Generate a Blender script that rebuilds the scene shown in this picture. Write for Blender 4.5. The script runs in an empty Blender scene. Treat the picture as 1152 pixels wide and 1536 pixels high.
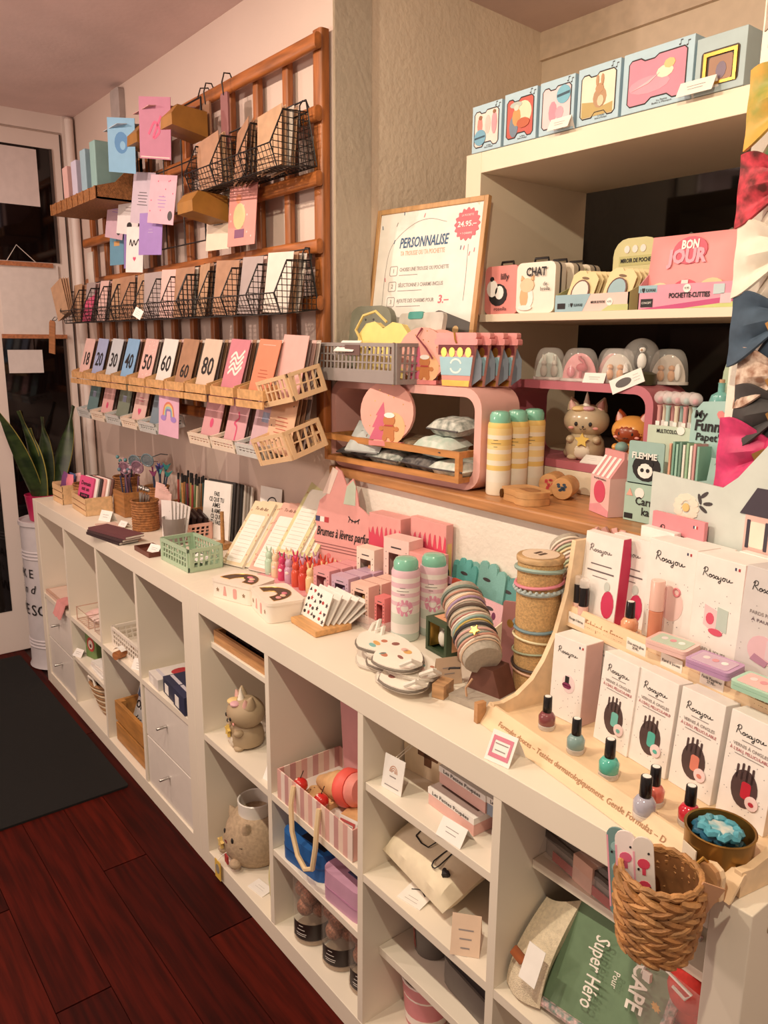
import bpy, bmesh, math, random
from mathutils import Vector, Matrix, Euler
random.seed(7)
sc = bpy.context.scene
col = sc.collection
PI = math.pi
R = math.radians
# ------------------------------------------------------------------ camera
cam_d = bpy.data.cameras.new('camera'); cam = bpy.data.objects.new('camera', cam_d); col.objects.link(cam)
cam_d.sensor_fit = 'VERTICAL'; cam_d.sensor_height = 36.0; cam_d.sensor_width = 27.0
cam_d.lens = 36.0 * 1168.9 / 1536.0; cam_d.clip_start = 0.02
CY, CP, CR = 0.901709, 0.214382, 0.008137            # yaw to the left of +Y, pitch down, roll
fw = Vector((-math.sin(CY)*math.cos(CP), math.cos(CY)*math.cos(CP), -math.sin(CP)))
rt = fw.cross(Vector((0, 0, 1))).normalized(); up = rt.cross(fw)
r2 = math.cos(CR)*rt + math.sin(CR)*up; u2 = -math.sin(CR)*rt + math.cos(CR)*up
mw = Matrix.Identity(4)
for i in range(3):
    mw[i][0] = r2[i]; mw[i][1] = u2[i]; mw[i][2] = -fw[i]
mw[0][3], mw[1][3], mw[2][3] = 0.33787, -0.80246, 1.41994
cam.matrix_world = mw
sc.camera = cam
# ------------------------------------------------------------------ world, lamps, exposure
w = bpy.data.worlds.new('world'); sc.world = w; w.use_nodes = True
bg = w.node_tree.nodes['Background']; bg.inputs[0].default_value = (1.0, 0.73, 0.57, 1); bg.inputs[1].default_value = 0.44
def spot(x, y, z, tx, ty, tz, e, c, size=146, blend=0.65, rad=0.018):
    d = bpy.data.lights.new('ceiling_spot', 'SPOT'); d.energy = e; d.color = c; d.spot_size = R(size); d.spot_blend = blend
    d.shadow_soft_size = rad
    o = bpy.data.objects.new('ceiling_spot', d); col.objects.link(o); o.location = (x, y, z)
    o.rotation_euler = Vector((tx-x, ty-y, tz-z)).to_track_quat('-Z', 'Y').to_euler()
WARM = (0.97, 0.84, 0.62); ROSE = (0.98, 0.77, 0.64)
# the shop's ceiling track runs parallel to the counter, just above and behind the viewer
spot(-2.75, -0.81, 2.23, -2.55, 0.3, 0.9, 23, ROSE)
spot(-1.80, -0.81, 2.23, -1.60, 0.3, 0.9, 31, ROSE)
spot(-0.95, -0.81, 2.23, -0.70, 0.3, 0.95, 45, WARM)
spot(0.10, -0.81, 2.23, -0.30, 0.3, 0.95, 52, WARM)
# added fill light, out of view to the left, brightening ceiling and door
d = bpy.data.lights.new('added_fill', 'POINT'); d.energy = 50; d.color = (1.0, 0.78, 0.66); d.shadow_soft_size = 0.16
o = bpy.data.objects.new('added_fill', d); col.objects.link(o); o.location = (-1.9, -1.95, 1.55)
vs = sc.view_settings
vs.view_transform = 'Standard'; vs.look = 'None'; vs.gamma = 1.0; vs.use_curve_mapping = False; vs.exposure = 0.0
# ------------------------------------------------------------------ materials
def lin(c):
    return tuple(((v/255)/12.92 if v/255 <= 0.04045 else ((v/255+0.055)/1.055)**2.4) for v in c)
MATS = {}
def mat(c, r=0.5, m=0.0, var=0.06, scale=30.0, bump=0.0, bscale=200.0, trans=0.0, alpha=1.0, coat=0.0, emit=0, stretch=None, c2=None):
    key = (tuple(c), r, m, var, scale, bump, bscale, trans, alpha, coat, stretch, c2)
    if key in MATS: return MATS[key]
    M = bpy.data.materials.new('procedural'); M.use_nodes = True
    nt = M.node_tree; N = nt.nodes; L = nt.links; b = N['Principled BSDF']
    k = lin(c)
    b.inputs['Roughness'].default_value = r; b.inputs['Metallic'].default_value = m
    b.inputs['Transmission Weight'].default_value = trans; b.inputs['Alpha'].default_value = alpha
    b.inputs['Coat Weight'].default_value = coat
    if trans: b.inputs['IOR'].default_value = 1.2
    if var > 0 or bump > 0 or c2:
        tc = N.new('ShaderNodeTexCoord'); src = tc.outputs['Object']
        if stretch:
            mp = N.new('ShaderNodeMapping'); mp.inputs['Scale'].default_value = stretch
            L.new(src, mp.inputs['Vector']); src = mp.outputs['Vector']
    if var > 0 or c2:
        n = N.new('ShaderNodeTexNoise'); n.inputs['Scale'].default_value = scale; n.inputs['Detail'].default_value = 4
        L.new(src, n.inputs['Vector'])
        rp = N.new('ShaderNodeValToRGB')
        k2 = lin(c2) if c2 else tuple(v*(1-var*2.2) for v in k)
        rp.color_ramp.elements[0].position = 0.35; rp.color_ramp.elements[1].position = 0.65
        rp.color_ramp.elements[0].color = (*k2, 1); rp.color_ramp.elements[1].color = (*k, 1)
        L.new(n.outputs['Fac'], rp.inputs['Fac']); L.new(rp.outputs['Color'], b.inputs['Base Color'])
    else:
        b.inputs['Base Color'].default_value = (*k, 1)
    if bump > 0:
        nb = N.new('ShaderNodeTexNoise'); nb.inputs['Scale'].default_value = bscale; nb.inputs['Detail'].default_value = 5
        L.new(src, nb.inputs['Vector'])
        bp = N.new('ShaderNodeBump'); bp.inputs['Strength'].default_value = min(1, bump); bp.inputs['Distance'].default_value = 0.004
        L.new(nb.outputs['Fac'], bp.inputs['Height']); L.new(bp.outputs['Normal'], b.inputs['Normal'])
    MATS[key] = M
    return M
def soft(c, k=0.13):
    g = 0.3*c[0]+0.6*c[1]+0.1*c[2]; return tuple(round(v+(g-v)*k) for v in c)
def P(r, g, b): return mat(soft((r, g, b)), 0.55, var=0.03)            # printed card / paper
def G(r, g, b): return mat(soft((r, g, b), 0.08), 0.25, var=0.02, coat=0.3)   # glossy plastic, glaze
def wood(c, r=0.45, st=(3, 30, 30), var=0.16): return mat(c, r, var=var, scale=3.0, stretch=st)
def clear(c=(255, 252, 248), a=0.22): return mat(c, 0.08, var=0, alpha=a)
WHITE = mat((236, 226, 210), 0.38, var=0.015, scale=4)
BLACKW = mat((22, 17, 17), 0.45, var=0.05)
INK = mat((28, 24, 26), 0.6, var=0)
PAPER = P(243, 238, 232)
GOLD = mat((205, 160, 80), 0.3, 0.85, var=0.1)
STEEL = mat((190, 186, 182), 0.28, 0.9, var=0.05)
# ------------------------------------------------------------------ mesh builder
class MB:
    def __init__(s): s.v = []; s.f = []; s.m = []; s.T = None
    def add(s, vs, fs, mi=0):
        o = len(s.v)
        s.v += [tuple(s.T @ Vector(q)) for q in vs] if s.T else [tuple(q) for q in vs]
        s.f += [tuple(i+o for i in f) for f in fs]; s.m += [mi]*len(fs)
        return s
    def box(s, x0, y0, z0, x1, y1, z1, mi=0):
        return s.add([(x0,y0,z0),(x1,y0,z0),(x1,y1,z0),(x0,y1,z0),(x0,y0,z1),(x1,y0,z1),(x1,y1,z1),(x0,y1,z1)],
                     [(0,3,2,1),(4,5,6,7),(0,1,5,4),(1,2,6,5),(2,3,7,6),(3,0,4,7)], mi)
    def cb(s, x, y, z, sx, sy, sz, mi=0): return s.box(x-sx/2, y-sy/2, z-sz/2, x+sx/2, y+sy/2, z+sz/2, mi)
    def prism(s, pts, a, b, ax='z', mi=0, cap=None):
        # extrude a closed 2-D outline (counter-clockwise) from a to b along ax; 2-D axes are the other two in xyz order
        n = len(pts)
        if ax == 'z': F = lambda p, h: (p[0], p[1], h)
        elif ax == 'y': F = lambda p, h: (p[0], h, p[1])
        else: F = lambda p, h: (h, p[0], p[1])
        vs = [F(p, a) for p in pts] + [F(p, b) for p in pts]
        s.add(vs, [(i, (i+1) % n, n+(i+1) % n, n+i) for i in range(n)], mi)
        s.add(vs, [tuple(reversed(range(n))), tuple(range(n, 2*n))], mi if cap is None else cap)
        return s
    def lathe(s, prof, n=18, c=(0, 0, 0), mi=0, ax='z', mis=None, capb=True, capt=True):
        vs = []
        for (r, h) in prof:
            for k in range(n):
                t = 2*PI*k/n; a, b = r*math.cos(t), r*math.sin(t)
                q = (a, b, h) if ax == 'z' else ((a, h, -b) if ax == 'y' else (h, a, b))
                vs.append((q[0]+c[0], q[1]+c[1], q[2]+c[2]))
        o = len(s.v); s.add(vs, [])
        for j in range(len(prof)-1):
            for k in range(n):
                s.f.append((o+j*n+k, o+j*n+(k+1) % n, o+(j+1)*n+(k+1) % n, o+(j+1)*n+k)); s.m.append(mis[j] if mis else mi)
        if capb and prof[0][0] > 1e-5: s.f.append(tuple(o+k for k in reversed(range(n)))); s.m.append(mis[0] if mis else mi)
        if capt and prof[-1][0] > 1e-5: s.f.append(tuple(o+(len(prof)-1)*n+k for k in range(n))); s.m.append(mis[-1] if mis else mi)
        return s
    def tube(s, path, r, n=6, closed=False, mi=0, r1=None):
        pts = [Vector(q) for q in path]; m = len(pts); o = []
        prev = None
        for i, q in enumerate(pts):
            a = pts[(i-1) % m] if (closed or i > 0) else q
            b = pts[(i+1) % m] if (closed or i < m-1) else q
            t = (b-a); t = t.normalized() if t.length > 1e-9 else Vector((0, 0, 1))
            if prev is None:
                u = t.orthogonal().normalized()
            else:
                u = prev - t*prev.dot(t); u = u.normalized() if u.length > 1e-6 else t.orthogonal().normalized()
            prev = u; v = t.cross(u)
            rr = r if r1 is None else r+(r1-r)*i/(m-1)
            o += [tuple(q+rr*(math.cos(2*PI*k/n)*u+math.sin(2*PI*k/n)*v)) for k in range(n)]
        fs = []
        for i in range(m if closed else m-1):
            for k in range(n):
                a = i*n+k; b = i*n+(k+1) % n; j = (i+1) % m
                fs.append((a, b, j*n+(k+1) % n, j*n+k))
        if not closed: fs += [tuple(reversed(range(n))), tuple(range((m-1)*n, m*n))]
        return s.add(o, fs, mi)
    def ball(s, c, rx, ry=None, rz=None, n=14, m=9, mi=0):
        ry = ry or rx; rz = rz or rx
        vs = [(c[0], c[1], c[2]-rz)]
        for j in range(1, m):
            ph = -PI/2+PI*j/m
            for k in range(n): vs.append((c[0]+rx*math.cos(ph)*math.cos(2*PI*k/n), c[1]+ry*math.cos(ph)*math.sin(2*PI*k/n), c[2]+rz*math.sin(ph)))
        vs.append((c[0], c[1], c[2]+rz)); fs = []
        for k in range(n):
            fs.append((0, 1+(k+1) % n, 1+k)); fs.append((len(vs)-1, 1+(m-2)*n+k, 1+(m-2)*n+(k+1) % n))
        for j in range(m-2):
            for k in range(n): fs.append((1+j*n+k, 1+j*n+(k+1) % n, 1+(j+1)*n+(k+1) % n, 1+(j+1)*n+k))
        return s.add(vs, fs, mi)
    def grid(s, fn, nu, nv, th=0.0, mi=0, mib=None):
        # surface fn(u, v) in 0..1; with th it becomes a closed slab of that thickness along the local normal
        pt = [[Vector(fn(i/nu, j/nv)) for j in range(nv+1)] for i in range(nu+1)]
        W = nv+1
        vs = [tuple(pt[i][j]) for i in range(nu+1) for j in range(W)]
        fs = [(i*W+j, (i+1)*W+j, (i+1)*W+j+1, i*W+j+1) for i in range(nu) for j in range(nv)]
        if th == 0: return s.add(vs, fs, mi)
        bk = []
        for i in range(nu+1):
            for j in range(W):
                du = pt[min(i+1, nu)][j]-pt[max(i-1, 0)][j]; dv = pt[i][min(j+1, nv)]-pt[i][max(j-1, 0)]
                nn = du.cross(dv); nn = nn.normalized() if nn.length > 1e-12 else Vector((0, 0, 1))
                bk.append(tuple(pt[i][j]-nn*th))
        K = len(vs); o = len(s.v)
        s.add(vs+bk, fs, mi)
        s.f += [tuple(o+K+q for q in reversed(f)) for f in fs]; s.m += [mi if mib is None else mib]*len(fs)
        ring = [i*W for i in range(nu+1)] + [nu*W+j for j in range(1, W)] + [i*W+nv for i in range(nu-1, -1, -1)] + [j for j in range(nv-1, 0, -1)]
        for a, b in zip(ring, ring[1:]+ring[:1]):
            s.f.append((o+b, o+a, o+K+a, o+K+b)); s.m.append(mi)
        return s
    def mesh(s, name, ms, smooth=True, ang=38):
        me = bpy.data.meshes.new(name); me.from_pydata(s.v, [], s.f)
        for q in (ms if isinstance(ms, (list, tuple)) else [ms]): me.materials.append(q)
        if any(s.m): me.polygons.foreach_set('material_index', s.m)
        if smooth: me.shade_smooth(); me.set_sharp_from_angle(angle=R(ang))
        me.update(); return me
    def build(s, name, ms, parent=None, loc=(0, 0, 0), rot=(0, 0, 0), smooth=True, ang=38, bevel=0):
        return put(name, s.mesh(name, ms, smooth, ang), parent, loc, rot, bevel)
def put(name, me, parent=None, loc=(0, 0, 0), rot=(0, 0, 0), bevel=0):
    o = bpy.data.objects.new(name, me); col.objects.link(o); o.location = loc; o.rotation_euler = rot
    if parent is not None: o.parent = parent
    if bevel:
        b = o.modifiers.new('bevel', 'BEVEL'); b.width = bevel; b.segments = 2; b.limit_method = 'ANGLE'
    return o
def tag(o, label, cat, group=None):
    o['label'] = label; o['category'] = cat
    if group: o['group'] = group
    return o
def thing(name, label, cat, loc=(0, 0, 0), rot=(0, 0, 0), group=None):
    o = bpy.data.objects.new(name, None); col.objects.link(o); o.empty_display_size = 0.02
    o.location = loc; o.rotation_euler = rot if isinstance(rot, tuple) else (0, 0, rot)
    return tag(o, label, cat, group)
def struct(o): o['kind'] = 'structure'; return o
def dup(root, loc, rot, label, group=None):
    r = root.copy(); col.objects.link(r); r.location = loc; r.rotation_euler = rot if isinstance(rot, tuple) else (0, 0, rot)
    r['label'] = label
    if group: r['group'] = group
    for ch in list(root.children):
        c = ch.copy(); col.objects.link(c); c.parent = r
        for g in list(ch.children):
            d = g.copy(); col.objects.link(d); d.parent = c
    return r
def rrect(x0, y0, x1, y1, r, n=4):
    pts = []
    for cx, cy, a in ((x1-r, y0+r, -90), (x1-r, y1-r, 0), (x0+r, y1-r, 90), (x0+r, y0+r, 180)):
        for k in range(n+1):
            t = R(a+90*k/n); pts.append((cx+r*math.cos(t), cy+r*math.sin(t)))
    return pts
def ell(cx, cy, rx, ry, n=20, a0=0):
    return [(cx+rx*math.cos(2*PI*k/n+a0), cy+ry*math.sin(2*PI*k/n+a0)) for k in range(n)]
def star(cx, cy, r, r2, n=5, a0=PI/2):
    return [(cx+(r if k % 2 == 0 else r2)*math.cos(a0+PI*k/n), cy+(r if k % 2 == 0 else r2)*math.sin(a0+PI*k/n)) for k in range(2*n)]
def heart(cx, cy, s, n=16):
    return [(cx+s*math.sin(t)**3, cy+s*(13*math.cos(t)-5*math.cos(2*t)-2*math.cos(3*t)-math.cos(4*t))/16) for t in [-2*PI*k/n for k in range(n)]]
# lettering is queued and turned into meshes in one go at the end of the script
TEXTS = []
def text(body, size, m, parent, loc, rot=(PI/2, 0, 0), align='CENTER', bold=0.0, shear=0.0, space=1.0, wid=None, name='lettering'):
    TEXTS.append((body, size, m, parent, loc, rot, align, bold, shear, space, wid, name))
def flush_texts():
    obs = []
    cache = {}
    for t in TEXTS:
        body, size, m, parent, loc, rot, align, bold, shear, space, wid, name = t
        key = (body, size, align, bold, shear, space, m.name)
        if key not in cache:
            cu = bpy.data.curves.new('lettering', 'FONT'); cu.body = body; cu.size = size; cu.align_x = align; cu.align_y = 'CENTER'
            cu.extrude = 0.00012; cu.offset = bold*size; cu.shear = shear; cu.space_character = space; cu.resolution_u = 2
            cu.space_line = 0.9
            o = bpy.data.objects.new('lettering', cu); col.objects.link(o); cache[key] = o
    bpy.context.view_layer.update(); dg = bpy.context.evaluated_depsgraph_get()
    mc = {}
    for k, o in cache.items():
        me = bpy.data.meshes.new_from_object(o.evaluated_get(dg)); me.name = 'lettering'; mc[k] = me
    for k, o in cache.items():
        cu = o.data; bpy.data.objects.remove(o); bpy.data.curves.remove(cu)
    for t in TEXTS:
        body, size, m, parent, loc, rot, align, bold, shear, space, wid, name = t
        me = mc[(body, size, align, bold, shear, space, m.name)]
        if not me.materials: me.materials.append(m)
        o = put(name, me, parent, loc, rot)
        if wid and me.vertices:
            xs = [v.co.x for v in me.vertices]; o.scale.x = wid/max(1e-6, max(xs)-min(xs))
def ribbon(mb, pts, wd, y, mi=0, flat='y', sub=5):
    # flat pen stroke of width wd through pts (Catmull-Rom), lying in the xz plane at depth y (or the xy plane at height y)
    P_ = [Vector((a, b)) for a, b in pts]; P_ = [P_[0]*2-P_[1]] + P_ + [P_[-1]*2-P_[-2]]; out = []
    for i in range(1, len(P_)-2):
        for k in range(sub):
            t = k/sub; a, b, c, d = P_[i-1:i+3]
            out.append(0.5*((2*b)+(c-a)*t+(2*a-5*b+4*c-d)*t*t+(3*b-a-3*c+d)*t**3))
    out.append(P_[-2]); L_ = []; 
    for i, q in enumerate(out):
        t = out[min(i+1, len(out)-1)]-out[max(i-1, 0)]; t = t.normalized() if t.length > 1e-9 else Vector((1, 0))
        n = Vector((-t.y, t.x))*wd/2; L_ += [q+n, q-n]
    vs = [(a.x, y, a.y) if flat == 'y' else (a.x, a.y, y) for a in L_]
    fs = [(2*i, 2*i+1, 2*i+3, 2*i+2) for i in range(len(out)-1)]
    mb.add(vs, fs, mi)
ORD = ['first', 'second', 'third', 'fourth', 'fifth', 'sixth', 'seventh', 'eighth', 'ninth', 'tenth', 'eleventh', 'twelfth', 'thirteenth', 'fourteenth', 'fifteenth', 'sixteenth']
# ================================================================== the setting
CEIL = 2.36
WALLM = mat((212, 190, 178), 0.75, var=0.02, scale=3, bump=0.12, bscale=140)
ROUGHW = mat((232, 214, 192), 0.8, var=0.03, scale=8, bump=0.75, bscale=55)
ROUGHW2 = mat((240, 232, 220), 0.8, var=0.03, scale=8, bump=0.55, bscale=70)
def slab(name, x0, y0, z0, x1, y1, z1, m, parent=None, bevel=0):
    o = MB().box(0, 0, 0, x1-x0, y1-y0, z1-z0).build(name, m, parent, (x0, y0, z0), smooth=False, bevel=bevel)
    return o
struct(slab('ceiling', -3.5, -2.4, CEIL, 1.6, 1.4, CEIL+0.06, mat((228, 202, 196), 0.8, var=0.04, scale=5, bump=0.15, bscale=60)))
fl = struct(slab('floor', -3.6, -1.5, -0.06, 0.6, 0.5, -0.009, mat((45, 18, 12), 0.6)))
FW = [wood(c, 0.62, (1.5, 28, 28), 0.25) for c in ((74, 14, 5), (66, 11, 4), (80, 17, 6), (62, 10, 4))]
for m_ in FW: m_.node_tree.nodes['Principled BSDF'].inputs['Specular IOR Level'].default_value = 0.12
pm = [MB().box(0, 0, 0, 1.196, 0.1185, 0.008).mesh('plank', m, False) for m in FW]
k = 0
for j in range(9):
    for i in range(4):
        x = -3.6 + i*1.2 - (j % 3)*0.4
        o = put('plank', pm[(k*7+j*3) % 4], fl, (x+3.6, 1.385-j*0.12, 0.0515)); k += 1
rest = MB()
for j in range(9, 12):
    for i in range(4): rest.box(i*1.2-(j % 3)*0.4, 1.385-j*0.12, 0.0515, i*1.2-(j % 3)*0.4+1.196, 1.5035-j*0.12, 0.0595)
rest.build('planks_far', FW[0], fl, smooth=False)['kind'] = 'stuff'
# rack wall, wall below the sill, wall right of the recess, sides and back of the recess
struct(slab('wall_back', -3.5, 0.40, 0, -1.40, 0.52, CEIL, WALLM))
struct(slab('wall_below_sill', -1.40, 0.405, 0, -0.307, 0.52, 1.066, ROUGHW2))
struct(slab('wall_right', -0.307, 0.40, 0, 1.2, 1.35, CEIL, ROUGHW2))
a = MB().prism([(-1.52, 0.52), (-1.40, 0.52), (-1.40, 0.4001), (-1.3995, 0.4001), (-1.47, 1.30), (-1.6, 1.30)], 0, CEIL)
struct(a.build('wall_recess', ROUGHW, smooth=False))
struct(slab('wall_recess_back', -1.6, 1.24, 1.98, -0.3, 1.34, CEIL, mat((222, 200, 176), 0.55, var=0.03)))
tr = slab('trim_1', -1.475, 1.225, 2.28, -0.307, 1.245, 2.36, mat((214, 190, 166), 0.5)); struct(tr)
tr = slab('trim_2', -1.475, 1.228, 1.98, -0.307, 1.245, 2.06, mat((214, 190, 166), 0.5)); struct(tr)
DARKGL = mat((14, 9, 9), 0.06, var=0)
wn = struct(slab('window_1', -1.5, 1.24, 1.09, -0.3, 1.26, 1.98, mat((60, 42, 34), 0.5)))
slab('pane', 0.06, -0.012, 0.05, 1.15, -0.002, 0.86, DARKGL, wn)
# wooden window sill carrying the cubes and the small cabinet
SILL = wood((196, 138, 88), 0.38, (2, 22, 22), 0.16)
sill = struct(slab('window_sill', -1.405, 0.382, 1.066, -0.309, 1.235, 1.092, SILL, bevel=0.005))
# end wall with the shop door
DOORW = mat((236, 222, 214), 0.5, var=0.02, scale=4)
struct(slab('wall_left', -3.52, -2.0, 0, -3.405, 0.5, CEIL, WALLM))
d = struct(slab('door_1', -3.42, -0.75, 0.0, -3.392, 0.345, 2.285, DOORW, bevel=0.003))
# leaf details, local origin at the leaf's low corner
for z0, z1 in ((0.20, 1.44), (1.75, 2.22)):
    slab('pane', 0.022, 0.785, z0, 0.030, 1.048, z1, DARKGL, d)
    slab('pane', 0.022, 0.25, z0, 0.030, 0.72, z1, DARKGL, d)
    slab('glazing_bead', 0.026, 1.040, z0, 0.034, 1.052, z1, mat((70, 58, 54), 0.5), d)
slab('frame_groove', 0.0275, 1.088, 0, 0.0295, 1.094, 2.285, mat((70, 58, 52), 0.8), d)
f = struct(slab('door_frame_1', -3.41, 0.352, 0.0, -3.385, 0.399, CEIL, DOORW)); 
f = struct(slab('door_frame_2', -3.41, -0.8, 2.292, -3.388, 0.352, CEIL, DOORW))
pp = MB().lathe([(0.018, 0.8), (0.018, 2.345), (0.012, 2.352)], 12)
struct(pp.build('trim_3', DOORW, None, (-3.365, 0.375, 0)))
# papers hung on the door
tag(slab('door_notice', -3.391, 0.02, 1.98, -3.389, 0.238, 2.21, P(228, 214, 210)), 'white paper taped inside the upper door window', 'paper')
tag(slab('door_note', -3.391, 0.052, 1.275, -3.389, 0.196, 1.375, P(226, 216, 212)), 'small white notice taped on the lower door window', 'paper')
hp = thing('hanging_poster', 'white poster with wooden hanging bars on the shop door', 'poster', (-3.39, 0.17, 1.43))
slab('sheet', 0.004, -0.125, 0.008, 0.006, 0.12, 0.31, P(232, 222, 216), hp)
for z, a, b in ((-0.006, -0.135, 0.135), (0.298, -0.2, 0.098)):
    slab('wooden_bar', 0.0, a, z, 0.014, b, z+0.018, wood((196, 128, 88)), hp)
MB().tube([(0.007, -0.09, 0.316), (0.007, -0.045, 0.385), (0.007, 0.03, 0.316)], 0.0018).build('string', P(220, 210, 200), hp)
# dark door mat
dm = MB().prism(rrect(-3.32, -0.95, -1.965, -0.03, 0.01), 0.0, 0.007)
tag(dm.build('door_mat', mat((8, 5, 5), 0.95, var=0.25, scale=400, bump=0.8, bscale=900), smooth=False), 'large near-black door mat on the red-brown floor', 'mat')
# ================================================================== the two low cube shelving units
def cube_unit(name, label, x0, mw_):
    t = thing(name, label, 'shelving unit', (x0, 0, 0), group=None)
    W, H, D, O, I = 1.49, 0.79, 0.39, 0.05, 0.017
    o = MB().box(0, 0, 0, O, D, H).build('side_panel', WHITE, t, bevel=0.0015, smooth=False)
    MB().box(W-O, 0, 0, W, D, H).build('side_panel', WHITE, t, bevel=0.0015, smooth=False)
    MB().box(O, 0.0003, H-O, W-O, D, H-0.0002).build('top_board', WHITE, t, bevel=0.001, smooth=False)
    MB().box(O, 0.0003, 0.0002, W-O, D, O).build('bottom_board', WHITE, t, bevel=0.001, smooth=False)
    for i in range(4):
        xx = O+i*(0.335+I)
        if i: MB().box(xx-I, 0.001, O, xx, D-0.001, H-O).build('divider', WHITE, t, smooth=False)
        MB().box(xx, 0.0015, 0.385, xx+0.3355, D-0.001, 0.402).build('shelf', WHITE, t, smooth=False)
    return t
LU = cube_unit('cube_shelf', 'white four-by-two cube shelving unit beside the shop door', -2.98, 0)
RU = cube_unit('cube_shelf', 'white four-by-two cube shelving unit nearest the viewer', -1.49, 0)
# screw covers on the exposed right end
for z in (0.75, 0.05):
    o = MB().lathe([(0.0075, 0), (0.0075, 0.0012), (0.004, 0.0014), (0.004, -0.001)], 14, ax='x').build('screw_cover', mat((170, 150, 120), 0.4, 0.5), RU, (1.49, 0.05, z))
    MB().lathe([(0.0075, 0), (0.0075, 0.0012)], 14, ax='x').build('screw_cover', mat((150, 130, 104), 0.4, 0.5), RU, (1.49, 0.33, z))
def insert(t, xl, y0, z0, z1, inset=False, w_=0.334, th=0.017, y1=0.385):
    return MB().box(xl+0.0006, y0, z0, xl+w_, y1, z1).build('extra_shelf', WHITE, t, smooth=False, bevel=0.001)
XI = [0.05 + i*0.352 for i in range(4)]
insert(LU, XI[1], 0.0015, 0.228, 0.245)
insert(RU, XI[0], 0.03, 0.640, 0.655)
insert(RU, XI[1], 0.0015, 0.240, 0.257)
insert(RU, XI[2], 0.006, 0.583, 0.600)
insert(RU, XI[2], 0.042, 0.198, 0.216)
insert(RU, XI[3], 0.08, 0.590, 0.605)
def drawers(t, xl, label):
    for z0, z1 in ((0.052, 0.214), (0.218, 0.380)):
        dr = MB().box(xl+0.004, 0.006, z0, xl+0.331, 0.024, z1).build('drawer', mat((228, 220, 212), 0.35, var=0.015), t, smooth=False, bevel=0.0015)
        kn = MB().lathe([(0.0045, 0), (0.0045, -0.03), (0.003, -0.032)], 10, ax='y'); kn.v = [(x, y, z) for x, y, z in kn.v]
        k_ = kn.build('knob', STEEL, dr, (xl+0.168, 0.006, (z0+z1)/2+0.012))
    MB().box(xl+0.006, 0.03, 0.052, xl+0.33, 0.37, 0.378).build('drawer_box', WHITE, t, smooth=False)
drawers(LU, XI[0], ''); drawers(LU, XI[3], '')
# the small cabinet standing on the sill
CB = mat((232, 216, 192), 0.42, var=0.02, scale=4)
cab = thing('open_cabinet', 'cream open two-shelf cabinet standing on the wooden window sill', 'cabinet', (-1.126, 0.60, 1.0925))
for nm, b_ in (('side_panel', (0, 0, 0, 0.05, 0.40, 0.768)), ('side_panel', (0.74, 0, 0, 0.79, 0.40, 0.768)), ('top_board', (0.05, 0.0004, 0.722, 0.74, 0.40, 0.7678)),
               ('bottom_board', (0.05, 0.0004, 0.0002, 0.74, 0.40, 0.05)), ('shelf', (0.05, 0.004, 0.378, 0.74, 0.396, 0.396))):
    MB().box(*b_).build(nm, CB, cab, smooth=False, bevel=0.001)
# ================================================================== the slatted wooden rack on the back wall
RW = wood((172, 100, 48), 0.42, (22, 22, 2.5), 0.22)
RWH = wood((178, 104, 50), 0.42, (2.5, 22, 22), 0.22)
rack = thing('wooden_wall_rack', 'tall orange-brown slatted wooden rack fixed to the white wall', 'rack', (-3.18, 0.38, 1.18))
bar = MB().prism(rrect(-0.014, -0.010, 0.014, 0.010, 0.005, 3), 0, 0.97).mesh('upright_slat', RW)
bar2 = MB().prism(rrect(-0.020, -0.014, 0.020, 0.014, 0.007, 3), 0, 0.985).mesh('upright_slat', RW)
for i in range(12):
    x = 0.02 + i*0.158
    put('upright_slat', bar2 if i == 11 else bar, rack, (x, 0, 0))
rail = MB().prism(rrect(-0.010, -0.0185, 0.010, 0.0185, 0.009, 3), -0.02, 1.782, 'x').mesh('cross_rail', RWH)
for z in (0.003, 0.193, 0.338, 0.478, 0.640, 0.790, 0.952):
    put('cross_rail', rail, rack, (0, -0.0245, z))
# ---------------------------------------------------------------- cards
def motif_add(mb, ms, mot, w, h):
    for q in mot:
        kind, colr = q[0], q[-1]
        if colr not in ms: ms.append(colr)
        mi = ms.index(colr)
        if kind == 'e': pts = ell(q[1]*w, q[2]*h, q[3]*w, q[4]*h, 16)
        elif kind == 'h': pts = list(reversed(heart(q[1]*w, q[2]*h, q[3]*w)))
        elif kind == 's': pts = star(q[1]*w, q[2]*h, q[3]*w, q[3]*w*0.45)
        elif kind == 'r': pts = [(q[1]*w, q[2]*h), (q[3]*w, q[2]*h), (q[3]*w, q[4]*h), (q[1]*w, q[4]*h)]
        elif kind == 't': pts = [(q[1]*w-q[3]*w, q[2]*h), (q[1]*w+q[3]*w, q[2]*h), (q[1]*w, q[2]*h+q[4]*h)]
        elif kind == 'l':     # lines of small print
            for k in range(q[5]):
                zz = q[2]*h-k*q[4]*h; ww = q[3]*w*(0.7+0.3*((k*37) % 10)/10)
                mb.add([(q[1]*w-ww, -0.0004, zz), (q[1]*w+ww, -0.0004, zz), (q[1]*w+ww, -0.0004, zz+0.014*h), (q[1]*w-ww, -0.0004, zz+0.014*h)], [(0, 1, 2, 3)], mi)
            continue
        elif kind == 'w':     # pen stroke
            ribbon(mb, [(a*w, b*h) for a, b in q[1]], q[2]*w, -0.0005, mi); continue
        elif kind == 'd':     # scattered dots
            rn = random.Random(q[1])
            for _ in range(q[2]):
                a, b, r_ = rn.uniform(-0.44, 0.44)*w, rn.uniform(0.06, 0.94)*h, q[3]*w
                mb.add([(x, -0.0003, z) for x, z in ell(a, b, r_, r_, 6)], [tuple(range(6))], mi)
            continue
        mb.add([(x, -0.0003-0.0001*mot.index(q), z) for x, z in pts], [tuple(range(len(pts)))], mi)
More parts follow.
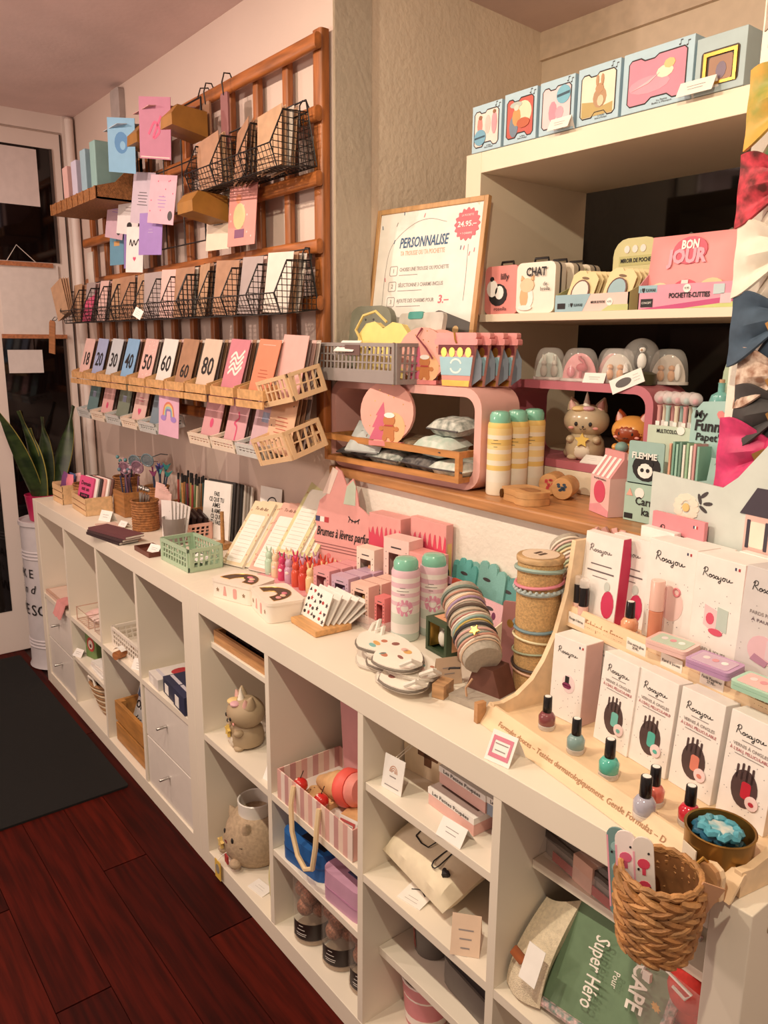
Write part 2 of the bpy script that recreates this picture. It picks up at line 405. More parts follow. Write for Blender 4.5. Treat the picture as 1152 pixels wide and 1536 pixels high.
def card_mesh(w, h, m, mot=(), th=0.0016, back=None):
    mb = MB().box(-w/2, 0, 0, w/2, th, h); ms = [m]
    motif_add(mb, ms, list(mot), w, h)
    return mb.mesh('card', ms, False)
def card(label, loc, rot, w, h, m, mot=(), group=None, name='greeting_card', cat='card', th=0.0016):
    return tag(put(name, card_mesh(w, h, m, mot, th), None, loc, rot), label, cat, group)
KRAFT = mat((190, 150, 118), 0.6, var=0.08); KRAFT2 = mat((172, 128, 100), 0.6, var=0.08)
PINKC = P(226, 160, 158); LILAC = P(190, 168, 204); SALM = P(222, 128, 92); ROSEC = P(232, 186, 178); BLUEC = P(120, 178, 216); MINTC = P(172, 208, 190)
VIOL = P(164, 128, 206); WARMW = P(240, 226, 216); GREYC = P(170, 150, 148); TEALC = P(96, 128, 132); HOT = P(224, 74, 120); DGREY = P(70, 64, 66)
# ---------------------------------------------------------------- black wire baskets
PROF = [(0.0, 0.13), (0.025, 0.01), (-0.09, -0.005), (-0.108, 0.046), (-0.07, 0.126)]     # (y, z) of a compartment wall
def wire_panel(x):
    mb = MB(); n = len(PROF)
    mb.tube([(x, a, b) for a, b in PROF], 0.0022, 5, True)
    # grid clipped to the outline
    def span(v, ax):
        hits = []
        for i in range(n):
            p, q = PROF[i], PROF[(i+1) % n]
            if (p[ax]-v)*(q[ax]-v) < 0:
                t = (v-p[ax])/(q[ax]-p[ax]); hits.append(p[1-ax]+t*(q[1-ax]-p[1-ax]))
        return sorted(hits)
    v = -0.10
    while v < 0.03:
        h_ = span(v, 0)
        if len(h_) == 2: mb.tube([(x, v, h_[0]), (x, v, h_[1])], 0.0012, 3)
        v += 0.0145
    v = 0.008
    while v < 0.13:
        h_ = span(v, 1)
        if len(h_) == 2: mb.tube([(x, h_[0], v), (x, h_[1], v)], 0.0012, 3)
        v += 0.0145
    return mb
def wire_floor(L_):
    mb = MB(); run = [PROF[3], PROF[2], PROF[1], PROF[0]]
    for a, b in run: mb.tube([(0, a, b), (L_, a, b)], 0.0018, 5)
    x = 0.015
    while x < L_:
        mb.tube([(x, a, b) for a, b in run], 0.0012, 3); x += 0.0175
    for (p, q) in zip(run, run[1:]):
        d_ = math.dist(p, q); k = int(d_/0.018)
        for i in range(1, k+1):
            t = i/(k+1); mb.tube([(0, p[0]+t*(q[0]-p[0]), p[1]+t*(q[1]-p[1])), (L_, p[0]+t*(q[0]-p[0]), p[1]+t*(q[1]-p[1]))], 0.0012, 3)
    return mb
END = wire_panel(0).mesh('end_panel', BLACKW)
HOOK = MB().tube([(0, -0.004, 0.10), (0, -0.004, 0.15), (0, 0.005, 0.163), (0, 0.016, 0.163), (0, 0.022, 0.152), (0, 0.022, 0.135)], 0.002, 5).mesh('hook', BLACKW)
def wire_basket(label, loc, L_, nd, group):
    t = thing('wire_basket', label, 'basket', loc, group=group)
    wire_floor(L_).build('wire_floor', BLACKW, t)
    for i in range(nd+1): put('end_panel' if i in (0, nd) else 'wire_divider', END, t, (i*L_/nd, 0, 0))
    MB().tube([(0, 0, 0.13), (0.004, -0.002, 0.158), (L_-0.004, -0.002, 0.158), (L_, 0, 0.13)], 0.0022, 5).build('wire_handle', BLACKW, t)
    for x in (0.03, L_-0.03): put('hook', HOOK, t, (x, -0.0, 0))
    return t
wire_basket('upper black wire basket of kraft envelopes at the rack top', (-1.885, 0.328, 1.838), 0.48, 3, None)
for i, (x, L_, nd, lb) in enumerate(((-1.98, 0.58, 4, 'black wire basket at the right end of the middle basket row'),
                                     (-2.57, 0.585, 5, 'black wire basket in the centre of the middle basket row'),
                                     (-3.16, 0.585, 4, 'black wire basket at the door end of the middle basket row'))):
    wire_basket(lb, (x, 0.328, 1.492), L_, nd, 'wire baskets of the middle row')
# stacks of envelopes and cards in the baskets, one object each
EM = [card_mesh(0.098, 0.152, m) for m in (KRAFT, KRAFT2, GREYC, ROSEC, P(222, 206, 194))]
def stack(x, z, n, kinds, lean, group, label, rz=0.0, y0=0.262, dy=0.011, spread=0.0, tilt=0.0):
    for k in range(n):
        tag(put('card_envelope', EM[kinds[k % len(kinds)]], None, (x+random.uniform(-0.004, 0.004), y0+k*dy, z), (-R(lean+random.uniform(-2, 2)+spread*k), tilt+R(random.uniform(-3, 3)), rz+R(random.uniform(-2, 2)))), label, 'envelope', group)
lbl = 'card with envelope in compartment %s from the right of the %s middle wire basket'
for i in range(4): stack(-1.98+0.0725+i*0.145, 1.4935, 5, [(0, 1, 2), (1, 2), (2, 3, 1), (4, 1, 0)][i], 9, 'cards in the middle baskets', lbl % (4-i, 'right-end'), R((-8, 14, 4, 10)[i]))
for i in range(5): stack(-2.57+0.058+i*0.117, 1.4935, 5, [(1, 2), (0, 1, 2), (2, 1), (3, 2), (1, 4)][i], 8, 'cards in the middle baskets', lbl % (5-i, 'central'), R((10, -6, 16, 4, 12)[i]))
for i in range(4): stack(-3.16+0.073+i*0.146, 1.4935, 4, [(0, 1), (2, 3), (3, 2), (0, 3, 4)][i], 8, 'cards in the middle baskets', lbl % (4-i, 'door-end'))
lbl2 = 'large kraft envelope in the %s compartment of the upper wire basket'
for i in range(3): stack(-1.885+0.08+i*0.16, 1.8395, 4, [(1, 0), (1, 1, 0), (0, 0, 4)][i], 10, 'envelopes in the upper basket', lbl2 % ('left', 'middle', 'right')[i], R((14, -10, 8)[i]), dy=0.013, tilt=-R((16, 12, 10)[i]))
# pink notebook in the left basket, fan of envelopes poking out
card('bright pink card standing in the door-end wire basket', (-2.935, 0.252, 1.494), (-R(14), 0, 0), 0.10, 0.12, HOT, [('d', 3, 14, 0.03, PINKC)])
# loose fan at the left end
for k in range(4):
    tag(put('card_envelope', EM[0], None, (-3.14, 0.225+0.006*k, 1.515), (-R(4), -R(24-3*k), R(12))), 'kraft envelope in the fan leaning out at the door end', 'envelope', 'envelope fan at the rack end')
# black pouches hanging from hooks at the top rail
for i, (x, m_, lb) in enumerate(((-1.945, KRAFT2, 'brown long pouch hanging on a black hook on the top rail'), (-1.83, P(150, 92, 92), 'plum long pouch hanging on a black hook on the top rail'))):
    t = thing('hanging_pouch', lb, 'pouch', (x, 0.338, 2.15))
    MB().tube([(0, 0.012, -0.005), (0, 0.006, 0.008), (0, -0.012, 0.006), (0, -0.020, -0.02), (0, -0.016, -0.05), (0, -0.008, -0.058), (0, 0.0, -0.05)], 0.0022, 5).build('hook', BLACKW, t)
    MB().prism(rrect(-0.022, -0.25, 0.022, -0.045, 0.008), -0.015, -0.009, 'y').build('pouch_body', m_, t)
    MB().tube([(0, -0.010, -0.06), (0.004, -0.011, -0.047), (-0.004, -0.012, -0.047), (0, -0.010, -0.06)], 0.0015, 4).build('cord', BLACKW, t)
# price tag clipped on basket
card('small white price tag clipped on the middle wire baskets', (-2.30, 0.213, 1.495), (-R(20), R(20), R(8)), 0.05, 0.032, PAPER, [('l', 0, 0.7, 0.3, 0.2, 3, P(120, 100, 100))], name='price_tag', cat='tag')
# brown tag hanging at the left end
t = thing('hanging_tag', 'long brown hanging bookmark clipped at the door end of the baskets', 'bookmark', (-3.235, 0.205, 1.50))
MB().prism([(-0.02, -0.14), (0.02, -0.14), (0.02, -0.01), (0.012, 0), (-0.012, 0), (-0.02, -0.01)], 0, 0.003, 'y').build('bookmark', wood((170, 112, 70)), t, rot=(0, R(8), R(20)))
MB().tube([(0, 0, 0), (0.01, 0.008, 0.014), (0.018, 0.02, 0.012), (0.01, 0.012, 0), (0, 0, 0)], 0.0016, 4).build('cord', BLACKW, t)
# ---------------------------------------------------------------- upper left of the rack: wire easel panel, mustard card boxes and hung cards
t = thing('wire_display_frame', 'black wire grid frame hung on the upper part of the rack', 'frame', (-2.47, 0.315, 1.72))
mb = MB().tube([(0, 0, 0), (0.51, 0, 0), (0.51, 0, 0.40), (0.0, 0, 0.40)], 0.003, 6, True)
mb.build('outer_frame', BLACKW, t)
for z in (0.10, 0.24): MB().tube([(0, 0, z), (0.51, 0, z)], 0.002, 5).build('cross_wire', BLACKW, t)
for x in (0.10, 0.22, 0.36): MB().tube([(x, 0, 0), (x, 0, 0.40)], 0.002, 5).build('upright_wire', BLACKW, t)
for x in (0.02, 0.49): MB().tube([(x, 0, 0.40), (x, 0.01, 0.43), (x, 0.035, 0.435), (x, 0.045, 0.42)], 0.002, 5).build('hook', BLACKW, t)
MUST = mat((160, 108, 40), 0.5, var=0.08)
def mustard(label, loc, rz, w=0.10):
    t = thing('card_box', label, 'box', loc, (0, 0, rz), group='mustard card boxes')
    MB().prism([(-0.11, 0.0), (0.0, -0.02), (0.0, 0.05), (-0.09, 0.055), (-0.11, 0.03)], -w/2, w/2, 'x').build('box_body', MUST, t, smooth=False)
    MB().prism([(-0.088, 0.0562), (-0.002, 0.0512), (-0.002, 0.053), (-0.088, 0.058)], -w/2+0.008, w/2-0.008, 'x').build('box_rim', mat((120, 78, 30), 0.6), t, smooth=False)
mustard('mustard card box at the top of the wire frame', (-1.965, 0.312, 2.02), 0)
mustard('mustard card box on the upper rail near the door', (-2.31, 0.345, 2.04), 0)
mustard('lowest mustard card box on the wire frame', (-1.855, 0.312, 1.775), 0)
RB = P(196, 120, 120)
card('rose card lying on top of the highest mustard box', (-2.06, 0.17, 2.082), (-R(82), 0, 0), 0.12, 0.15, P(206, 150, 146), [('e', 0, 0.5, 0.3, 0.25, RB)])
card('pale blue card lying on the mustard box near the door', (-2.40, 0.20, 2.103), (-R(82), 0, 0), 0.13, 0.16, P(196, 206, 214), [('e', 0, 0.5, 0.3, 0.25, BLUEC)])
card('rose postcard with a pink figure below the highest mustard box', (-2.03, 0.196, 1.945), (R(6), R(8), R(25)), 0.12, 0.165, P(186, 108, 136), [('w', [(-0.2, 0.4), (0, 0.6), (0.15, 0.45), (-0.05, 0.35), (0.2, 0.7)], 0.06, HOT), ('r', -0.46, 0.02, 0.46, 0.04, ROSEC)])
card('sky-blue postcard with blue flower below the second mustard box', (-2.385, 0.228, 1.965), (R(6), R(8), R(25)), 0.12, 0.165, BLUEC, [('e', 0, 0.55, 0.25, 0.2, P(60, 130, 190)), ('e', 0.05, 0.5, 0.1, 0.08, BLUEC)])
CL = [  # label, x, y, z(bottom), w, h, material, motif, ry
 ('lilac-pink postcard hanging leftmost of the clipped cards', -2.70, 0.262, 1.79, 0.11, 0.16, P(212, 172, 190), [('l', 0, 0.7, 0.25, 0.06, 3, VIOL), ('e', 0.25, 0.15, 0.1, 0.06, DGREY)], 10),
 ('white clipped postcard with small print between lilac cards', -2.55, 0.256, 1.79, 0.125, 0.15, P(234, 224, 222), [('e', 0.1, 0.2, 0.12, 0.08, INK), ('l', 0, 0.6, 0.2, 0.08, 2, GREYC)], 8),
 ('lilac clipped postcard with lines of print in the upper row', -2.40, 0.25, 1.81, 0.12, 0.165, P(206, 186, 202), [('l', 0, 0.6, 0.25, 0.06, 5, DGREY), ('e', 0.25, 0.12, 0.08, 0.08, INK)], 8),
 ('pink clipped postcard beside the lowest mustard box', -2.225, 0.245, 1.79, 0.135, 0.15, P(226, 176, 192), [('d', 5, 10, 0.02, HOT), ('l', 0, 0.55, 0.18, 0.07, 4, VIOL), ('e', 0.35, 0.18, 0.09, 0.1, DGREY)], 8),
 ('violet clipped postcard hanging lowest of the clipped cards', -2.31, 0.24, 1.70, 0.125, 0.135, VIOL, [('l', 0, 0.6, 0.12, 0.07, 2, LILAC)], 3),
 ('white card with a black scrawl and pink heart', -2.485, 0.25, 1.655, 0.10, 0.155, P(240, 232, 228), [('w', [(-0.3, 0.6), (-0.25, 0.72), (-0.15, 0.58), (-0.05, 0.7), (0.05, 0.6), (0.2, 0.72), (0.3, 0.6)], 0.05, INK), ('h', 0, 0.3, 0.09, HOT)], 3),
 ('blue narrow card clipped left of the white heart card', -2.745, 0.285, 1.70, 0.09, 0.14, P(100, 156, 186), [('r', -0.2, 0.5, 0.2, 0.62, P(220, 160, 90))], 0),
 ('violet narrow card half hidden behind the white heart card', -2.60, 0.285, 1.68, 0.09, 0.135, P(150, 122, 192), [('l', 0, 0.6, 0.3, 0.1, 3, LILAC)], 0),
]
for lb, x, y, z, w_, h_, m_, mo, ry in CL: card(lb, (x+0.012, y+0.032, z), (-R(4), R(ry), R(14)), w_, h_, m_, mo, 'postcards clipped to the wire frame')
card('cream card with small print leaning on the middle rail', (-1.86, 0.30, 1.682), (-R(6), 0, R(8)), 0.118, 0.165, P(230, 206, 182), [('l', 0, 0.5, 0.22, 0.07, 2, INK), ('e', 0, 0.75, 0.06, 0.04, KRAFT2)])
card('salmon card with a green figure leaning on the middle rail', (-1.715, 0.30, 1.682), (-R(6), 0, R(8)), 0.128, 0.178, P(222, 140, 130), [('e', -0.15, 0.72, 0.1, 0.07, SALM), ('e', -0.1, 0.45, 0.22, 0.2, P(206, 196, 140)), ('r', -0.25, 0.12, 0.1, 0.25, P(130, 70, 110)), ('d', 9, 10, 0.025, ROSEC)])
# small pouch with ribbons at the left end
mb = MB().grid(lambda u, v: (-0.035+0.07*u, -0.012*math.sin(PI*u)*math.sin(PI*v), 0.12*v), 6, 6, 0.004)
tag(mb.build('ribbon_pack', P(206, 190, 178), None, (-2.985, 0.30, 1.645)), 'small clear pack of ribbons hanging left of the cards', 'pack')
# woven tray with boxes
WICK = mat((170, 112, 62), 0.7, var=0.2, scale=120, bump=0.9, bscale=260)
t = thing('woven_tray', 'flat woven wicker tray at the top door end of the rack', 'tray', (-3.02, 0.345, 1.895))
mb = MB().prism([(-0.17, 0), (0, 0), (0, 0.15), (-0.01, 0.15), (-0.01, 0.006), (-0.165, 0.006), (-0.165, 0.04), (-0.17, 0.04)], 0.0, 0.52, 'x')
mb.build('tray_body', WICK, t, smooth=False)
for x in (0, 0.514): MB().prism([(-0.17, 0), (0, 0), (0, 0.15), (-0.03, 0.13), (-0.1, 0.06), (-0.17, 0.04)], x, x+0.006, 'x').build('tray_end', WICK, t, smooth=False)
for x in range(9): MB().tube([(0.005+x*0.064, -0.171, 0.0), (0.005+x*0.064, -0.171, 0.04)], 0.004, 5).build('wicker_stake', WICK, t)
for i, (m_, lb, hh) in enumerate(((P(226, 176, 170), 'pale pink speckled box file in the woven tray', 0.16), (P(204, 196, 220), 'lavender box file in the woven tray', 0.165), (P(150, 186, 204), 'sky-blue box file in the woven tray', 0.185), (P(140, 184, 180), 'teal-green box file in the woven tray', 0.195))):
    o = MB().box(-0.028, -0.055, 0, 0.028, 0.055, hh).build('gift_box', m_, None, (-2.91+i*0.105, 0.258, 1.902), (0, R(-2+i), 0), smooth=False, bevel=0.003)
    tag(o, lb, 'box', 'boxes in the woven tray')
# ---------------------------------------------------------------- bamboo trays with number cards
BAM = wood((220, 170, 116), 0.5, (20, 3, 20), 0.14)
def tray_parts():
    W_, D_ = 0.140, 0.125
    q = []
    q.append(('tray_floor', MB().box(-W_/2, -D_, 0, W_/2, 0, 0.005).mesh('tray_floor', BAM, False)))
    q.append(('front_lip', MB().box(-W_/2, -D_-0.005, 0, W_/2, -D_, 0.026).mesh('front_lip', BAM, False)))
    q.append(('front_rim', MB().box(-W_/2-0.003, -D_-0.009, -0.022, W_/2+0.003, -D_-0.004, -0.003).mesh('front_rim', BAM, False)))
    sd = MB().prism([(-D_, 0), (0, 0), (0, 0.062), (-0.01, 0.062), (-D_, 0.030)], -0.0025, 0.0025, 'x').mesh('tray_side', BAM, False)
    return q, sd
TP, TS = tray_parts()
NUM = [(-3.02, '18', ROSEC, 'pink'), (-2.865, '20', P(160, 172, 214), 'lavender-blue'), (-2.705, '30', P(196, 200, 208), 'pale grey'), (-2.545, '40', P(128, 176, 222), 'sky-blue'), (-2.375, '50', P(228, 180, 172), 'pink dotted'),
       (-2.215, '60', P(228, 220, 214), 'white'), (-2.06, '', KRAFT2, 'dark kraft'), (-1.905, '80', P(214, 186, 166), 'beige'), (-1.735, '', P(210, 120, 136), 'pink-and-white striped'), (-1.57, '', SALM, 'orange')]
for i, (x, nb, m_, cn) in enumerate(NUM):
    x += 0.045
    t = thing('bamboo_tray', f'{ORD[i]} bamboo card tray from the door along the number-card row', 'tray', (x, 0.342, 1.268), group='bamboo card trays')
    for nm, me in TP: put(nm, me, t)
    for s in (-1, 1): put('tray_side', TS, t, (s*0.0675, 0, 0))
    what = f'{cn} birthday card printed {nb} in the bamboo trays' if nb else f'{cn} card in front of its bamboo tray in the number row'
    mo = []
    if 'striped' in cn: mo = [('w', [(-0.3, 0.35+0.1*k), (-0.1, 0.45+0.1*k), (0.1, 0.35+0.1*k), (0.35, 0.5+0.1*k)], 0.07, WARMW) for k in range(4)]
    if 'orange' in cn: mo = [('l', 0, 0.45, 0.25, 0.06, 3, P(180, 80, 50)), ('r', -0.3, 0.9, 0.3, 0.905, WARMW)]
    if 'dotted' in cn: mo = [('d', 2, 24, 0.02, WARMW)]
    c_ = card(what, (x, 0.235, 1.276), (-R(16), R(2), 0), 0.112, 0.155, m_, mo, name='number_card' if nb else 'greeting_card')
    if nb: text(nb, 0.075, INK, c_, (0.0, -0.0012, 0.07), bold=0.012)
    if cn == 'dark kraft': text('60', 0.06, INK, c_, (0.0, -0.0012, 0.05), bold=0.01)
    for k in range(5):
        tag(put('greeting_card', EM[(i+k*3) % 5], None, (x+random.uniform(-0.003, 0.003), 0.252+k*0.014, 1.276), (-R(15), R(random.uniform(-2, 2)), 0)), f'greeting card behind the front card of the {ORD[i]} bamboo tray from the door', 'card', 'cards in the bamboo trays')
# ---------------------------------------------------------------- perforated folding crates
def crate_parts(w_, d_, h_, th=0.004, slots=6, rows=3, rim=0.010):
    """four lattice walls with recessed slots, floor, rim"""
    def wall(L_, nslots):
        mb = MB().box(-L_/2, -th, 0, L_/2, 0, rim*1.3).box(-L_/2, -th*1.3, h_-rim, L_/2, th*0.3, h_)
        for s in (-1, 1): mb.box(s*L_/2-(rim if s > 0 else 0), -th*1.2, 0, s*L_/2+(0 if s > 0 else rim), 0.001, h_)
        zr = [rim*1.3+(h_-rim*2.3)*k/rows for k in range(rows+1)]
        for k in range(1, rows): mb.box(-L_/2+rim, -th*0.9, zr[k]-0.0018, L_/2-rim, -0.0004, zr[k]+0.0018)
        mb.box(-L_/2+rim, -th*0.35, rim, L_/2-rim, -th*0.2, rim+0.002)
        for k in range(nslots+1):
            x = -L_/2+rim+(L_-2*rim)*k/nslots
            mb.add([(x-0.003, -th*0.8, rim), (x+0.003, -th*0.8, rim), (x+0.009, -th*0.8, h_-rim), (x+0.003, -th*0.8, h_-rim), (x-0.003, -0.0006, rim), (x+0.003, -0.0006, rim), (x+0.009, -0.0006, h_-rim), (x+0.003, -0.0006, h_-rim)],
                   [(0, 1, 2, 3), (7, 6, 5, 4), (1, 5, 6, 2), (4, 0, 3, 7), (3, 2, 6, 7), (0, 4, 5, 1)])
        return mb
    return wall(w_, slots), wall(d_, max(3, int(slots*d_/w_)))
def folding_crate(name, label, loc, rot, w_, d_, h_, m, slots=7, rows=3, group=None, handle=True, rim=0.010):
    t = thing(name, label, 'crate', loc, rot, group)
    wf, ws = crate_parts(w_, d_, h_, slots=slots, rows=rows, rim=rim)
    fm = wf.mesh('lattice_wall', m, False); sm = ws.mesh('lattice_wall', m, False)
    put('lattice_wall', fm, t, (0, 0, 0)); put('lattice_wall', fm, t, (0, d_, 0), (0, 0, PI))
    put('lattice_wall', sm, t, (-w_/2, d_/2, 0), (0, 0, -PI/2)); put('lattice_wall', sm, t, (w_/2, d_/2, 0), (0, 0, PI/2))
    MB().box(-w_/2, 0.0, 0.001, w_/2, d_, 0.004).build('crate_floor', m, t, smooth=False)
    return t
BEIGE = mat((226, 190, 150), 0.45, var=0.03)
folding_crate('mini_crate', 'beige perforated mini crate at the right end of the number-card row', (-1.405, 0.232, 1.262), (R(14), R(-10), 0), 0.15, 0.10, 0.07, BEIGE, slots=6, rows=2)
c_ = card('pink card with a slender flower in the beige crate', (-1.415, 0.255, 1.275), (-R(12), R(2), 0), 0.12, 0.165, P(222, 166, 158), [('w', [(0.0, 0.2), (0.03, 0.32), (0.0, 0.42)], 0.02, DGREY), ('e', -0.05, 0.3, 0.05, 0.03, SALM), ('e', 0.08, 0.25, 0.05, 0.03, INK)])
for k in range(3): tag(put('greeting_card', EM[(k+2) % 5], None, (-1.41, 0.272+k*0.014, 1.275), (-R(12), 0, 0)), 'plain greeting card behind the flower card in the beige crate', 'card', 'cards in the beige crate')
# ---------------------------------------------------------------- bottom row of cards in small hanging crates
TRAN = mat((206, 206, 204), 0.2, var=0.02); WCR = mat((232, 214, 196), 0.4, var=0.02)
LOW = [(-2.985, TEALC, 'dark teal', TRAN), (-2.815, P(222, 166, 164), 'rose', WCR), (-2.645, P(120, 130, 112), 'sage green', TRAN), (-2.48, P(224, 180, 172), 'pale pink heart', WCR), (-2.31, P(118, 136, 152), 'slate blue', TRAN),
       (-1.90, P(216, 152, 158), 'rose', WCR), (-1.745, P(216, 158, 166), 'pink flamingo', WCR), (-1.59, P(206, 166, 176), 'dusty pink cube', TRAN)]
for i, (x, m_, cn, cm) in enumerate(LOW):
    x += 0.04
    nth = f'{ORD[i]} from the door' if i < 5 else f'{ORD[7-i]} from the tall beige crate'
    folding_crate('mini_crate', f'{"clear" if cm is TRAN else "cream"} mini crate in the lowest card row, {nth}', (x, 0.225, 1.11), (R(12), 0, 0), 0.145, 0.10, 0.036, cm, slots=6, rows=2, group='mini crates of the lowest row')
    mo = [('e', 0, 0.3, 0.1, 0.08, HOT)] if i in (1, 5) else [('l', 0, 0.6, 0.2, 0.07, 2, HOT), ('h', 0, 0.3, 0.13, HOT)] if i == 3 else [('w', [(0.05, 0.1), (0.05, 0.3), (-0.1, 0.36), (0.08, 0.45), (0.0, 0.55)], 0.06, HOT)] if i == 6 else [('r', -0.15, 0.45, 0.15, 0.6, P(150, 160, 190))]
    card(f'{cn} card in the lowest card row, {nth}', (x, 0.247, 1.122), (-R(14), R(3), 0), 0.115, 0.16 if i < 5 else 0.185, m_, mo, 'front cards of the lowest row')
    for k in range(3): tag(put('greeting_card', EM[(i*2+k) % 5], None, (x, 0.264+k*0.015, 1.122), (-R(13), R(random.uniform(-2, 2)), 0)), f'plain card behind its front card, lowest row, {nth}', 'card', 'cards in the lowest row')
RAIN = [P(222, 120, 90), P(232, 190, 110), P(140, 190, 190), P(140, 120, 190)]
mo = [('w', [(-0.28+0.05*k, 0.4), (-0.2+0.03*k, 0.62-0.03*k), (0, 0.7-0.05*k), (0.2-0.03*k, 0.62-0.03*k), (0.28-0.05*k, 0.4)], 0.05, RAIN[k]) for k in range(4)] + [('e', -0.25, 0.37, 0.14, 0.06, VIOL), ('e', 0.25, 0.37, 0.14, 0.06, VIOL)]
card('lilac-pink card with a rainbow hanging below the bamboo trays', (-2.085, 0.215, 1.115), (-R(3), R(2), R(4)), 0.135, 0.155, P(224, 168, 196), mo)
folding_crate('mini_crate', 'tall beige perforated crate at the right end of the lowest row', (-1.405, 0.222, 1.112), (R(16), R(-12), 0), 0.165, 0.11, 0.075, BEIGE, slots=6, rows=2)
card('peach card with red print in the tall beige crate', (-1.45, 0.245, 1.13), (-R(12), R(2), 0), 0.125, 0.17, P(226, 178, 142), [('l', 0, 0.55, 0.28, 0.06, 5, P(190, 90, 70)), ('d', 4, 6, 0.02, DGREY)])
for k in range(3): tag(put('greeting_card', EM[k], None, (-1.44, 0.262+k*0.015, 1.13), (-R(12), 0, 0)), 'plain card behind the peach card in the tall beige crate', 'card', 'cards in the tall beige crate')
# small sensor on the wall
o = MB().prism(rrect(-0.045, -0.055, 0.045, 0.055, 0.012), -0.022, 0, 'y').build('wall_sensor', mat((180, 168, 164), 0.5), None, (-2.815, 0.399, 2.29), bevel=0.004)
tag(o, 'small grey plastic sensor on the wall above the rack', 'sensor')
# ================================================================== on the window sill and in the little cabinet
def ring_frame(w_, h_, d_, th, r, m, name, label, loc, rz, cat='shelf'):
    t = thing(name, label, cat, loc, (0, 0, rz))
    o_ = rrect(0, 0, w_, h_, r, 6); i_ = rrect(th, th, w_-th, h_-th, r-th*0.8, 6); n = len(o_)
    mb = MB(); vs = [(x, y, z) for y in (0, d_) for L_ in (o_, i_) for x, z in L_]
    fs = []
    for k in range(n):
        j = (k+1) % n
        fs += [(k, j, n+j, n+k), (2*n+j, 2*n+k, 3*n+k, 3*n+j), (j, k, 2*n+k, 2*n+j), (n+k, n+j, 3*n+j, 3*n+k)]
    mb.add(vs, fs); mb.build('cube_frame', m, t, ang=30)
    return t
ring_frame(0.538, 0.23, 0.13, 0.02, 0.048, mat((232, 178, 170), 0.4, var=0.02), 'cube_frame_shelf', 'pale pink rounded cube shelf on the left of the sill', (-1.41, 0.395, 1.0925), R(3.2))
ring_frame(0.402, 0.194, 0.13, 0.018, 0.042, mat((186, 104, 116), 0.4, var=0.02), 'cube_frame_shelf', 'mauve rounded cube shelf inside the cream cabinet', (-0.968, 0.602, 1.1435), 0)
# wooden slat tray in the pink cube
WT = wood((206, 142, 82), 0.45, (3, 20, 20), 0.14)
t = thing('wooden_tray', 'open wooden frame tray in the pink cube shelf', 'tray', (-1.388, 0.358, 1.1135), (0, 0, R(3.2)))
for x in (0, 0.478): 
    MB().box(x, 0, 0, x+0.012, 0.013, 0.070).build('post', WT, t, smooth=False); MB().box(x, 0.135, 0, x+0.012, 0.147, 0.070).build('post', WT, t, smooth=False)
    MB().box(x+0.001, 0.013, 0.056, x+0.011, 0.135, 0.070).build('side_rail', WT, t, smooth=False); MB().box(x+0.001, 0.013, 0.0, x+0.011, 0.135, 0.012).build('side_rail', WT, t, smooth=False)
for y in (0, 0.135):
    MB().box(0.012, y+0.001, 0.055, 0.478, y+0.012, 0.070).build('long_rail', WT, t, smooth=False); MB().box(0.012, y+0.001, 0, 0.478, y+0.012, 0.013).build('long_rail', WT, t, smooth=False)
MB().box(0.012, 0.012, 0.001, 0.478, 0.135, 0.005).build('tray_floor', WT, t, smooth=False)
# folded fabric pouches
def cushion(w_, d_, h_, n=10, seed=0, wr=0.12):
    rn = random.Random(seed); ph = [rn.uniform(0, 6) for _ in range(6)]
    def hgt(u, v): 
        e = max(0.0, (1-(2*u-1)**4)*(1-(2*v-1)**4))**0.5
        return e*(1+wr*math.sin(5*u*3+ph[0])*math.sin(4*v*3+ph[1]))
    def xy(u, v):
        return (u-0.5)*w_, (v-0.5)*d_
    mb = MB()
    mb.grid(lambda u, v: (*xy(u, v), h_/2+h_/2*hgt(u, v)), n, n)
    mb.grid(lambda u, v: (*xy(1-u, v), h_/2-h_/2*hgt(1-u, v)), n, n)
    return mb
def pouch(label, loc, rot, w_, d_, h_, m, m2, seed, name='fabric_pouch', cat='pouch', group='folded pouches in the wooden tray', mot=None):
    t = thing(name, label, cat, loc, rot, group)
    cushion(w_, d_, h_, 8, seed).build('pouch_body', m, t)
    MB().tube([(-w_/2+0.004, -d_/2-0.001, h_/2), (0, -d_/2-0.0015, h_/2), (w_/2-0.004, -d_/2-0.001, h_/2)], 0.0022, 5).build('zip', m2, t)
    if mot: mot(t)
    return t
FLOR = mat((206, 208, 200), 0.8, var=0.2, scale=55, c2=(120, 128, 122)); FLOR2 = mat((176, 190, 180), 0.8, scale=60, c2=(224, 224, 216)); DKF = mat((60, 58, 62), 0.8, scale=70, c2=(120, 116, 112))
TANF = mat((168, 142, 112), 0.8, scale=60, c2=(110, 96, 80)); MINTF = mat((184, 204, 192), 0.75, scale=45, c2=(216, 222, 214))
Z0 = 1.1195
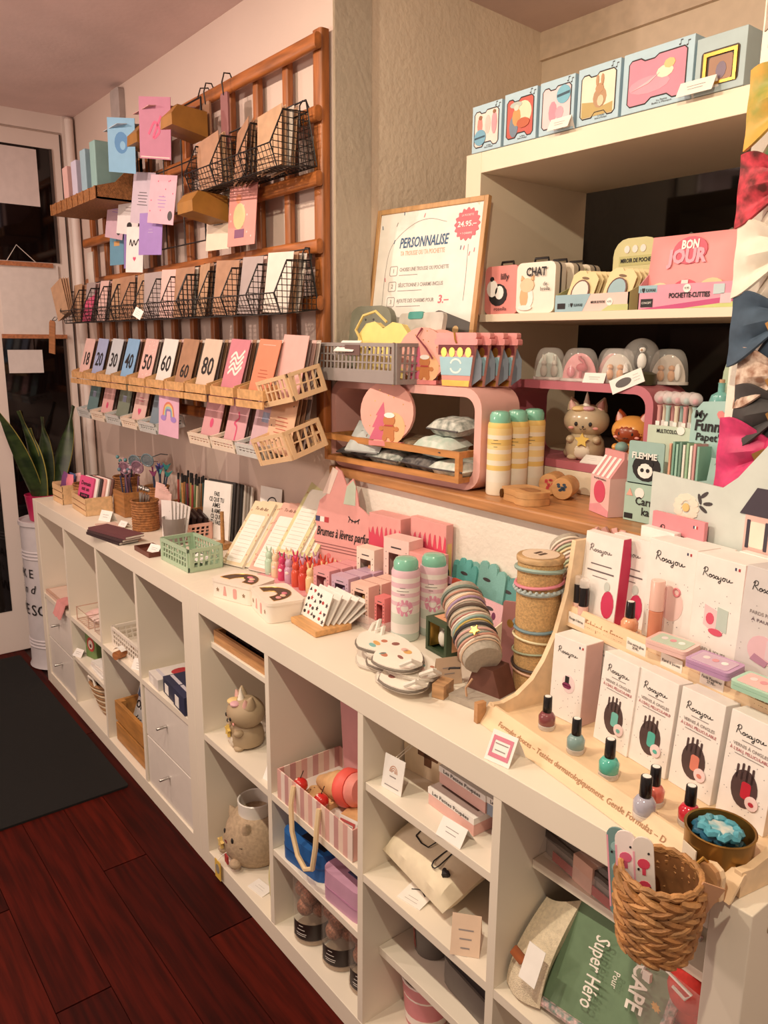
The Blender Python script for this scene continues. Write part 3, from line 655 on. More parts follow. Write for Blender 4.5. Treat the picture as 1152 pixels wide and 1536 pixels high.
PL = [(-1.30, 0.43, 0, 0.12, 0.10, 0.022, DKF, 'dark patterned flat pouch low at the left of the tray'), (-1.17, 0.43, 0, 0.13, 0.10, 0.024, FLOR, 'grey floral flat pouch lying under the hanging round card'),
      (-1.04, 0.435, 0, 0.13, 0.10, 0.024, DKF, 'black zip pouch low in the middle of the tray'), (-0.95, 0.435, 0.0, 0.10, 0.10, 0.024, FLOR2, 'sage flat pouch low at the right of the tray'),
      (-1.28, 0.44, 0.026, 0.11, 0.09, 0.022, TANF, 'tan pouch behind the owl pouch'), (-1.14, 0.445, 0.027, 0.12, 0.09, 0.022, TANF, 'olive-tan pouch behind the hanging round card'),
      (-1.01, 0.44, 0.027, 0.12, 0.09, 0.03, MINTF, 'mint zip pouch lying on top at the right'), (-0.985, 0.455, 0.06, 0.11, 0.08, 0.026, FLOR, 'white floral pouch on top of the mint pouch')]
for i, (x, y, z, a, b, c, m_, lb) in enumerate(PL): pouch(lb, (x, y, Z0+z*1.5), (R(8 if z else 0), 0, R(random.uniform(-8, 8))), a*1.06, b, c*1.55, m_, DGREY, i)
def owl(t):
    mb = MB().prism(ell(0.006, 0.0, 0.036, 0.03, 18), 0.026, 0.0285); mb.build('owl_face', mat((236, 228, 216), 0.8, var=0.05), t)
    for x in (-0.012, 0.022): MB().prism(ell(x, 0.004, 0.008, 0.004, 10), 0.0286, 0.0292).build('eye', INK, t)
    MB().prism([(0.003, -0.004), (0.007, -0.004), (0.005, -0.012)], 0.0286, 0.030).build('beak', KRAFT2, t)
pouch('pale grey owl-faced pouch leaning on the tray rail', (-1.25, 0.41, Z0+0.055), (R(48), 0, R(16)), 0.11, 0.095, 0.03, mat((196, 202, 200), 0.85, var=0.05), P(150, 150, 150), 11, mot=owl)
# snow-globe shaped felt bags with tree and gingerbread figure
FELT = mat((240, 176, 164), 0.8, var=0.03); TREE = P(222, 96, 130); GB = P(206, 122, 60); GLASSY = P(248, 186, 132)
def globe_pouch(label, loc, rot, r=0.074, th=0.012, group='round pink globe pouches'):
    t = thing('globe_pouch', label, 'pouch', loc, rot, group)
    pts = [(r*math.sin(a), r*1.12+r*math.cos(a)) for a in [R(-155+310*k/24) for k in range(25)]]; pts = list(reversed(pts))
    pts = [(-0.56*r, 0), (0.56*r, 0)] + [p for p in pts]
    MB().prism([(p[0], p[1]) for p in pts], 0, th, 'y').build('pouch_body', FELT, t)
    MB().box(-0.62*r, -0.002, 0, 0.62*r, th+0.002, 0.16*r).build('base', mat((226, 140, 140), 0.7), t, smooth=False)
    s = r
    MB().add([(x*s, -0.0006, z*s) for x, z in ((-0.62, 0.2), (0.0, 0.2), (0.0, 0.55), (-0.1, 0.6), (0.0, 0.95), (-0.05, 1.0), (-0.12, 1.45), (-0.4, 1.0), (-0.33, 1.0), (-0.52, 0.6), (-0.42, 0.6))], [tuple(range(11))]).build('tree', TREE, t, smooth=False)
    MB().add([(x*s, -0.0005, z*s) for x, z in ell(0.3, 0.62, 0.42, 0.5, 16)], [tuple(range(16))]).build('glow_patch', GLASSY, t, smooth=False)
    mb = MB().prism(ell(0.12*s, 0.85*s, 0.22*s, 0.2*s, 14), -0.0022, 0, 'y').prism(rrect(-0.08*s, 0.28*s, 0.32*s, 0.72*s, 0.08*s), -0.002, 0, 'y')
    for x in (-0.03, 0.25): mb.prism(ell(x*s, 0.28*s, 0.09*s, 0.12*s, 8), -0.0021, 0, 'y')
    for x in (-0.16, 0.40): mb.prism(ell(x*s, 0.58*s, 0.09*s, 0.08*s, 8), -0.0021, 0, 'y')
    mb.build('gingerbread_figure', GB, t, smooth=False)
    MB().prism(ell(0.13*s, 1.02*s, 0.2*s, 0.09*s, 10), -0.003, -0.0022, 'y').build('icing_hat', P(246, 240, 236), t, smooth=False)
    MB().box(-0.04*s, -0.003, 0.66*s, 0.28*s, -0.0022, 0.71*s).build('scarf', P(200, 60, 60), t, smooth=False)
    mb = MB(); rn = random.Random(4)
    for _ in range(14):
        a, q = rn.uniform(0, 6.28), rn.uniform(0.5, 0.92)*r
        mb.prism(ell(q*math.cos(a), r*1.12+q*math.sin(a), 0.0016, 0.0016, 5), -0.0004, 0, 'y')
    mb.build('gold_dots', GOLD, t, smooth=False)
    return t
g = globe_pouch('round pink globe pouch hanging in front of the pink cube', (-1.148, 0.374, 1.172), (R(-4), 0, R(22)))
MB().tube([(0, 0.006, 0.155), (0.002, 0.004, 0.168), (0, 0.018, 0.175), (0.0, 0.03, 0.16)], 0.002, 5).build('cord', P(120, 60, 70), g)
MB().prism(ell(0.0, 0.168, 0.009, 0.010, 12), -0.004, -0.002, 'y').build('hang_disc', P(240, 232, 224), g)
MB().tube([(-0.004, -0.003, 0.158), (0, -0.004, 0.152), (0.004, -0.003, 0.158)], 0.0014, 4).build('clip', INK, g)
g = globe_pouch('front round pink globe pouch standing beside the grey crate', (-1.075, 0.425, 1.3235), (0, 0, R(24)), 0.062)
MB().tube([(0.0, -0.003, 0.13), (-0.012, -0.006, 0.11), (0.012, -0.007, 0.085), (0.03, -0.006, 0.06)], 0.0022, 5).build('bow_cord', P(140, 40, 60), g)
globe_pouch('rear round pink globe pouch half hidden behind the front one', (-1.06, 0.468, 1.3235), (0, 0, R(24)), 0.060)
# cup-shaped pouches
def cup_pouch(label, loc, rz):
    t = thing('cup_pouch', label, 'pouch', loc, (0, 0, rz), 'cup-shaped pouches on the pink cube')
    hh = 0.118
    def X(z): return 0.036+0.016*z/hh
    MB().prism([(-X(0), 0), (X(0), 0), (X(.095), .095), (-X(.095), .095)], 0, 0.014, 'y').build('cup_body', P(226, 150, 140), t, smooth=False)
    MB().prism(rrect(-0.058, 0.092, 0.058, 0.106, 0.004), -0.003, 0.017, 'y').build('lid_rim', mat((238, 156, 156), 0.5), t, smooth=False)
    MB().prism(rrect(-0.054, 0.106, 0.054, 0.119, 0.004), -0.002, 0.016, 'y').build('lid_top', mat((240, 160, 158), 0.5), t, smooth=False)
    MB().prism([(-X(.027), .025), (X(.027), .025), (X(.066), .066), (-X(.066), .066)], -0.0010, 0, 'y').build('blue_label', P(160, 206, 222), t, smooth=False)
    MB().prism([(-X(0.0), 0.001), (X(0.0), 0.001), (X(.014), .014), (-X(.014), .014)], -0.0010, 0, 'y').build('glitter_band', GOLD, t, smooth=False)
    drip = [(-X(.092), .092)]
    for k in range(7): drip += [(-0.045+0.015*k-0.004, .080 if k % 2 else .070), (-0.045+0.015*k+0.004, .080 if k % 2 else .070)]
    drip += [(X(.092), .092)]
    MB().add([(x, -0.0008, z) for x, z in drip], [tuple(range(len(drip)))]).build('drip', P(120, 40, 46), t, smooth=False)
    for k in range(4): MB().prism(ell(-0.033+0.022*k, 0.076, 0.008, 0.011, 10), -0.0015, 0, 'y').build('gold_drop', GOLD, t, smooth=False)
    mb = MB()
    for a0 in (20, 200): ribbon(mb, [(0.015*math.cos(R(a0+140*k/6)), 0.046+0.015*math.sin(R(a0+140*k/6))) for k in range(7)], 0.004, -0.0013)
    mb.build('ring_mark', P(244, 244, 240), t, smooth=False)
    MB().prism([(X(0)+0.0004, 0.002), (0.062, 0.02), (0.062, 0.06), (X(.09), 0.085)], 0.010, 0.011, 'y').build('hang_tag', P(110, 120, 134), t, smooth=False)
    MB().tube([(-0.004, -0.004, 0.119), (0, -0.006, 0.104), (0.003, -0.004, 0.096)], 0.002, 5).build('charm', GOLD, t)
for k, lb in enumerate(('front cup-shaped pouch with pink lid and blue band', 'second cup-shaped pouch behind the front one', 'third cup-shaped pouch behind the front one', 'rearmost cup-shaped pouch next to the cabinet')):
    cup_pouch(lb, (-0.962+0.012*k, 0.428+0.03*k, 1.3235), R(12))
# grey perforated crate with pouches in it
GREYP = mat((152, 142, 140), 0.5, var=0.02)
t = folding_crate('storage_crate', 'grey perforated plastic crate on the pink cube shelf', (-1.245, 0.352, 1.3235), (0, 0, R(1)), 0.315, 0.14, 0.095, GREYP, slots=18, rows=4, rim=0.009)
MB().box(-0.1585, -0.006, 0.001, 0.1585, 0.0, 0.030).build('base_band', GREYP, t, smooth=False)
MB().box(-0.03, -0.007, 0.065, 0.03, -0.0045, 0.09).build('label_holder', mat((110, 84, 80), 0.5), t, smooth=False)
card('white price card with a pink stripe on the grey crate', (-1.275, 0.338, 1.398), (-R(50), 0, R(4)), 0.075, 0.04, PAPER, [('r', -0.35, 0.35, 0.2, 0.7, P(210, 120, 130))], name='price_card')
def flat_bag(label, loc, rot, pts, m, th=0.02, name='flat_bag', cat='bag'):
    t = thing(name, label, cat, loc, rot)
    o = MB().prism(pts, 0, th, 'y').build('bag_body', m, t, bevel=th*0.35)
    return t
t = flat_bag('grey-green rounded bag standing at the back left of the crate', (-1.33, 0.44, 1.329), (-R(8), 0, R(6)), rrect(-0.075, 0, 0.085, 0.185, 0.04), mat((128, 128, 112), 0.6))
for x in (-0.01, 0.02): MB().lathe([(0.003, 0), (0.003, -0.001)], 8, (x, 0, 0.15), ax='y').build('rivet', DGREY, t)
t = flat_bag('pale yellow heart-topped bag with cord handle in the crate', (-1.20, 0.395, 1.329), (-R(6), 0, R(8)), [(-0.08, 0.0), (0.08, 0.0), (0.088, 0.06), (0.085, 0.11), (0.06, 0.135), (0.03, 0.14), (0.0, 0.125), (-0.03, 0.142), (-0.06, 0.137), (-0.085, 0.11), (-0.088, 0.06)], mat((240, 216, 132), 0.6, var=0.04))
MB().tube([(-0.07, 0.0, 0.09), (-0.085, -0.01, 0.12), (-0.06, -0.012, 0.155), (-0.02, -0.01, 0.165), (0.01, 0.0, 0.14)], 0.0035, 6).build('cord_handle', mat((232, 206, 128), 0.6), t)
mb = MB().tube([(0.042+0.012*math.cos(2*PI*k/12), -0.003, 0.075+0.012*math.sin(2*PI*k/12)) for k in range(12)], 0.004, 6, True); mb.build('bun_charm', P(110, 60, 50), t)
for x, z in ((-0.04, 0.075), (-0.02, 0.085), (0.0, 0.07)): MB().ball((x, -0.002, z), 0.003, n=8, m=5).build('bead', INK, t)
PLAST = mat((206, 200, 190), 0.3, var=0.1, scale=20)
t = flat_bag('clear wrapped bag with a teal cap behind the yellow bag', (-1.15, 0.455, 1.329), (-R(10), 0, R(-4)), rrect(-0.09, 0, 0.09, 0.165, 0.012), PLAST, 0.012)
MB().prism(rrect(-0.05, 0.15, 0.01, 0.168, 0.006), -0.002, 0.006, 'y').build('teal_flap', P(70, 160, 150), t)
# ---------------------------------------------------------------- framed poster
OAK = wood((206, 158, 106), 0.45, (20, 20, 3), 0.12)
po = thing('framed_poster', 'oak-framed white poster headed PERSONNALISE leaning on the cabinet', 'poster', (-1.222, 0.516, 1.3235), (-R(8), 0, R(8)))
PW, PH = 0.366, 0.445
MB().box(-PW/2+0.004, 0.004, 0.004, PW/2-0.004, 0.010, PH-0.004).build('sheet', P(240, 234, 226), po, smooth=False)
for b_ in ((-PW/2, 0, 0, -PW/2+0.013, 0.014, PH), (PW/2-0.013, 0, 0, PW/2, 0.014, PH), (-PW/2+0.013, 0, 0, PW/2-0.013, 0.014, 0.013), (-PW/2+0.013, 0, PH-0.013, PW/2-0.013, 0.014, PH)):
    MB().box(*b_).build('frame_bar', OAK, po, smooth=False, bevel=0.0015)
BLUT = P(52, 96, 138); PT = P(236, 180, 150); GT = P(150, 140, 138); PKT = P(224, 104, 120)
Y = 0.0034
text('PERSONNALISE', 0.036, BLUT, po, (-0.012, Y, 0.352), bold=0.02, shear=0.2, wid=0.165)
text('TA TROUSSE OU TA POCHETTE', 0.0165, PT, po, (-0.012, Y, 0.326), bold=0.01, wid=0.15)
for k, s in enumerate(('CHOISIS UNE TROUSSE OU POCHETTE', 'SÉLECTIONNE 3 CHARMS INCLUS', 'AJOUTE DES CHARMS POUR')):
    z = 0.283-0.040*k
    mb = MB(); ribbon(mb, rrect(-0.118, z-0.012, -0.092, z+0.012, 0.004)+[(-0.096, z-0.012)], 0.0016, Y); mb.build('number_box', GT, po, smooth=False)
    text(str(k+1), 0.015, GT, po, (-0.105, Y, z))
    text(s, 0.0135, GT, po, (-0.084, Y, z+0.002), align='LEFT', bold=0.008, wid=(0.165, 0.152, 0.128)[k])
    MB().box(-0.084, Y-0.0003, z-0.0125, 0.0 if k else -0.02, Y, z-0.0112).build('underline', GT, po, smooth=False)
text('3.–', 0.028, PKT, po, (0.074, Y, 0.205), bold=0.02, shear=0.1)
mb = MB().prism([((0.037+0.003*math.cos(16*a))*math.cos(a)+0.125, (0.037+0.003*math.cos(16*a))*math.sin(a)+0.383) for a in [2*PI*k/96 for k in range(96)]], Y-0.0006, Y+0.001, 'y'); mb.build('price_badge', P(222, 104, 116), po, smooth=False)
text('24.95.–', 0.018, P(246, 240, 236), po, (0.125, Y-0.001, 0.383), bold=0.02, wid=0.058)
text('LA POCHETTE', 0.007, P(246, 240, 236), po, (0.125, Y-0.001, 0.404), wid=0.036); text('+ 3 CHARMS', 0.007, P(246, 240, 236), po, (0.125, Y-0.001, 0.361), wid=0.036)
rn = random.Random(3)
for cm in (BLUT, PKT, GT):
    mb = MB()
    for _ in range(9):
        x, z = rn.uniform(-0.165, 0.165), rn.uniform(0.23, 0.425)
        if abs(x) < 0.10 and z < 0.40 or (x > 0.07 and z > 0.33): continue
        a = rn.uniform(-0.004, 0.004); mb.add([(x, Y, z), (x+0.0025, Y, z), (x+0.0025+a, Y, z+0.010), (x+a, Y, z+0.010)], [(0, 1, 2, 3)])
    mb.build('confetti', cm, po, smooth=False)
mb = MB(); ribbon(mb, [(-0.135, 0.16), (-0.135, 0.28), (-0.12, 0.35), (-0.06, 0.395), (0.0, 0.408), (0.06, 0.395)], 0.0012, Y); ribbon(mb, [(0.135, 0.335), (0.138, 0.26), (0.138, 0.2)], 0.0012, Y); mb.build('arch_line', GT, po, smooth=False)
MB().add([(x, Y, z) for x, z in ((-0.10, 0.10), (0.01, 0.10), (0.01, 0.135), (-0.02, 0.152), (-0.10, 0.122))], [(0, 1, 2, 3, 4)]).build('printed_pouch', P(64, 124, 168), po, smooth=False)
MB().add([(x*math.cos(-.3)-z*math.sin(-.3)+0.105, Y, x*math.sin(-.3)+z*math.cos(-.3)+0.115) for x, z in rrect(-0.07, -0.05, 0.07, 0.05, 0.02)], [tuple(range(20))]).build('printed_pouch', P(92, 86, 82), po, smooth=False)
for x, z, r_, cm in ((0.085, 0.142, 0.010, P(210, 206, 190)), (0.062, 0.12, 0.007, PKT), (0.078, 0.118, 0.007, PKT), (0.125, 0.13, 0.010, P(224, 180, 120)), (0.098, 0.098, 0.009, P(240, 236, 230)), (0.135, 0.088, 0.010, P(232, 110, 130)), (0.1, 0.078, 0.008, P(236, 200, 120))):
    MB().add([(a, Y-0.0004, b) for a, b in ell(x, z, r_, r_, 10)], [tuple(range(10))]).build('printed_charm', cm, po, smooth=False)
# ---------------------------------------------------------------- music boxes on top of the cabinet
LB = P(176, 206, 222)
def note_mark(mb, x, z, s):
    mb.prism(ell(x, z, 0.0022*s, 0.0016*s, 6), -0.0006, 0, 'y').box(x+0.0014*s, -0.0006, z, x+0.0022*s, 0, z+0.008*s).box(x+0.0014*s, -0.0006, z+0.006*s, x+0.006*s, 0, z+0.008*s)
def music_box(label, x0, x1, h_, bgm, pic, d_=0.075):
    w_ = x1-x0
    t = thing('music_box', label, 'box', (x0+w_/2, 0.597, 1.8608), (0, 0, 0), 'boxed music boxes on the cabinet')
    MB().box(-w_/2, 0, 0, w_/2, d_, h_).build('carton', LB, t, smooth=False, bevel=0.001)
    a, b, z0, z1 = -w_*0.41, w_*0.41, h_*0.10, h_*0.86
    win = [(a, z0+0.006), (a+0.006, z0), (-w_*.14, z0), (-w_*0.06, z0+h_*.08), (w_*.16, z0+h_*.08), (w_*.24, z0), (b-0.006, z0), (b, z0+0.006), (b, z1-0.006), (b-0.006, z1), (w_*0.02, z1), (-w_*.04, z1-h_*.05), (-w_*.18, z1-h_*.05), (-w_*.24, z1), (a+0.006, z1), (a, z1-0.006)]
    MB().prism(win, -0.0006, 0, 'y').build('window_print', bgm, t, smooth=False)
    mb = MB(); mb.tube([(x, -0.0006, z) for x, z in win], 0.0013, 4, True); mb.build('window_edge', DGREY, t)
    for i_, (nm, pts, m_) in enumerate(pic):
        MB().prism([(x*w_, z*h_) for x, z in pts], -0.0010-0.0003*i_, -0.0004, 'y').build(nm, m_, t, smooth=False)
    mb = MB(); note_mark(mb, w_*0.30, h_*0.90, 1); note_mark(mb, w_*0.40, h_*0.86, 1); mb.build('note_marks', DGREY, t, smooth=False)
    text('La Petite\nBoîte à Musique', h_*0.042, DGREY, t, (w_*0.10, -0.0012, h_*0.085), wid=w_*0.28)
    return t
SK = P(240, 206, 190); BR = P(150, 96, 60); RED = P(206, 84, 72); CRM = P(238, 222, 196)
music_box('leftmost light-blue music box, three pink dancers with blue sticker', -1.106, -1.012, 0.102, P(240, 214, 204),
    [('dancer', ell(-0.22, 0.55, 0.09, 0.2, 10), P(226, 130, 120)), ('dancer', ell(0.05, 0.55, 0.09, 0.2, 10), P(236, 190, 180)), ('dancer', ell(0.27, 0.55, 0.09, 0.24, 10), P(232, 150, 160)), ('head', ell(-0.2, 0.72, 0.06, 0.05, 8), BR), ('head', ell(0.27, 0.78, 0.05, 0.045, 8), BR), ('sticker', ell(-0.2, 0.3, 0.2, 0.17, 16), P(110, 170, 200)), ('sticker_band', [(-0.38, 0.27), (-0.02, 0.29), (-0.02, 0.33), (-0.38, 0.31)], P(50, 80, 100))])
music_box('light-blue music box with straw-hatted figure on red', -1.003, -0.908, 0.106, RED,
    [('moon', ell(0.1, 0.55, 0.26, 0.24, 18), P(240, 216, 180)), ('coat', ell(-0.18, 0.33, 0.14, 0.22, 10), P(110, 130, 150)), ('vest', ell(-0.1, 0.5, 0.13, 0.18, 10), P(206, 150, 80)), ('hat', ell(-0.12, 0.74, 0.19, 0.06, 10), P(180, 190, 180)), ('head', ell(-0.1, 0.68, 0.08, 0.06, 8), SK), ('fox', ell(0.12, 0.36, 0.2, 0.1, 10), P(200, 90, 50))])
music_box('light-blue music box with pink slippers and blue round sticker', -0.899, -0.806, 0.106, P(242, 200, 204),
    [('ribbon', ell(-0.1, 0.4, 0.12, 0.2, 10), P(230, 140, 160)), ('ribbon', ell(0.1, 0.36, 0.12, 0.12, 10), P(236, 160, 176)), ('sticker', ell(0.2, 0.68, 0.2, 0.17, 16), P(110, 180, 206)), ('sticker_band', [(0.02, 0.64), (0.38, 0.67), (0.38, 0.72), (0.02, 0.69)], P(50, 80, 100))])
music_box('light-blue music box with a brown rabbit in a meadow', -0.797, -0.695, 0.108, CRM,
    [('grass', [(-0.38, 0.12), (0.36, 0.12), (0.36, 0.3), (0.1, 0.26), (-0.1, 0.36), (-0.38, 0.4)], P(190, 160, 90)), ('rabbit', ell(0.05, 0.42, 0.16, 0.18, 12), P(186, 140, 100)), ('head', ell(0.04, 0.58, 0.1, 0.09, 10), P(190, 140, 96)), ('ear', ell(-0.02, 0.72, 0.035, 0.1, 8), P(190, 140, 96)), ('ear', ell(0.1, 0.72, 0.035, 0.1, 8), P(190, 140, 96)), ('belly', ell(0.08, 0.36, 0.08, 0.1, 8), P(222, 196, 160))])
music_box('largest light-blue music box with a star figure on pink', -0.688, -0.538, 0.108, P(228, 132, 156),
    [('cloud', ell(-0.1, 0.4, 0.3, 0.14, 12), P(232, 150, 170)), ('figure', ell(0.12, 0.55, 0.12, 0.1, 10), P(240, 226, 196)), ('hair', ell(0.18, 0.66, 0.08, 0.08, 8), P(230, 190, 120)), ('scarf', [(-0.35, 0.35), (-0.1, 0.42), (0.05, 0.55), (-0.12, 0.46)], P(236, 180, 190))], 0.085)
t = thing('music_box', 'grey-blue box with a gold-framed picture, rightmost on the cabinet', 'box', (-0.486, 0.597, 1.8608), (0, 0, 0), 'boxed music boxes on the cabinet')
MB().box(-0.047, 0, 0, 0.047, 0.08, 0.095).build('carton', P(172, 192, 196), t, smooth=False, bevel=0.001)
MB().prism(rrect(-0.036, 0.012, 0.036, 0.070, 0.006), -0.0008, 0, 'y').build('window_recess', P(70, 50, 36), t, smooth=False)
mb = MB()
for b_ in ((-0.03, -0.004, 0.012, -0.024, 0, 0.066), (0.027, -0.004, 0.012, 0.033, 0, 0.066), (-0.024, -0.004, 0.06, 0.027, 0, 0.066), (-0.024, -0.004, 0.012, 0.027, 0, 0.017)): mb.box(*b_)
mb.build('gold_frame', GOLD, t, smooth=False); MB().prism(rrect(-0.02, 0.018, 0.024, 0.058, 0.004), -0.0015, -0.0006, 'y').build('picture', P(170, 122, 96), t, smooth=False)
MB().prism(ell(0.004, 0.034, 0.010, 0.014, 10), -0.0022, -0.0014, 'y').build('figure', P(130, 110, 130), t, smooth=False)
def tent(label, loc, rz, w_=0.055, h_=0.03, lean=28, lines=2, border=None, m=None, extra=None):
    t = thing('price_card', label, 'price card', loc, (0, 0, rz))
    s, c = math.sin(R(lean)), math.cos(R(lean)); m = m or PAPER
    MB().prism([(0, 0), (0.0012, 0), (h_*s+0.0006, h_*c), (2*h_*s, 0), (2*h_*s+0.0012, 0), (h_*s+0.0006, h_*c+0.0016)], -w_/2, w_/2, 'x').build('folded_card', m, t, smooth=False)
    mb = MB()
    for k in range(lines):
        q = 0.62-0.22*k; ww = w_*0.26*(1-0.2*k)
        mb.add([(-ww, h_*s*q-0.0007, h_*c*q), (ww, h_*s*q-0.0007, h_*c*q), (ww, h_*s*(q+.035)-0.0007, h_*c*(q+.035)), (-ww, h_*s*(q+.035)-0.0007, h_*c*(q+.035))], [(0, 1, 2, 3)])
    mb.build('print_lines', GT, t, smooth=False)
    if border:
        mb = MB(); P4 = [(-w_*.40, .16), (w_*.40, .16), (w_*.40, .88), (-w_*.40, .88)]; I4 = [(-w_*.30, .30), (w_*.30, .30), (w_*.30, .74), (-w_*.30, .74)]
        vs = [(x, h_*s*q-0.0009, h_*c*q) for x, q in P4+I4]; mb.add(vs, [(k, (k+1) % 4, 4+(k+1) % 4, 4+k) for k in range(4)]); mb.build('border', border, t, smooth=False)
    return t
tent('white price card before the slipper music box', (-0.83, 0.575, 1.8608), 0, 0.055, 0.026)
tent('white price card before the gold-framed picture box', (-0.52, 0.575, 1.8608), 0, 0.07, 0.028)
# ---------------------------------------------------------------- suitcases and displays on the cabinet's middle shelf
ZM = 1.489
def suitcase(label, loc, rz, m, mot):
    t = thing('mini_suitcase', label, 'suitcase', loc, (0, 0, rz), 'mini suitcases')
    MB().prism(rrect(-0.054, 0, 0.054, 0.112, 0.014), 0, 0.040, 'y').build('shell', m, t, bevel=0.004)
    MB().prism(rrect(-0.0546, -0.0004, 0.0546, 0.1124, 0.014), 0.017, 0.023, 'y').build('zip_band', DGREY, t)
    MB().tube([(-0.02, 0.02, 0.112), (-0.018, 0.02, 0.122), (0.018, 0.02, 0.122), (0.02, 0.02, 0.112)], 0.0028, 6).build('handle', BLACKW, t)
    mot(t)
    return t
def panda(t):
    for nm, pts, m_ in (('panda_body', ell(-0.01, 0.045, 0.03, 0.026, 14), INK), ('panda_belly', ell(-0.004, 0.05, 0.014, 0.016, 12), PAPER), ('panda_head', ell(-0.028, 0.06, 0.018, 0.02, 12), PAPER), ('ear', ell(-0.03, 0.082, 0.006, 0.006, 8), INK)):
        MB().prism(pts, -0.0016 if nm == 'panda_body' else -0.0024, 0, 'y').build(nm, m_, t, smooth=False)
    text('lilly', 0.02, INK, t, (0.012, -0.0026, 0.086), bold=0.01, wid=0.026); text('rosella', 0.012, INK, t, (0.0, -0.0026, 0.012), wid=0.04)
def catm(t):
    for nm, pts, m_ in (('cat_body', ell(-0.022, 0.034, 0.018, 0.026, 14), PAPER), ('cat_patch', ell(-0.03, 0.036, 0.012, 0.024, 12), P(236, 176, 124)), ('cat_head', ell(-0.022, 0.062, 0.02, 0.016, 12), P(240, 200, 160)), ('ear', [(-0.04, 0.072), (-0.03, 0.076), (-0.038, 0.084)], P(236, 176, 124)), ('ear', [(-0.012, 0.076), (-0.004, 0.072), (-0.004, 0.084)], P(236, 176, 124)), ('paw', ell(-0.026, 0.012, 0.02, 0.006, 10), PAPER)):
        MB().prism(pts, -0.0012-0.0004*len(t.children) % 0.004, 0, 'y').build(nm, m_, t, smooth=False)
    text('CHAT', 0.026, INK, t, (0.004, -0.0046, 0.090), bold=0.03, wid=0.056); text('de\nbrolla', 0.012, INK, t, (0.03, -0.0046, 0.058), wid=0.026)
def plain(t): MB().prism(ell(0, 0.05, 0.02, 0.02, 12), -0.001, 0, 'y').build('print', P(220, 190, 170), t, smooth=False)
suitcase('pink mini suitcase with a panda beside the poster frame', (-1.016, 0.622, ZM), R(0), mat((226, 142, 136), 0.4, var=0.02), panda)
suitcase('front white mini suitcase printed CHAT', (-0.903, 0.615, ZM), R(4), mat((240, 230, 216), 0.4, var=0.02), catm)
suitcase('cream mini suitcase behind the CHAT suitcase', (-0.90, 0.675, ZM), R(4), mat((232, 218, 198), 0.4, var=0.02), plain)
suitcase('rearmost ivory mini suitcase behind the CHAT suitcase', (-0.90, 0.735, ZM), R(4), mat((226, 212, 190), 0.4, var=0.02), plain)
t = thing('display_box', 'colourful counter display tray of MIROIR DE POCHE pocket mirrors', 'display box', (-0.745, 0.612, ZM))
MB().box(-0.095, 0, 0, 0.095, 0.003, 0.036).build('front_panel', P(236, 200, 190), t, smooth=False)
MB().prism([(-0.095, 0.0), (-0.02, 0.0), (0.0, 0.036), (-0.095, 0.036)], -0.0006, 0, 'y').build('blue_flash', P(150, 186, 200), t, smooth=False)
MB().prism([(0.03, 0), (0.095, 0), (0.095, 0.012), (0.05, 0.012)], -0.0006, 0, 'y').build('green_flash', P(196, 200, 130), t, smooth=False)
for s in (-1, 1): MB().prism([(0, 0), (0.10, 0), (0.10, 0.10), (0.06, 0.06), (0, 0.036)], s*0.094-0.001, s*0.094+0.001, 'x').build('side_panel', P(196, 196, 130), t, smooth=False)
MB().box(-0.094, 0.003, 0, 0.094, 0.10, 0.002).build('tray_floor', P(200, 190, 170), t, smooth=False)
MB().prism(rrect(-0.02, 0.0, 0.095, 0.155, 0.035), 0.098, 0.101, 'y').build('header_panel', P(206, 196, 136), t, smooth=False)
MB().box(-0.004, 0.0972, 0.098, 0.08, 0.0978, 0.118).build('title_plate', P(186, 180, 110), t, smooth=False)
text('MIROIR DE POCHE', 0.012, INK, t, (0.038, 0.0965, 0.108), bold=0.03, wid=0.075)
for x in (0.015, 0.035, 0.055): MB().prism(ell(x, 0.132, 0.007, 0.008, 10), 0.0965, 0.098, 'y').build('round_print', P(236, 220, 210), t, smooth=False)
MB().box(-0.088, -0.0012, 0.006, -0.066, -0.0006, 0.018).build('logo_patch', INK, t, smooth=False)
text('I ♥ KAWAII', 0.009, INK, t, (-0.038, -0.0012, 0.013), bold=0.01, wid=0.036); text('MIROIR DE POCHE', 0.007, INK, t, (0.02, -0.0012, 0.018), bold=0.02, wid=0.036)
MB().prism(ell(0.05, 0.018, 0.008, 0.008, 12), -0.0014, 0, 'y').build('price_dot', PAPER, t, smooth=False); text('4.95', 0.006, INK, t, (0.05, -0.0016, 0.018))
MIR = P(234, 208, 150)
mm = MB().prism([(-0.034, 0), (0.034, 0), (0.034, 0.075), (0.022, 0.086), (0.006, 0.088), (0, 0.082), (-0.006, 0.088), (-0.022, 0.086), (-0.034, 0.075)], 0, 0.002, 'y')
mme = mm.mesh('backing_card', MIR, False); oval = MB().prism(ell(0, 0.04, 0.022, 0.026, 18), -0.004, 0, 'y').mesh('mirror_oval', P(236, 220, 206), False)
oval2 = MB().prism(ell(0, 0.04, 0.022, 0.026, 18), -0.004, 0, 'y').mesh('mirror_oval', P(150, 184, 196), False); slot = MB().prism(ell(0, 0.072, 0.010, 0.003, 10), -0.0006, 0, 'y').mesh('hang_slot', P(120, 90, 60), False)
rimm = MB().tube([(0.022*math.cos(2*PI*k/18), -0.003, 0.04+0.026*math.sin(2*PI*k/18)) for k in range(18)], 0.002, 4, True).mesh('mirror_rim', P(120, 80, 70))
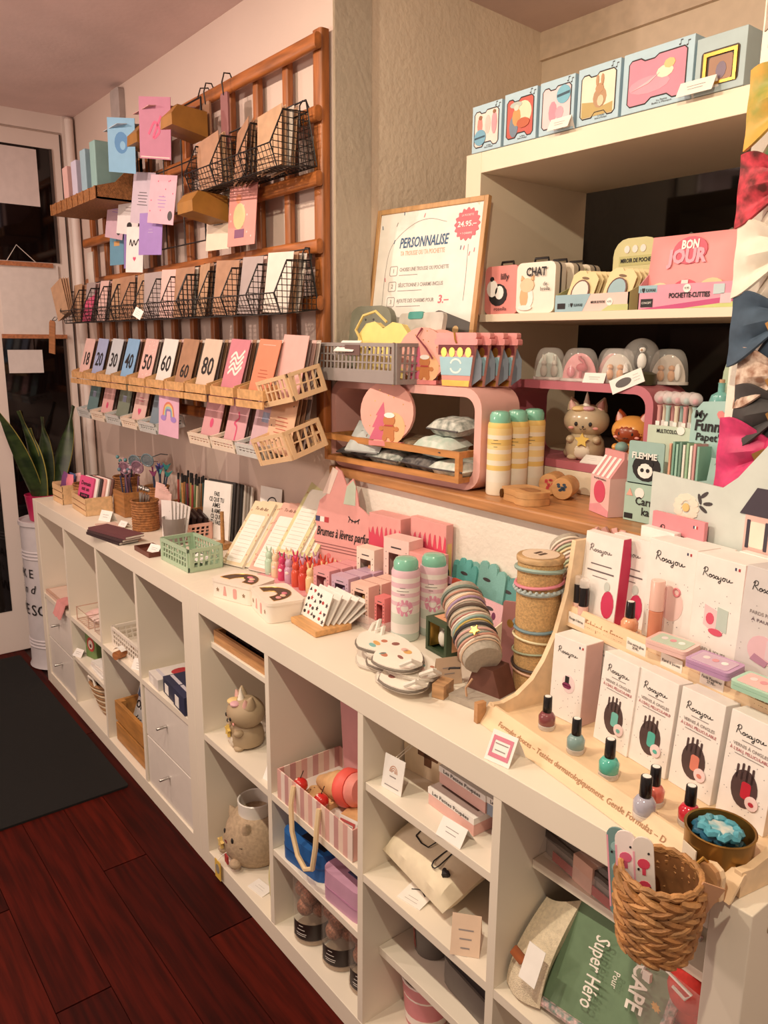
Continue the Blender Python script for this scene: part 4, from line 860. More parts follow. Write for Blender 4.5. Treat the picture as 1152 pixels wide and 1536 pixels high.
for colm, x in enumerate((-0.795, -0.700)):
    for k in range(6):
        q = thing('pocket_mirror', f'pocket mirror on gold card, {"front" if k == 0 else ORD[k]} in the {"left" if colm == 0 else "right"} row of the mirror display', 'mirror', (x+0.004*k, 0.624+0.012*k, ZM+0.0025), (-R(14), R(10), 0), 'pocket mirrors')
        put('backing_card', mme, q); put('mirror_oval', oval2 if (k+colm) % 2 else oval, q); put('hang_slot', slot, q); put('mirror_rim', rimm, q)
t = thing('display_box', 'pink POCHETTE CUTTIES counter display tray on the cabinet shelf', 'display box', (-0.525, 0.612, ZM))
MB().box(-0.102, 0, 0, 0.102, 0.003, 0.046).build('front_panel', P(232, 150, 176), t, smooth=False)
MB().prism([(-0.102, 0), (0.102, 0.0), (0.102, 0.020), (-0.02, 0.008), (-0.102, 0.0)], -0.0006, 0, 'y').build('magenta_flash', P(206, 70, 130), t, smooth=False)
MB().prism([(0.0, 0), (0.102, 0.0), (0.102, 0.010)], -0.0010, 0, 'y').build('green_flash', P(196, 206, 120), t, smooth=False)
MB().box(-0.102, -0.0004, 0.032, -0.06, 0, 0.046).build('blue_flash', P(150, 190, 206), t, smooth=False)
for s in (-1, 1): MB().prism([(0, 0), (0.09, 0), (0.09, 0.12), (0, 0.046)], s*0.101-0.001, s*0.101+0.001, 'x').build('side_panel', P(226, 160, 170), t, smooth=False)
MB().box(-0.1, 0.003, 0, 0.1, 0.09, 0.002).build('tray_floor', P(200, 160, 160), t, smooth=False)
text('POCHETTE-CUTTIES', 0.013, INK, t, (0.01, -0.0014, 0.024), bold=0.03, wid=0.085); text('I ♥ KAWAII', 0.009, INK, t, (-0.08, -0.0014, 0.036), bold=0.01, wid=0.034)
MB().box(-0.095, -0.0012, 0.004, -0.068, -0.0006, 0.02).build('logo_patch', INK, t, smooth=False); text('CONCEPT', 0.006, PAPER, t, (-0.0815, -0.0016, 0.012), wid=0.022)
MB().prism(ell(0.005, 0.037, 0.008, 0.008, 12), -0.0014, 0, 'y').build('price_dot', PAPER, t, smooth=False); text('9.95', 0.006, INK, t, (0.005, -0.0018, 0.037))
for x, z in ((0.07, 0.033), (0.085, 0.016)): MB().prism(rrect(x-0.011, z-0.009, x+0.011, z+0.009, 0.001), -0.0014, 0, 'y').build('stamp_print', P(190, 210, 216) if x < 0.08 else P(240, 190, 200), t, smooth=False)
MB().prism(rrect(0.04, 0.0, 0.102, 0.18, 0.03), 0.088, 0.091, 'y').build('header_panel', P(222, 178, 130), t, smooth=False); text('POCHETTE', 0.012, INK, t, (0.085, 0.0868, 0.155), bold=0.02, wid=0.05)
t = thing('cosmetic_pouch', 'pink zip pouch printed BON JOUR in the display tray', 'pouch', (-0.535, 0.632, ZM+0.003), (-R(7), 0, 0))
cushion(0.185, 0.14, 0.02, 10, 3, 0.05).build('pouch_body', mat((236, 150, 150), 0.5, var=0.02), t, (0, 0.012, 0.07), (PI/2, 0, 0))
YF = -0.0105
MB().prism(ell(0, 0.106, 0.036, 0.026, 18), YF, YF+0.002, 'y').build('sun_print', P(224, 84, 110), t, smooth=False)
text('BON', 0.023, PAPER, t, (0, YF-0.001, 0.116), bold=0.04, wid=0.036); text('JOUR', 0.036, P(246, 160, 180), t, (-0.004, YF-0.001, 0.094), bold=0.05, wid=0.084)
for x, rr_, m_ in ((-0.055, 0.032, P(240, 206, 160)), (0.0, 0.036, P(226, 70, 100)), (0.055, 0.036, P(240, 200, 150))):
    MB().prism([(x+rr_*math.cos(R(a)), 0.012+rr_*1.1*math.sin(R(a))) for a in range(0, 181, 15)], YF+0.0005, YF+0.003, 'y').build('bean_print', m_, t, smooth=False)
MB().prism([(-0.01, 0.012), (0.008, 0.012), (0.006, 0.05), (-0.008, 0.05)], YF-0.0008, YF, 'y').build('stripe_print', P(246, 226, 220), t, smooth=False)
for k, (x, y, m_, lb) in enumerate(((-0.575, 0.70, P(90, 96, 90), 'dark green plush top behind the BON JOUR pouch'), (-0.49, 0.70, P(110, 120, 100), 'olive plush top right of the green one behind the pouch'), (-0.46, 0.69, P(190, 80, 70), 'red plush top behind the right of the pouch'))):
    mb = MB().ball((0, 0, 0.075), 0.024, 0.02, 0.075, 12, 8); tag(mb.build('plush_purse', m_, None, (x, y, ZM+0.0025)), lb, 'purse', 'plush purses')
# ---------------------------------------------------------------- snow globes on the mauve cube
def snow_globe(label, x, y, wd, kind, m_):
    t = thing('snow_globe', label, 'snow globe', (x, y, 1.3378), (0, 0, R(18)), 'snow globes')
    if kind == 'ball':
        MB().lathe([(0.034, 0), (0.034, 0.022), (0.024, 0.026)], 18).build('base', mat((70, 66, 40), 0.4), t)
        MB().ball((0, 0, 0.058), 0.037, n=20, m=14).build('glass', clear((250, 246, 240), 0.14), t)
    else:
        MB().prism(ell(0, 0, wd, 0.022, 20), 0, 0.006).build('base', mat((216, 210, 204), 0.2), t)
        def dome(u, v):
            a = 2*PI*u; c = math.cos(v*PI/2)**0.45 if v < 1 else 0.0
            return (wd*0.97*c*math.cos(a), 0.021*c*math.sin(a), 0.006+0.068*math.sin(v*PI/2))
        MB().grid(dome, 20, 8).build('glass', clear((250, 246, 240), 0.16), t)
        MB().prism([(wd*0.85*math.cos(R(a)), 0.006+0.056*math.sin(R(a))) for a in range(0, 181, 12)], -0.002, 0, 'y').build('backdrop', m_, t, smooth=False)
    if kind == 'rabbits':
        for dx in (-0.012, 0.014):
            MB().ball((dx, -0.008, 0.02), 0.009, 0.006, 0.014, 10, 6).ball((dx, -0.008, 0.038), 0.007, 0.006, 0.007, 8, 6).ball((dx-0.003, -0.008, 0.05), 0.002, 0.002, 0.009, 6, 5).ball((dx+0.003, -0.008, 0.05), 0.002, 0.002, 0.009, 6, 5).build('rabbit', P(206, 198, 186), t)
    elif kind == 'flamingo':
        mb = MB().tube([(0.006, -0.009, 0.008), (0.006, -0.009, 0.028), (0.016, -0.009, 0.036), (0.010, -0.009, 0.045), (0.002, -0.009, 0.05), (0.002, -0.009, 0.056)], 0.004, 6).ball((0.008, -0.009, 0.03), 0.014, 0.006, 0.010, 10, 6); mb.build('flamingo', P(196, 60, 84), t)
        MB().ball((-0.018, -0.008, 0.02), 0.010, 0.005, 0.012, 8, 6).build('leaf_clump', P(222, 110, 130), t)
    elif kind == 'cats':
        for dx in (-0.014, 0.008): MB().ball((dx, -0.008, 0.018), 0.008, 0.006, 0.012, 10, 6).ball((dx, -0.008, 0.034), 0.007, 0.006, 0.006, 8, 6).build('cat', P(226, 160, 110), t)
        MB().ball((0.02, -0.007, 0.026), 0.007, 0.005, 0.018, 8, 6).build('cat', PAPER, t)
    else:
        MB().ball((0, 0, 0.05), 0.015, 0.012, 0.022, 12, 8).ball((0.002, -0.003, 0.074), 0.011, 0.010, 0.010, 10, 7).build('penguin', INK, t)
        MB().ball((0.004, -0.008, 0.048), 0.010, 0.006, 0.017, 10, 7).ball((0.004, -0.009, 0.072), 0.007, 0.005, 0.006, 8, 6).build('white_front', PAPER, t)
        MB().lathe([(0.003, 0), (0, -0.008)], 8, (0.004, -0.012, 0.071), ax='y').build('beak', P(220, 140, 60), t)
snow_globe('leftmost snow globe with two grey rabbits', -0.886, 0.660, 0.040, 'rabbits', P(196, 206, 196))
snow_globe('pink snow globe with a flamingo', -0.795, 0.655, 0.046, 'flamingo', P(236, 150, 156))
snow_globe('half-hidden reddish snow globe behind the flamingo globe', -0.745, 0.708, 0.04, 'flamingo', P(226, 130, 130))
snow_globe('snow globe with orange and white cats', -0.698, 0.660, 0.042, 'cats', P(214, 206, 196))
snow_globe('round snow globe with a black and white penguin', -0.630, 0.642, 0.037, 'ball', INK)
snow_globe('rightmost snow globe on the mauve cube edge', -0.600, 0.700, 0.042, 'cats', P(206, 190, 176))
tent('white folded price card before the flamingo globe', (-0.722, 0.608, 1.3378), R(10), 0.05, 0.022)
card('large grey-and-white price card before the penguin globe', (-0.625, 0.5985, 1.332), (-R(6), R(-24), R(8)), 0.075, 0.030, PAPER, [('e', -0.1, 0.5, 0.25, 0.3, P(90, 84, 84)), ('l', 0.3, 0.7, 0.12, 0.2, 3, INK)], name='price_card')
# ---------------------------------------------------------------- ceramic kitten and fox money boxes
def kitten(label, loc, rz, s, bodym, group=None, fox=False, gloss=True, name='money_box'):
    t = thing(name, label, 'figurine', loc, (0, 0, rz), group)
    body = [(0.0, 0), (0.26, 0.0), (0.36, 0.06), (0.40, 0.2), (0.37, 0.38), (0.30, 0.48), (0.27, 0.52)]
    MB().lathe([(a*s, b*s) for a, b in body], 22).build('body', bodym, t)
    hm = mat((150, 66, 34), 0.3, var=0.04) if fox else bodym
    MB().ball((0, 0, 0.78*s), 0.46*s, 0.42*s, 0.34*s, 22, 14).build('head', bodym, t)
    if fox: MB().ball((0, -0.06*s, 0.75*s), 0.40*s, 0.39*s, 0.28*s, 20, 12).build('face', hm, t)
    for sg in (-1, 1):
        e = MB().lathe([(0.15*s, 0), (0.11*s, 0.12*s), (0.02*s, 0.26*s)], 12).build('ear', hm if fox else bodym, t, (sg*0.26*s, 0, 1.0*s), (R(-8), sg*R(16), 0))
        MB().lathe([(0.09*s, 0), (0.06*s, 0.09*s), (0.01*s, 0.18*s)], 10).build('inner_ear', P(226, 170, 160), e, (0, -0.075*s, 0.02*s), (R(20), 0, 0))
        MB().ball((sg*0.14*s, -0.405*s, 0.74*s), 0.035*s, 0.02*s, 0.045*s, 8, 6).build('eye', INK, t)
        MB().ball((sg*0.24*s, -0.365*s, 0.66*s), 0.055*s, 0.02*s, 0.03*s, 8, 6).build('cheek', P(230, 150, 140), t)
        MB().ball((sg*0.26*s, -0.26*s, 0.42*s), 0.09*s, 0.12*s, 0.08*s, 10, 7).build('paw', bodym, t)
        MB().ball((sg*0.2*s, -0.24*s, 0.05*s), 0.12*s, 0.12*s, 0.07*s, 10, 7).build('foot', bodym, t)
    MB().ball((0, -0.42*s, 0.69*s), 0.022*s, 0.015*s, 0.018*s, 8, 6).build('nose', INK, t)
    mb = MB().tube([(-0.06*s, -0.415*s, 0.65*s), (-0.03*s, -0.425*s, 0.63*s), (0, -0.42*s, 0.66*s), (0.03*s, -0.425*s, 0.63*s), (0.06*s, -0.415*s, 0.65*s)], 0.008*s, 5); mb.build('mouth', INK, t)
    MB().ball((0, -0.26*s, 0.2*s), 0.22*s, 0.15*s, 0.19*s, 14, 9).build('belly', P(236, 222, 200), t)
    if not fox:
        MB().lathe([(0.085*s, 0), (0.075*s, 0.05*s), (0.066*s, 0.06*s), (0.058*s, 0.12*s), (0.05*s, 0.13*s), (0.035*s, 0.21*s), (0.008*s, 0.30*s)], 12).build('unicorn_horn', P(238, 228, 210), t, (0, -0.1*s, 1.06*s))
        MB().ball((-0.12*s, -0.22*s, 1.03*s), 0.16*s, 0.16*s, 0.06*s, 12, 7).build('mane', P(236, 200, 130), t)
        MB().ball((0.06*s, -0.26*s, 1.04*s), 0.13*s, 0.11*s, 0.05*s, 12, 7).build('mane', P(226, 170, 180), t)
        MB().prism(star(0, 0, 0.15*s, 0.075*s), -0.03*s, 0.03*s, 'y').build('star', P(240, 200, 90), t, (0.0, -0.42*s, 0.42*s), (0, 0, 0), bevel=0.004*s)
        MB().ball((-0.34*s, 0.1*s, 0.1*s), 0.12*s, 0.12*s, 0.1*s, 10, 7).build('tail', bodym, t)
    else:
        MB().lathe([(0.005*s, -0.02*s), (0.11*s, 0.30*s)], 12, (-0.05*s, -0.45*s, 0.08*s)).build('ice_cream_cone', P(206, 142, 92), t)
        MB().ball((-0.05*s, -0.45*s, 0.44*s), 0.15*s, 0.14*s, 0.13*s, 12, 8).build('ice_cream_scoop', P(120, 160, 150), t)
    return t
kitten('glossy taupe unicorn kitten figurine with star in the mauve cube', (-0.775, 0.665, 1.162), R(28), 0.112, mat((196, 176, 146), 0.22, var=0.03, coat=0.4))
kitten('orange fox figurine holding an ice-cream cone in the mauve cube', (-0.655, 0.668, 1.162), R(14), 0.096, mat((226, 160, 80), 0.25, var=0.04, coat=0.3), fox=True)
card('white price card leaning in the mauve cube before the kitten', (-0.715, 0.605, 1.163), (-R(60), 0, R(6)), 0.05, 0.03, PAPER, [('l', 0, 0.6, 0.25, 0.2, 2, GT)], name='price_card')
# ---------------------------------------------------------------- foam spray cans
def spray_can(label, loc, rz, r, h_, bands, capm, dot=None, group=None, lines=True):
    t = thing('spray_can', label, 'can', loc, (0, 0, rz), group)
    zs = [0.0, 0.004] + [h_*b for b, _ in bands]; ms = []; prof = [(r*0.94, 0), (r, 0.004)]; mis = [0]
    for b, m_ in bands:
        if m_ not in ms: ms.append(m_)
        prof.append((r, h_*b)); mis.append(ms.index(m_))
    prof.append((r*0.93, h_*bands[-1][0]+0.006)); mis.append(ms.index(bands[-1][1])); mis.append(mis[-1])
    MB().lathe(prof, 22, mis=mis).build('can_body', ms, t)
    zc = h_*bands[-1][0]+0.006; hc = h_-zc
    MB().lathe([(r*0.86, zc), (r*0.88, zc+0.002), (r*0.86, zc+hc*0.6), (r*0.72, zc+hc*0.9), (r*0.4, zc+hc)], 20).build('cap', capm, t)
    if dot:
        mb = MB()
        for k in range(10):
            a, b = 2*PI*k/10, 2*PI*(k+1)/10
            q = lambda an, rr: (0.0+r*1.006*math.sin(rr*math.cos(an)/r+0.15), -r*1.006*math.cos(rr*math.cos(an)/r+0.15), h_*0.42+rr*math.sin(an))
            mb.add([q(a, r*0.28), q(b, r*0.28), q(b, r*0.62), q(a, r*0.62)], [(0, 1, 2, 3)])
        mb.build('donut_print', dot, t)
    mb = MB()
    for k, (w_, z) in enumerate(((0.25, 0.66), (0.55, 0.62), (0.2, 0.58))):
        n = 5; vs = []
        for i in range(n+1):
            a = (-w_+2*w_*i/n)*0.8; vs += [(r*1.004*math.sin(a), -r*1.004*math.cos(a), h_*z), (r*1.004*math.sin(a), -r*1.004*math.cos(a), h_*z+0.0012)]
        mb.add(vs, [(2*i, 2*i+2, 2*i+3, 2*i+1) for i in range(n)])
    mb.build('print_lines', P(90, 80, 70), t, smooth=False)
    return t
MINTCAP = mat((130, 196, 172), 0.25, var=0.02, coat=0.4)
YW, YY, YO = P(240, 228, 204), P(240, 200, 106), P(246, 214, 140)
YB = [(0.16, YW), (0.3, P(240, 232, 214)), (0.36, YY), (0.42, YW), (0.5, YO), (0.55, YW), (0.6, YO), (0.67, YY), (0.72, YW), (0.8, YO), (0.83, YY)]
spray_can('yellow and white foam spray can, nearest of three on the sill', (-0.842, 0.452, 1.0928), R(25), 0.0265, 0.184, YB, MINTCAP, group='yellow foam cans')
spray_can('yellow and white foam spray can, middle of three on the sill', (-0.842, 0.507, 1.0928), R(25), 0.0265, 0.184, YB, MINTCAP, group='yellow foam cans')
spray_can('yellow and white foam spray can, farthest of three on the sill', (-0.842, 0.562, 1.0928), R(25), 0.0265, 0.184, YB, MINTCAP, group='yellow foam cans')
# ---------------------------------------------------------------- wooden tooth boxes
BEECH = wood((212, 160, 106), 0.5, (4, 18, 18), 0.12)
def log_box(label, loc, rz, pm):
    t = thing('wooden_tube_box', label, 'box', loc, (0, 0, rz), 'round wooden boxes on the sill')
    MB().lathe([(0.0225, 0), (0.024, 0.002), (0.024, 0.026)], 22, (0, 0, 0.024), ax='y').build('lid', BEECH, t)
    MB().lathe([(0.0235, 0.0265), (0.0235, 0.052)], 22, (0, 0, 0.024), ax='y').build('tube_body', BEECH, t)
    mb = MB(); rn = random.Random(len(label))
    for k in range(9): mb.prism(ell(rn.uniform(-0.01, 0.01), 0.024+rn.uniform(-0.01, 0.01), 0.004, 0.003, 7), -0.0006, 0, 'y')
    mb.build('lid_print', pm, t, smooth=False)
log_box('round wooden box lying on its side with red flower print', (-0.765, 0.532, 1.0925), R(20), P(206, 60, 60))
log_box('round wooden box lying on its side with navy wing print', (-0.712, 0.512, 1.0925), R(22), P(50, 70, 90))
t = thing('wooden_keepsake_box', 'flat rounded wooden keepsake box with metal clasp on the sill', 'box', (-0.745, 0.44, 1.0925), (0, 0, R(-14)))
out = [(-0.052, -0.03), (-0.03, -0.036), (0.0, -0.034), (0.018, -0.04), (0.045, -0.034), (0.054, -0.01), (0.052, 0.02), (0.03, 0.036), (0.0, 0.034), (-0.02, 0.038), (-0.045, 0.032), (-0.054, 0.01)]
MB().prism(out, 0, 0.014).build('lower_half', BEECH, t, ang=60); MB().prism(out, 0.0146, 0.027).build('lid', BEECH, t, ang=60)
MB().prism([(x*0.45+0.012, y*0.45) for x, y in out], 0.0262, 0.0274).build('engraved_disc', wood((176, 120, 74)), t, ang=60)
MB().prism(ell(-0.044, 0.013, 0.006, 0.010, 10), -0.037, -0.033, 'y').build('clasp', mat((110, 78, 40), 0.35, 0.8), t)
# pink milk-carton box
t = thing('milk_carton_box', 'pink and white milk-carton gift box with striped gable on the sill', 'box', (-0.566, 0.488, 1.0928), (0, 0, R(-24)))
CPK = P(236, 186, 182)
MB().box(-0.036, -0.03, 0, 0.036, 0.03, 0.075).build('carton_body', CPK, t, smooth=False)
MB().prism([(-0.03, 0.075), (0.03, 0.075), (0.003, 0.112), (0.003, 0.125), (-0.003, 0.125), (-0.003, 0.112)], -0.036, 0.036, 'x').build('gable', P(226, 150, 150), t, smooth=False)
for k in range(4):
    x0 = -0.034+0.018*k
    MB().add([(x0, -0.0305, 0.0755), (x0+0.009, -0.0305, 0.0755), (x0+0.009, -0.0037, 0.1125), (x0, -0.0037, 0.1125)], [(0, 1, 2, 3)]).build('gable_stripe', P(246, 232, 226), t, smooth=False)
MB().prism(ell(0.0, 0.045, 0.021, 0.022, 18), -0.0312, -0.0298, 'y').build('oval_window', P(226, 70, 104), t, smooth=False)
MB().prism([(-0.036, 0), (0.036, 0), (0.036, 0.012), (0.0, 0.022), (-0.036, 0.014)], -0.0306, -0.03, 'y').build('pink_wave', P(232, 150, 160), t, smooth=False)
text('les petits bonbons', 0.006, DGREY, t, (0, -0.0314, 0.0705), wid=0.045)
# ---------------------------------------------------------------- mint stationery displays at the right end of the sill
MN, MN2, MN3 = P(168, 200, 184), P(150, 186, 178), P(186, 206, 196)
t = thing('stationery_display', 'mint cardboard stationery display stack at the right of the sill', 'display', (-0.43, 0.462, 1.0928))
MB().box(-0.092, 0.0, 0, 0.10, 0.115, 0.072).build('lower_box', MN, t, smooth=False)
text('Carré\nka', 0.021, INK, t, (-0.045, -0.0012, 0.03), bold=0.015, wid=0.045); MB().prism(ell(-0.06, 0.055, 0.01, 0.01, 14), -0.0012, 0, 'y').build('price_dot', PAPER, t, smooth=False)
MB().prism([(-0.088, 0.048), (-0.074, 0.048), (-0.081, 0.062)], -0.001, 0, 'y').build('triangle_print', P(236, 170, 150), t, smooth=False); MB().box(-0.09, -0.001, 0.004, -0.072, 0, 0.014).build('logo_patch', INK, t, smooth=False)
MB().prism(rrect(-0.09, 0.072, -0.016, 0.152, 0.004), 0, 0.003, 'y').build('flemme_panel', MN2, t, smooth=False)
text('FLEMME', 0.016, PAPER, t, (-0.055, -0.0022, 0.125), bold=0.03, wid=0.052)
for nm, pts, m_, yy in (('dark_cloud', ell(-0.05, 0.104, 0.03, 0.026, 14), INK, 0.0008), ('panda_head', ell(-0.052, 0.098, 0.016, 0.014, 12), PAPER, 0.0014), ('panda_ear', ell(-0.066, 0.11, 0.005, 0.005, 8), INK, 0.0018), ('panda_ear', ell(-0.04, 0.112, 0.005, 0.005, 8), INK, 0.0018), ('panda_eye', ell(-0.058, 0.099, 0.004, 0.004, 8), INK, 0.0018), ('panda_eye', ell(-0.046, 0.099, 0.004, 0.004, 8), INK, 0.0018)):
    MB().prism(pts, -yy, 0, 'y').build(nm, m_, t, smooth=False)
MB().prism([(-0.016, 0.072), (0.10, 0.072), (0.10, 0.105), (0.03, 0.088)], 0.0, 0.003, 'y').build('tray_front', MN2, t, smooth=False)
MB().box(-0.09, 0.108, 0.072, 0.10, 0.111, 0.175).build('tray_back', MN, t, smooth=False)
MB().box(-0.09, 0.0, 0.072, 0.1, 0.11, 0.074).build('tray_floor', MN, t, smooth=False)
# pen tray and header
MB().box(-0.09, 0.056, 0.074, 0.10, 0.059, 0.178).build('pen_tray_front', P(196, 212, 190), t, smooth=False)
text('MULTICOLORE', 0.010, INK, t, (-0.045, 0.0545, 0.168), bold=0.02, wid=0.05); MB().prism(ell(-0.02, 0.172, 0.008, 0.008, 12), 0.0535, 0.056, 'y').build('price_dot', PAPER, t, smooth=False)
MB().prism([(0.0, 0.12), (0.09, 0.12), (0.09, 0.225), (0.07, 0.232), (0.02, 0.228), (0.0, 0.205)], 0.052, 0.055, 'y').build('title_panel', P(160, 200, 196), t, smooth=False)
text('My', 0.020, INK, t, (0.018, 0.0505, 0.205), bold=0.02, shear=0.1); text('Funny', 0.027, INK, t, (0.038, 0.0505, 0.185), bold=0.03, shear=0.1, wid=0.062); text("Papet'", 0.019, INK, t, (0.034, 0.0505, 0.165), bold=0.02, shear=0.1, wid=0.045)
MB().prism(list(reversed(heart(0.062, 0.205, 0.013))), 0.0500, 0.052, 'y').build('heart_print', P(236, 130, 130), t, smooth=False)
MB().prism([(0.0, 0.1), (0.105, 0.1), (0.105, 0.36), (0.085, 0.36), (0.05, 0.345), (0.03, 0.31), (0.022, 0.28), (0.02, 0.25)], 0.108, 0.112, 'y').build('back_header', P(168, 186, 156), t, smooth=False)
text('My', 0.024, INK, t, (0.062, 0.1065, 0.332), bold=0.02, shear=0.1, align='LEFT', wid=0.03); text('Funny', 0.034, INK, t, (0.056, 0.1065, 0.305), bold=0.03, align='LEFT', wid=0.06); text("Papet'", 0.024, INK, t, (0.054, 0.1065, 0.278), bold=0.02, align='LEFT', wid=0.055)
# slim notebooks in the tray
NC = [P(236, 170, 140), P(120, 170, 150), P(150, 196, 176), P(110, 150, 130), P(232, 226, 214), P(150, 190, 150), P(240, 236, 226), P(214, 150, 150), P(130, 180, 160)]
for k in range(9):
    o = MB().box(-0.002, 0, 0, 0.002, 0.06, 0.078+0.004*(k % 2)).build('slim_notebook', NC[k], None, (-0.438+0.0068*k, 0.468, 1.168), (-R(4), R(-3), 0), smooth=False)
    tag(o, f'{ORD[k]} slim notebook from the panda panel in the mint display', 'notebook', 'slim notebooks in the mint display')
for k in range(3):
    o = MB().box(-0.009, 0, 0, 0.009, 0.006, 0.06).prism([(-0.009, 0.06), (0.009, 0.06), (0.0, 0.048)], -0.001, 0.0, 'y').build('flag_booklet', (MN2, P(236, 180, 170))[0], None, (-0.362+0.019*k, 0.476+0.012*k, 1.168), (-R(10), 0, R(-6)), smooth=False)
    tag(o, f'{ORD[k]} mint booklet standing right of the slim notebooks', 'booklet', 'mint booklets')
# novelty pens with clear bubble heads
for k in range(9):
    q = thing('bubble_pen', 'pen with a clear glitter bubble head in the mint display', 'pen', (-0.508+0.018*(k % 5), 0.534+0.018*(k//5), 1.168), (0, 0, 0), 'bubble pens')
    MB().lathe([(0.0035, 0), (0.004, 0.02), (0.004, 0.135), (0.0055, 0.14)], 8).build('barrel', (P(220, 150, 150), P(170, 200, 196), P(230, 216, 190))[k % 3], q)
    MB().ball((0, 0, 0.154), 0.0125, n=12, m=8).build('bubble', clear((250, 240, 240), 0.35), q)
    MB().ball((0, 0, 0.150), 0.006, n=6, m=5).build('glitter', (P(226, 130, 150), P(150, 200, 200))[k % 2], q)
    MB().box(-0.0042, -0.0046, 0.075, 0.0042, -0.0038, 0.11).build('barcode_label', PAPER, q, smooth=False)
for k in range(2):
    q = thing('potion_bottle', 'teal round-bellied little bottle behind the mint display title' if k == 0 else 'cream round-bellied little bottle behind the mint display title', 'bottle', (-0.395+0.045*k, 0.545, 1.168))
    MB().lathe([(0.006, 0), (0.006, 0.13), (0.016, 0.14), (0.02, 0.152), (0.016, 0.164), (0.006, 0.17), (0.006, 0.184), (0.007, 0.186)], 14).build('bottle_body', G(110, 176, 170) if k == 0 else G(230, 214, 196), q)
    MB().lathe([(0.005, 0.186), (0.005, 0.192)], 10).build('stopper', KRAFT, q)
# ================================================================== on the counter, from the door to the middle
ZT = 0.7905
PINE = wood((226, 188, 142), 0.5, (3, 20, 20), 0.10)
def slat_crate(label, loc, rz, w_, d_, h_, n=3):
    t = thing('slatted_crate', label, 'crate', loc, (0, 0, rz), 'small pine crates')
    for s in (-1, 1): MB().box(s*w_/2-(0.005 if s > 0 else 0), -d_/2, 0, s*w_/2+(0 if s > 0 else 0.005), d_/2, h_).build('end_board', PINE, t, smooth=False)
    sh = h_/n
    for k in range(n):
        for s in (-1, 1): MB().box(-w_/2, s*d_/2-0.002, k*sh, w_/2, s*d_/2+0.002, (k+1)*sh-0.0045).build('slat', PINE, t, smooth=False)
    MB().box(-w_/2+0.005, -d_/2+0.002, 0.001, w_/2-0.005, d_/2-0.002, 0.004).build('crate_floor', PINE, t, smooth=False)
    return t
WOV = mat((176, 116, 66), 0.75, var=0.22, scale=90, bump=1.0, bscale=230)
def woven_pot(label, loc, r, h_, sq=False, name='woven_pot'):
    t = thing(name, label, 'basket', loc, (0, 0, R(20)), 'small woven pots')
    n = max(6, int(h_/0.008)); prof = []
    for k in range(n):
        z0, z1 = h_*k/n, h_*(k+1)/n; prof += [(r*0.97, z0), (r*1.02, (z0+z1)/2)]
    prof += [(r*0.99, h_), (r*0.9, h_), (r*0.9, 0.008), (0.0, 0.008)]
    MB().lathe(prof, 20).build('woven_wall', WOV, t)
    MB().tube([(r*math.cos(2*PI*k/20), r*math.sin(2*PI*k/20), h_) for k in range(20)], 0.0035, 6, True).build('rim', WOV, t)
    return t
def pen(label, loc, rot, L_, m_, m2=None, r=0.0036, group=None, top='flat', name='pen'):
    q = thing(name, label, 'pen', loc, rot, group)
    MB().lathe([(0.001, 0), (r, 0.012), (r, L_*0.86)], 7).build('barrel', m_, q)
    if top == 'flat': MB().lathe([(r*1.05, L_*0.86), (r*1.05, L_), (r*0.5, L_+0.001)], 7).build('cap', m2 or m_, q)
    elif top == 'ball': MB().ball((0, 0, L_), r*2.4, n=9, m=7).build('topper', m2 or m_, q)
    elif top == 'mermaid': 
        MB().prism([(-0.004, L_*.84), (0.004, L_*.84), (0.016, L_), (0.004, L_*.95), (-0.004, L_*.95), (-0.016, L_)], -0.002, 0.002, 'y').build('fin_topper', m2 or m_, q)
    return q
slat_crate('small pine slatted crate at the door end of the counter', (-2.83, 0.115, ZT), R(0), 0.125, 0.11, 0.075)
for k, (dx, dy, m_, lb) in enumerate(((-0.035, -0.01, P(120, 60, 120), 'purple patterned pouch in the door-end crate'), (0.0, 0.01, P(60, 84, 130), 'navy patterned pouch in the door-end crate'), (0.035, -0.01, P(226, 120, 140), 'pink patterned pouch in the door-end crate'), (0.02, 0.035, P(232, 170, 170), 'rose bottle-shaped pouch at the back of the crate'))):
    o = cushion(0.05, 0.10, 0.018, 6, k).build('mini_pouch', m_, None, (-2.83+dx, 0.115+dy*0.8, ZT+0.062), (PI/2-R(8), R(12-8*k), R(10)))
    tag(o, lb, 'pouch', 'pouches in the door-end crate')
woven_pot('small woven pot between the two pine crates', (-2.715, 0.135, ZT), 0.046, 0.085)
slat_crate('pine slatted crate of bright notebooks at the counter edge', (-2.60, 0.118, ZT), R(-3), 0.19, 0.095, 0.066)
nb = thing('notebook', 'magenta notebook with black lettering in front of the pine crate', 'notebook', (-2.625, 0.088, ZT+0.005), (-R(12), R(4), R(14)), 'notebooks in the pine crate')
MB().prism(rrect(-0.045, 0, 0.045, 0.125, 0.006), 0, 0.008, 'y').build('cover', P(226, 70, 130), nb, smooth=False)
text('Demain\nest un', 0.022, INK, nb, (0, -0.0012, 0.088), bold=0.01, wid=0.06); MB().box(-0.03, -0.0008, 0.03, 0.03, 0, 0.06).build('black_panel', INK, nb, smooth=False); text('autre\njour', 0.016, P(226, 70, 130), nb, (0, -0.0016, 0.046), wid=0.04)
for k in range(5):
    q = MB().prism(rrect(-0.045, 0, 0.045, 0.125, 0.006), 0, 0.007, 'y').build('notebook', (P(236, 230, 224), P(60, 50, 50), P(226, 160, 150), P(236, 232, 226), P(110, 70, 60))[k], None, (-2.61+0.012*k, 0.100+0.0095*k, ZT+0.005), (-R(12), R(4), R(14)), smooth=False)
    tag(q, f'{ORD[k]} notebook behind the magenta one in the pine crate', 'notebook', 'notebooks in the pine crate')
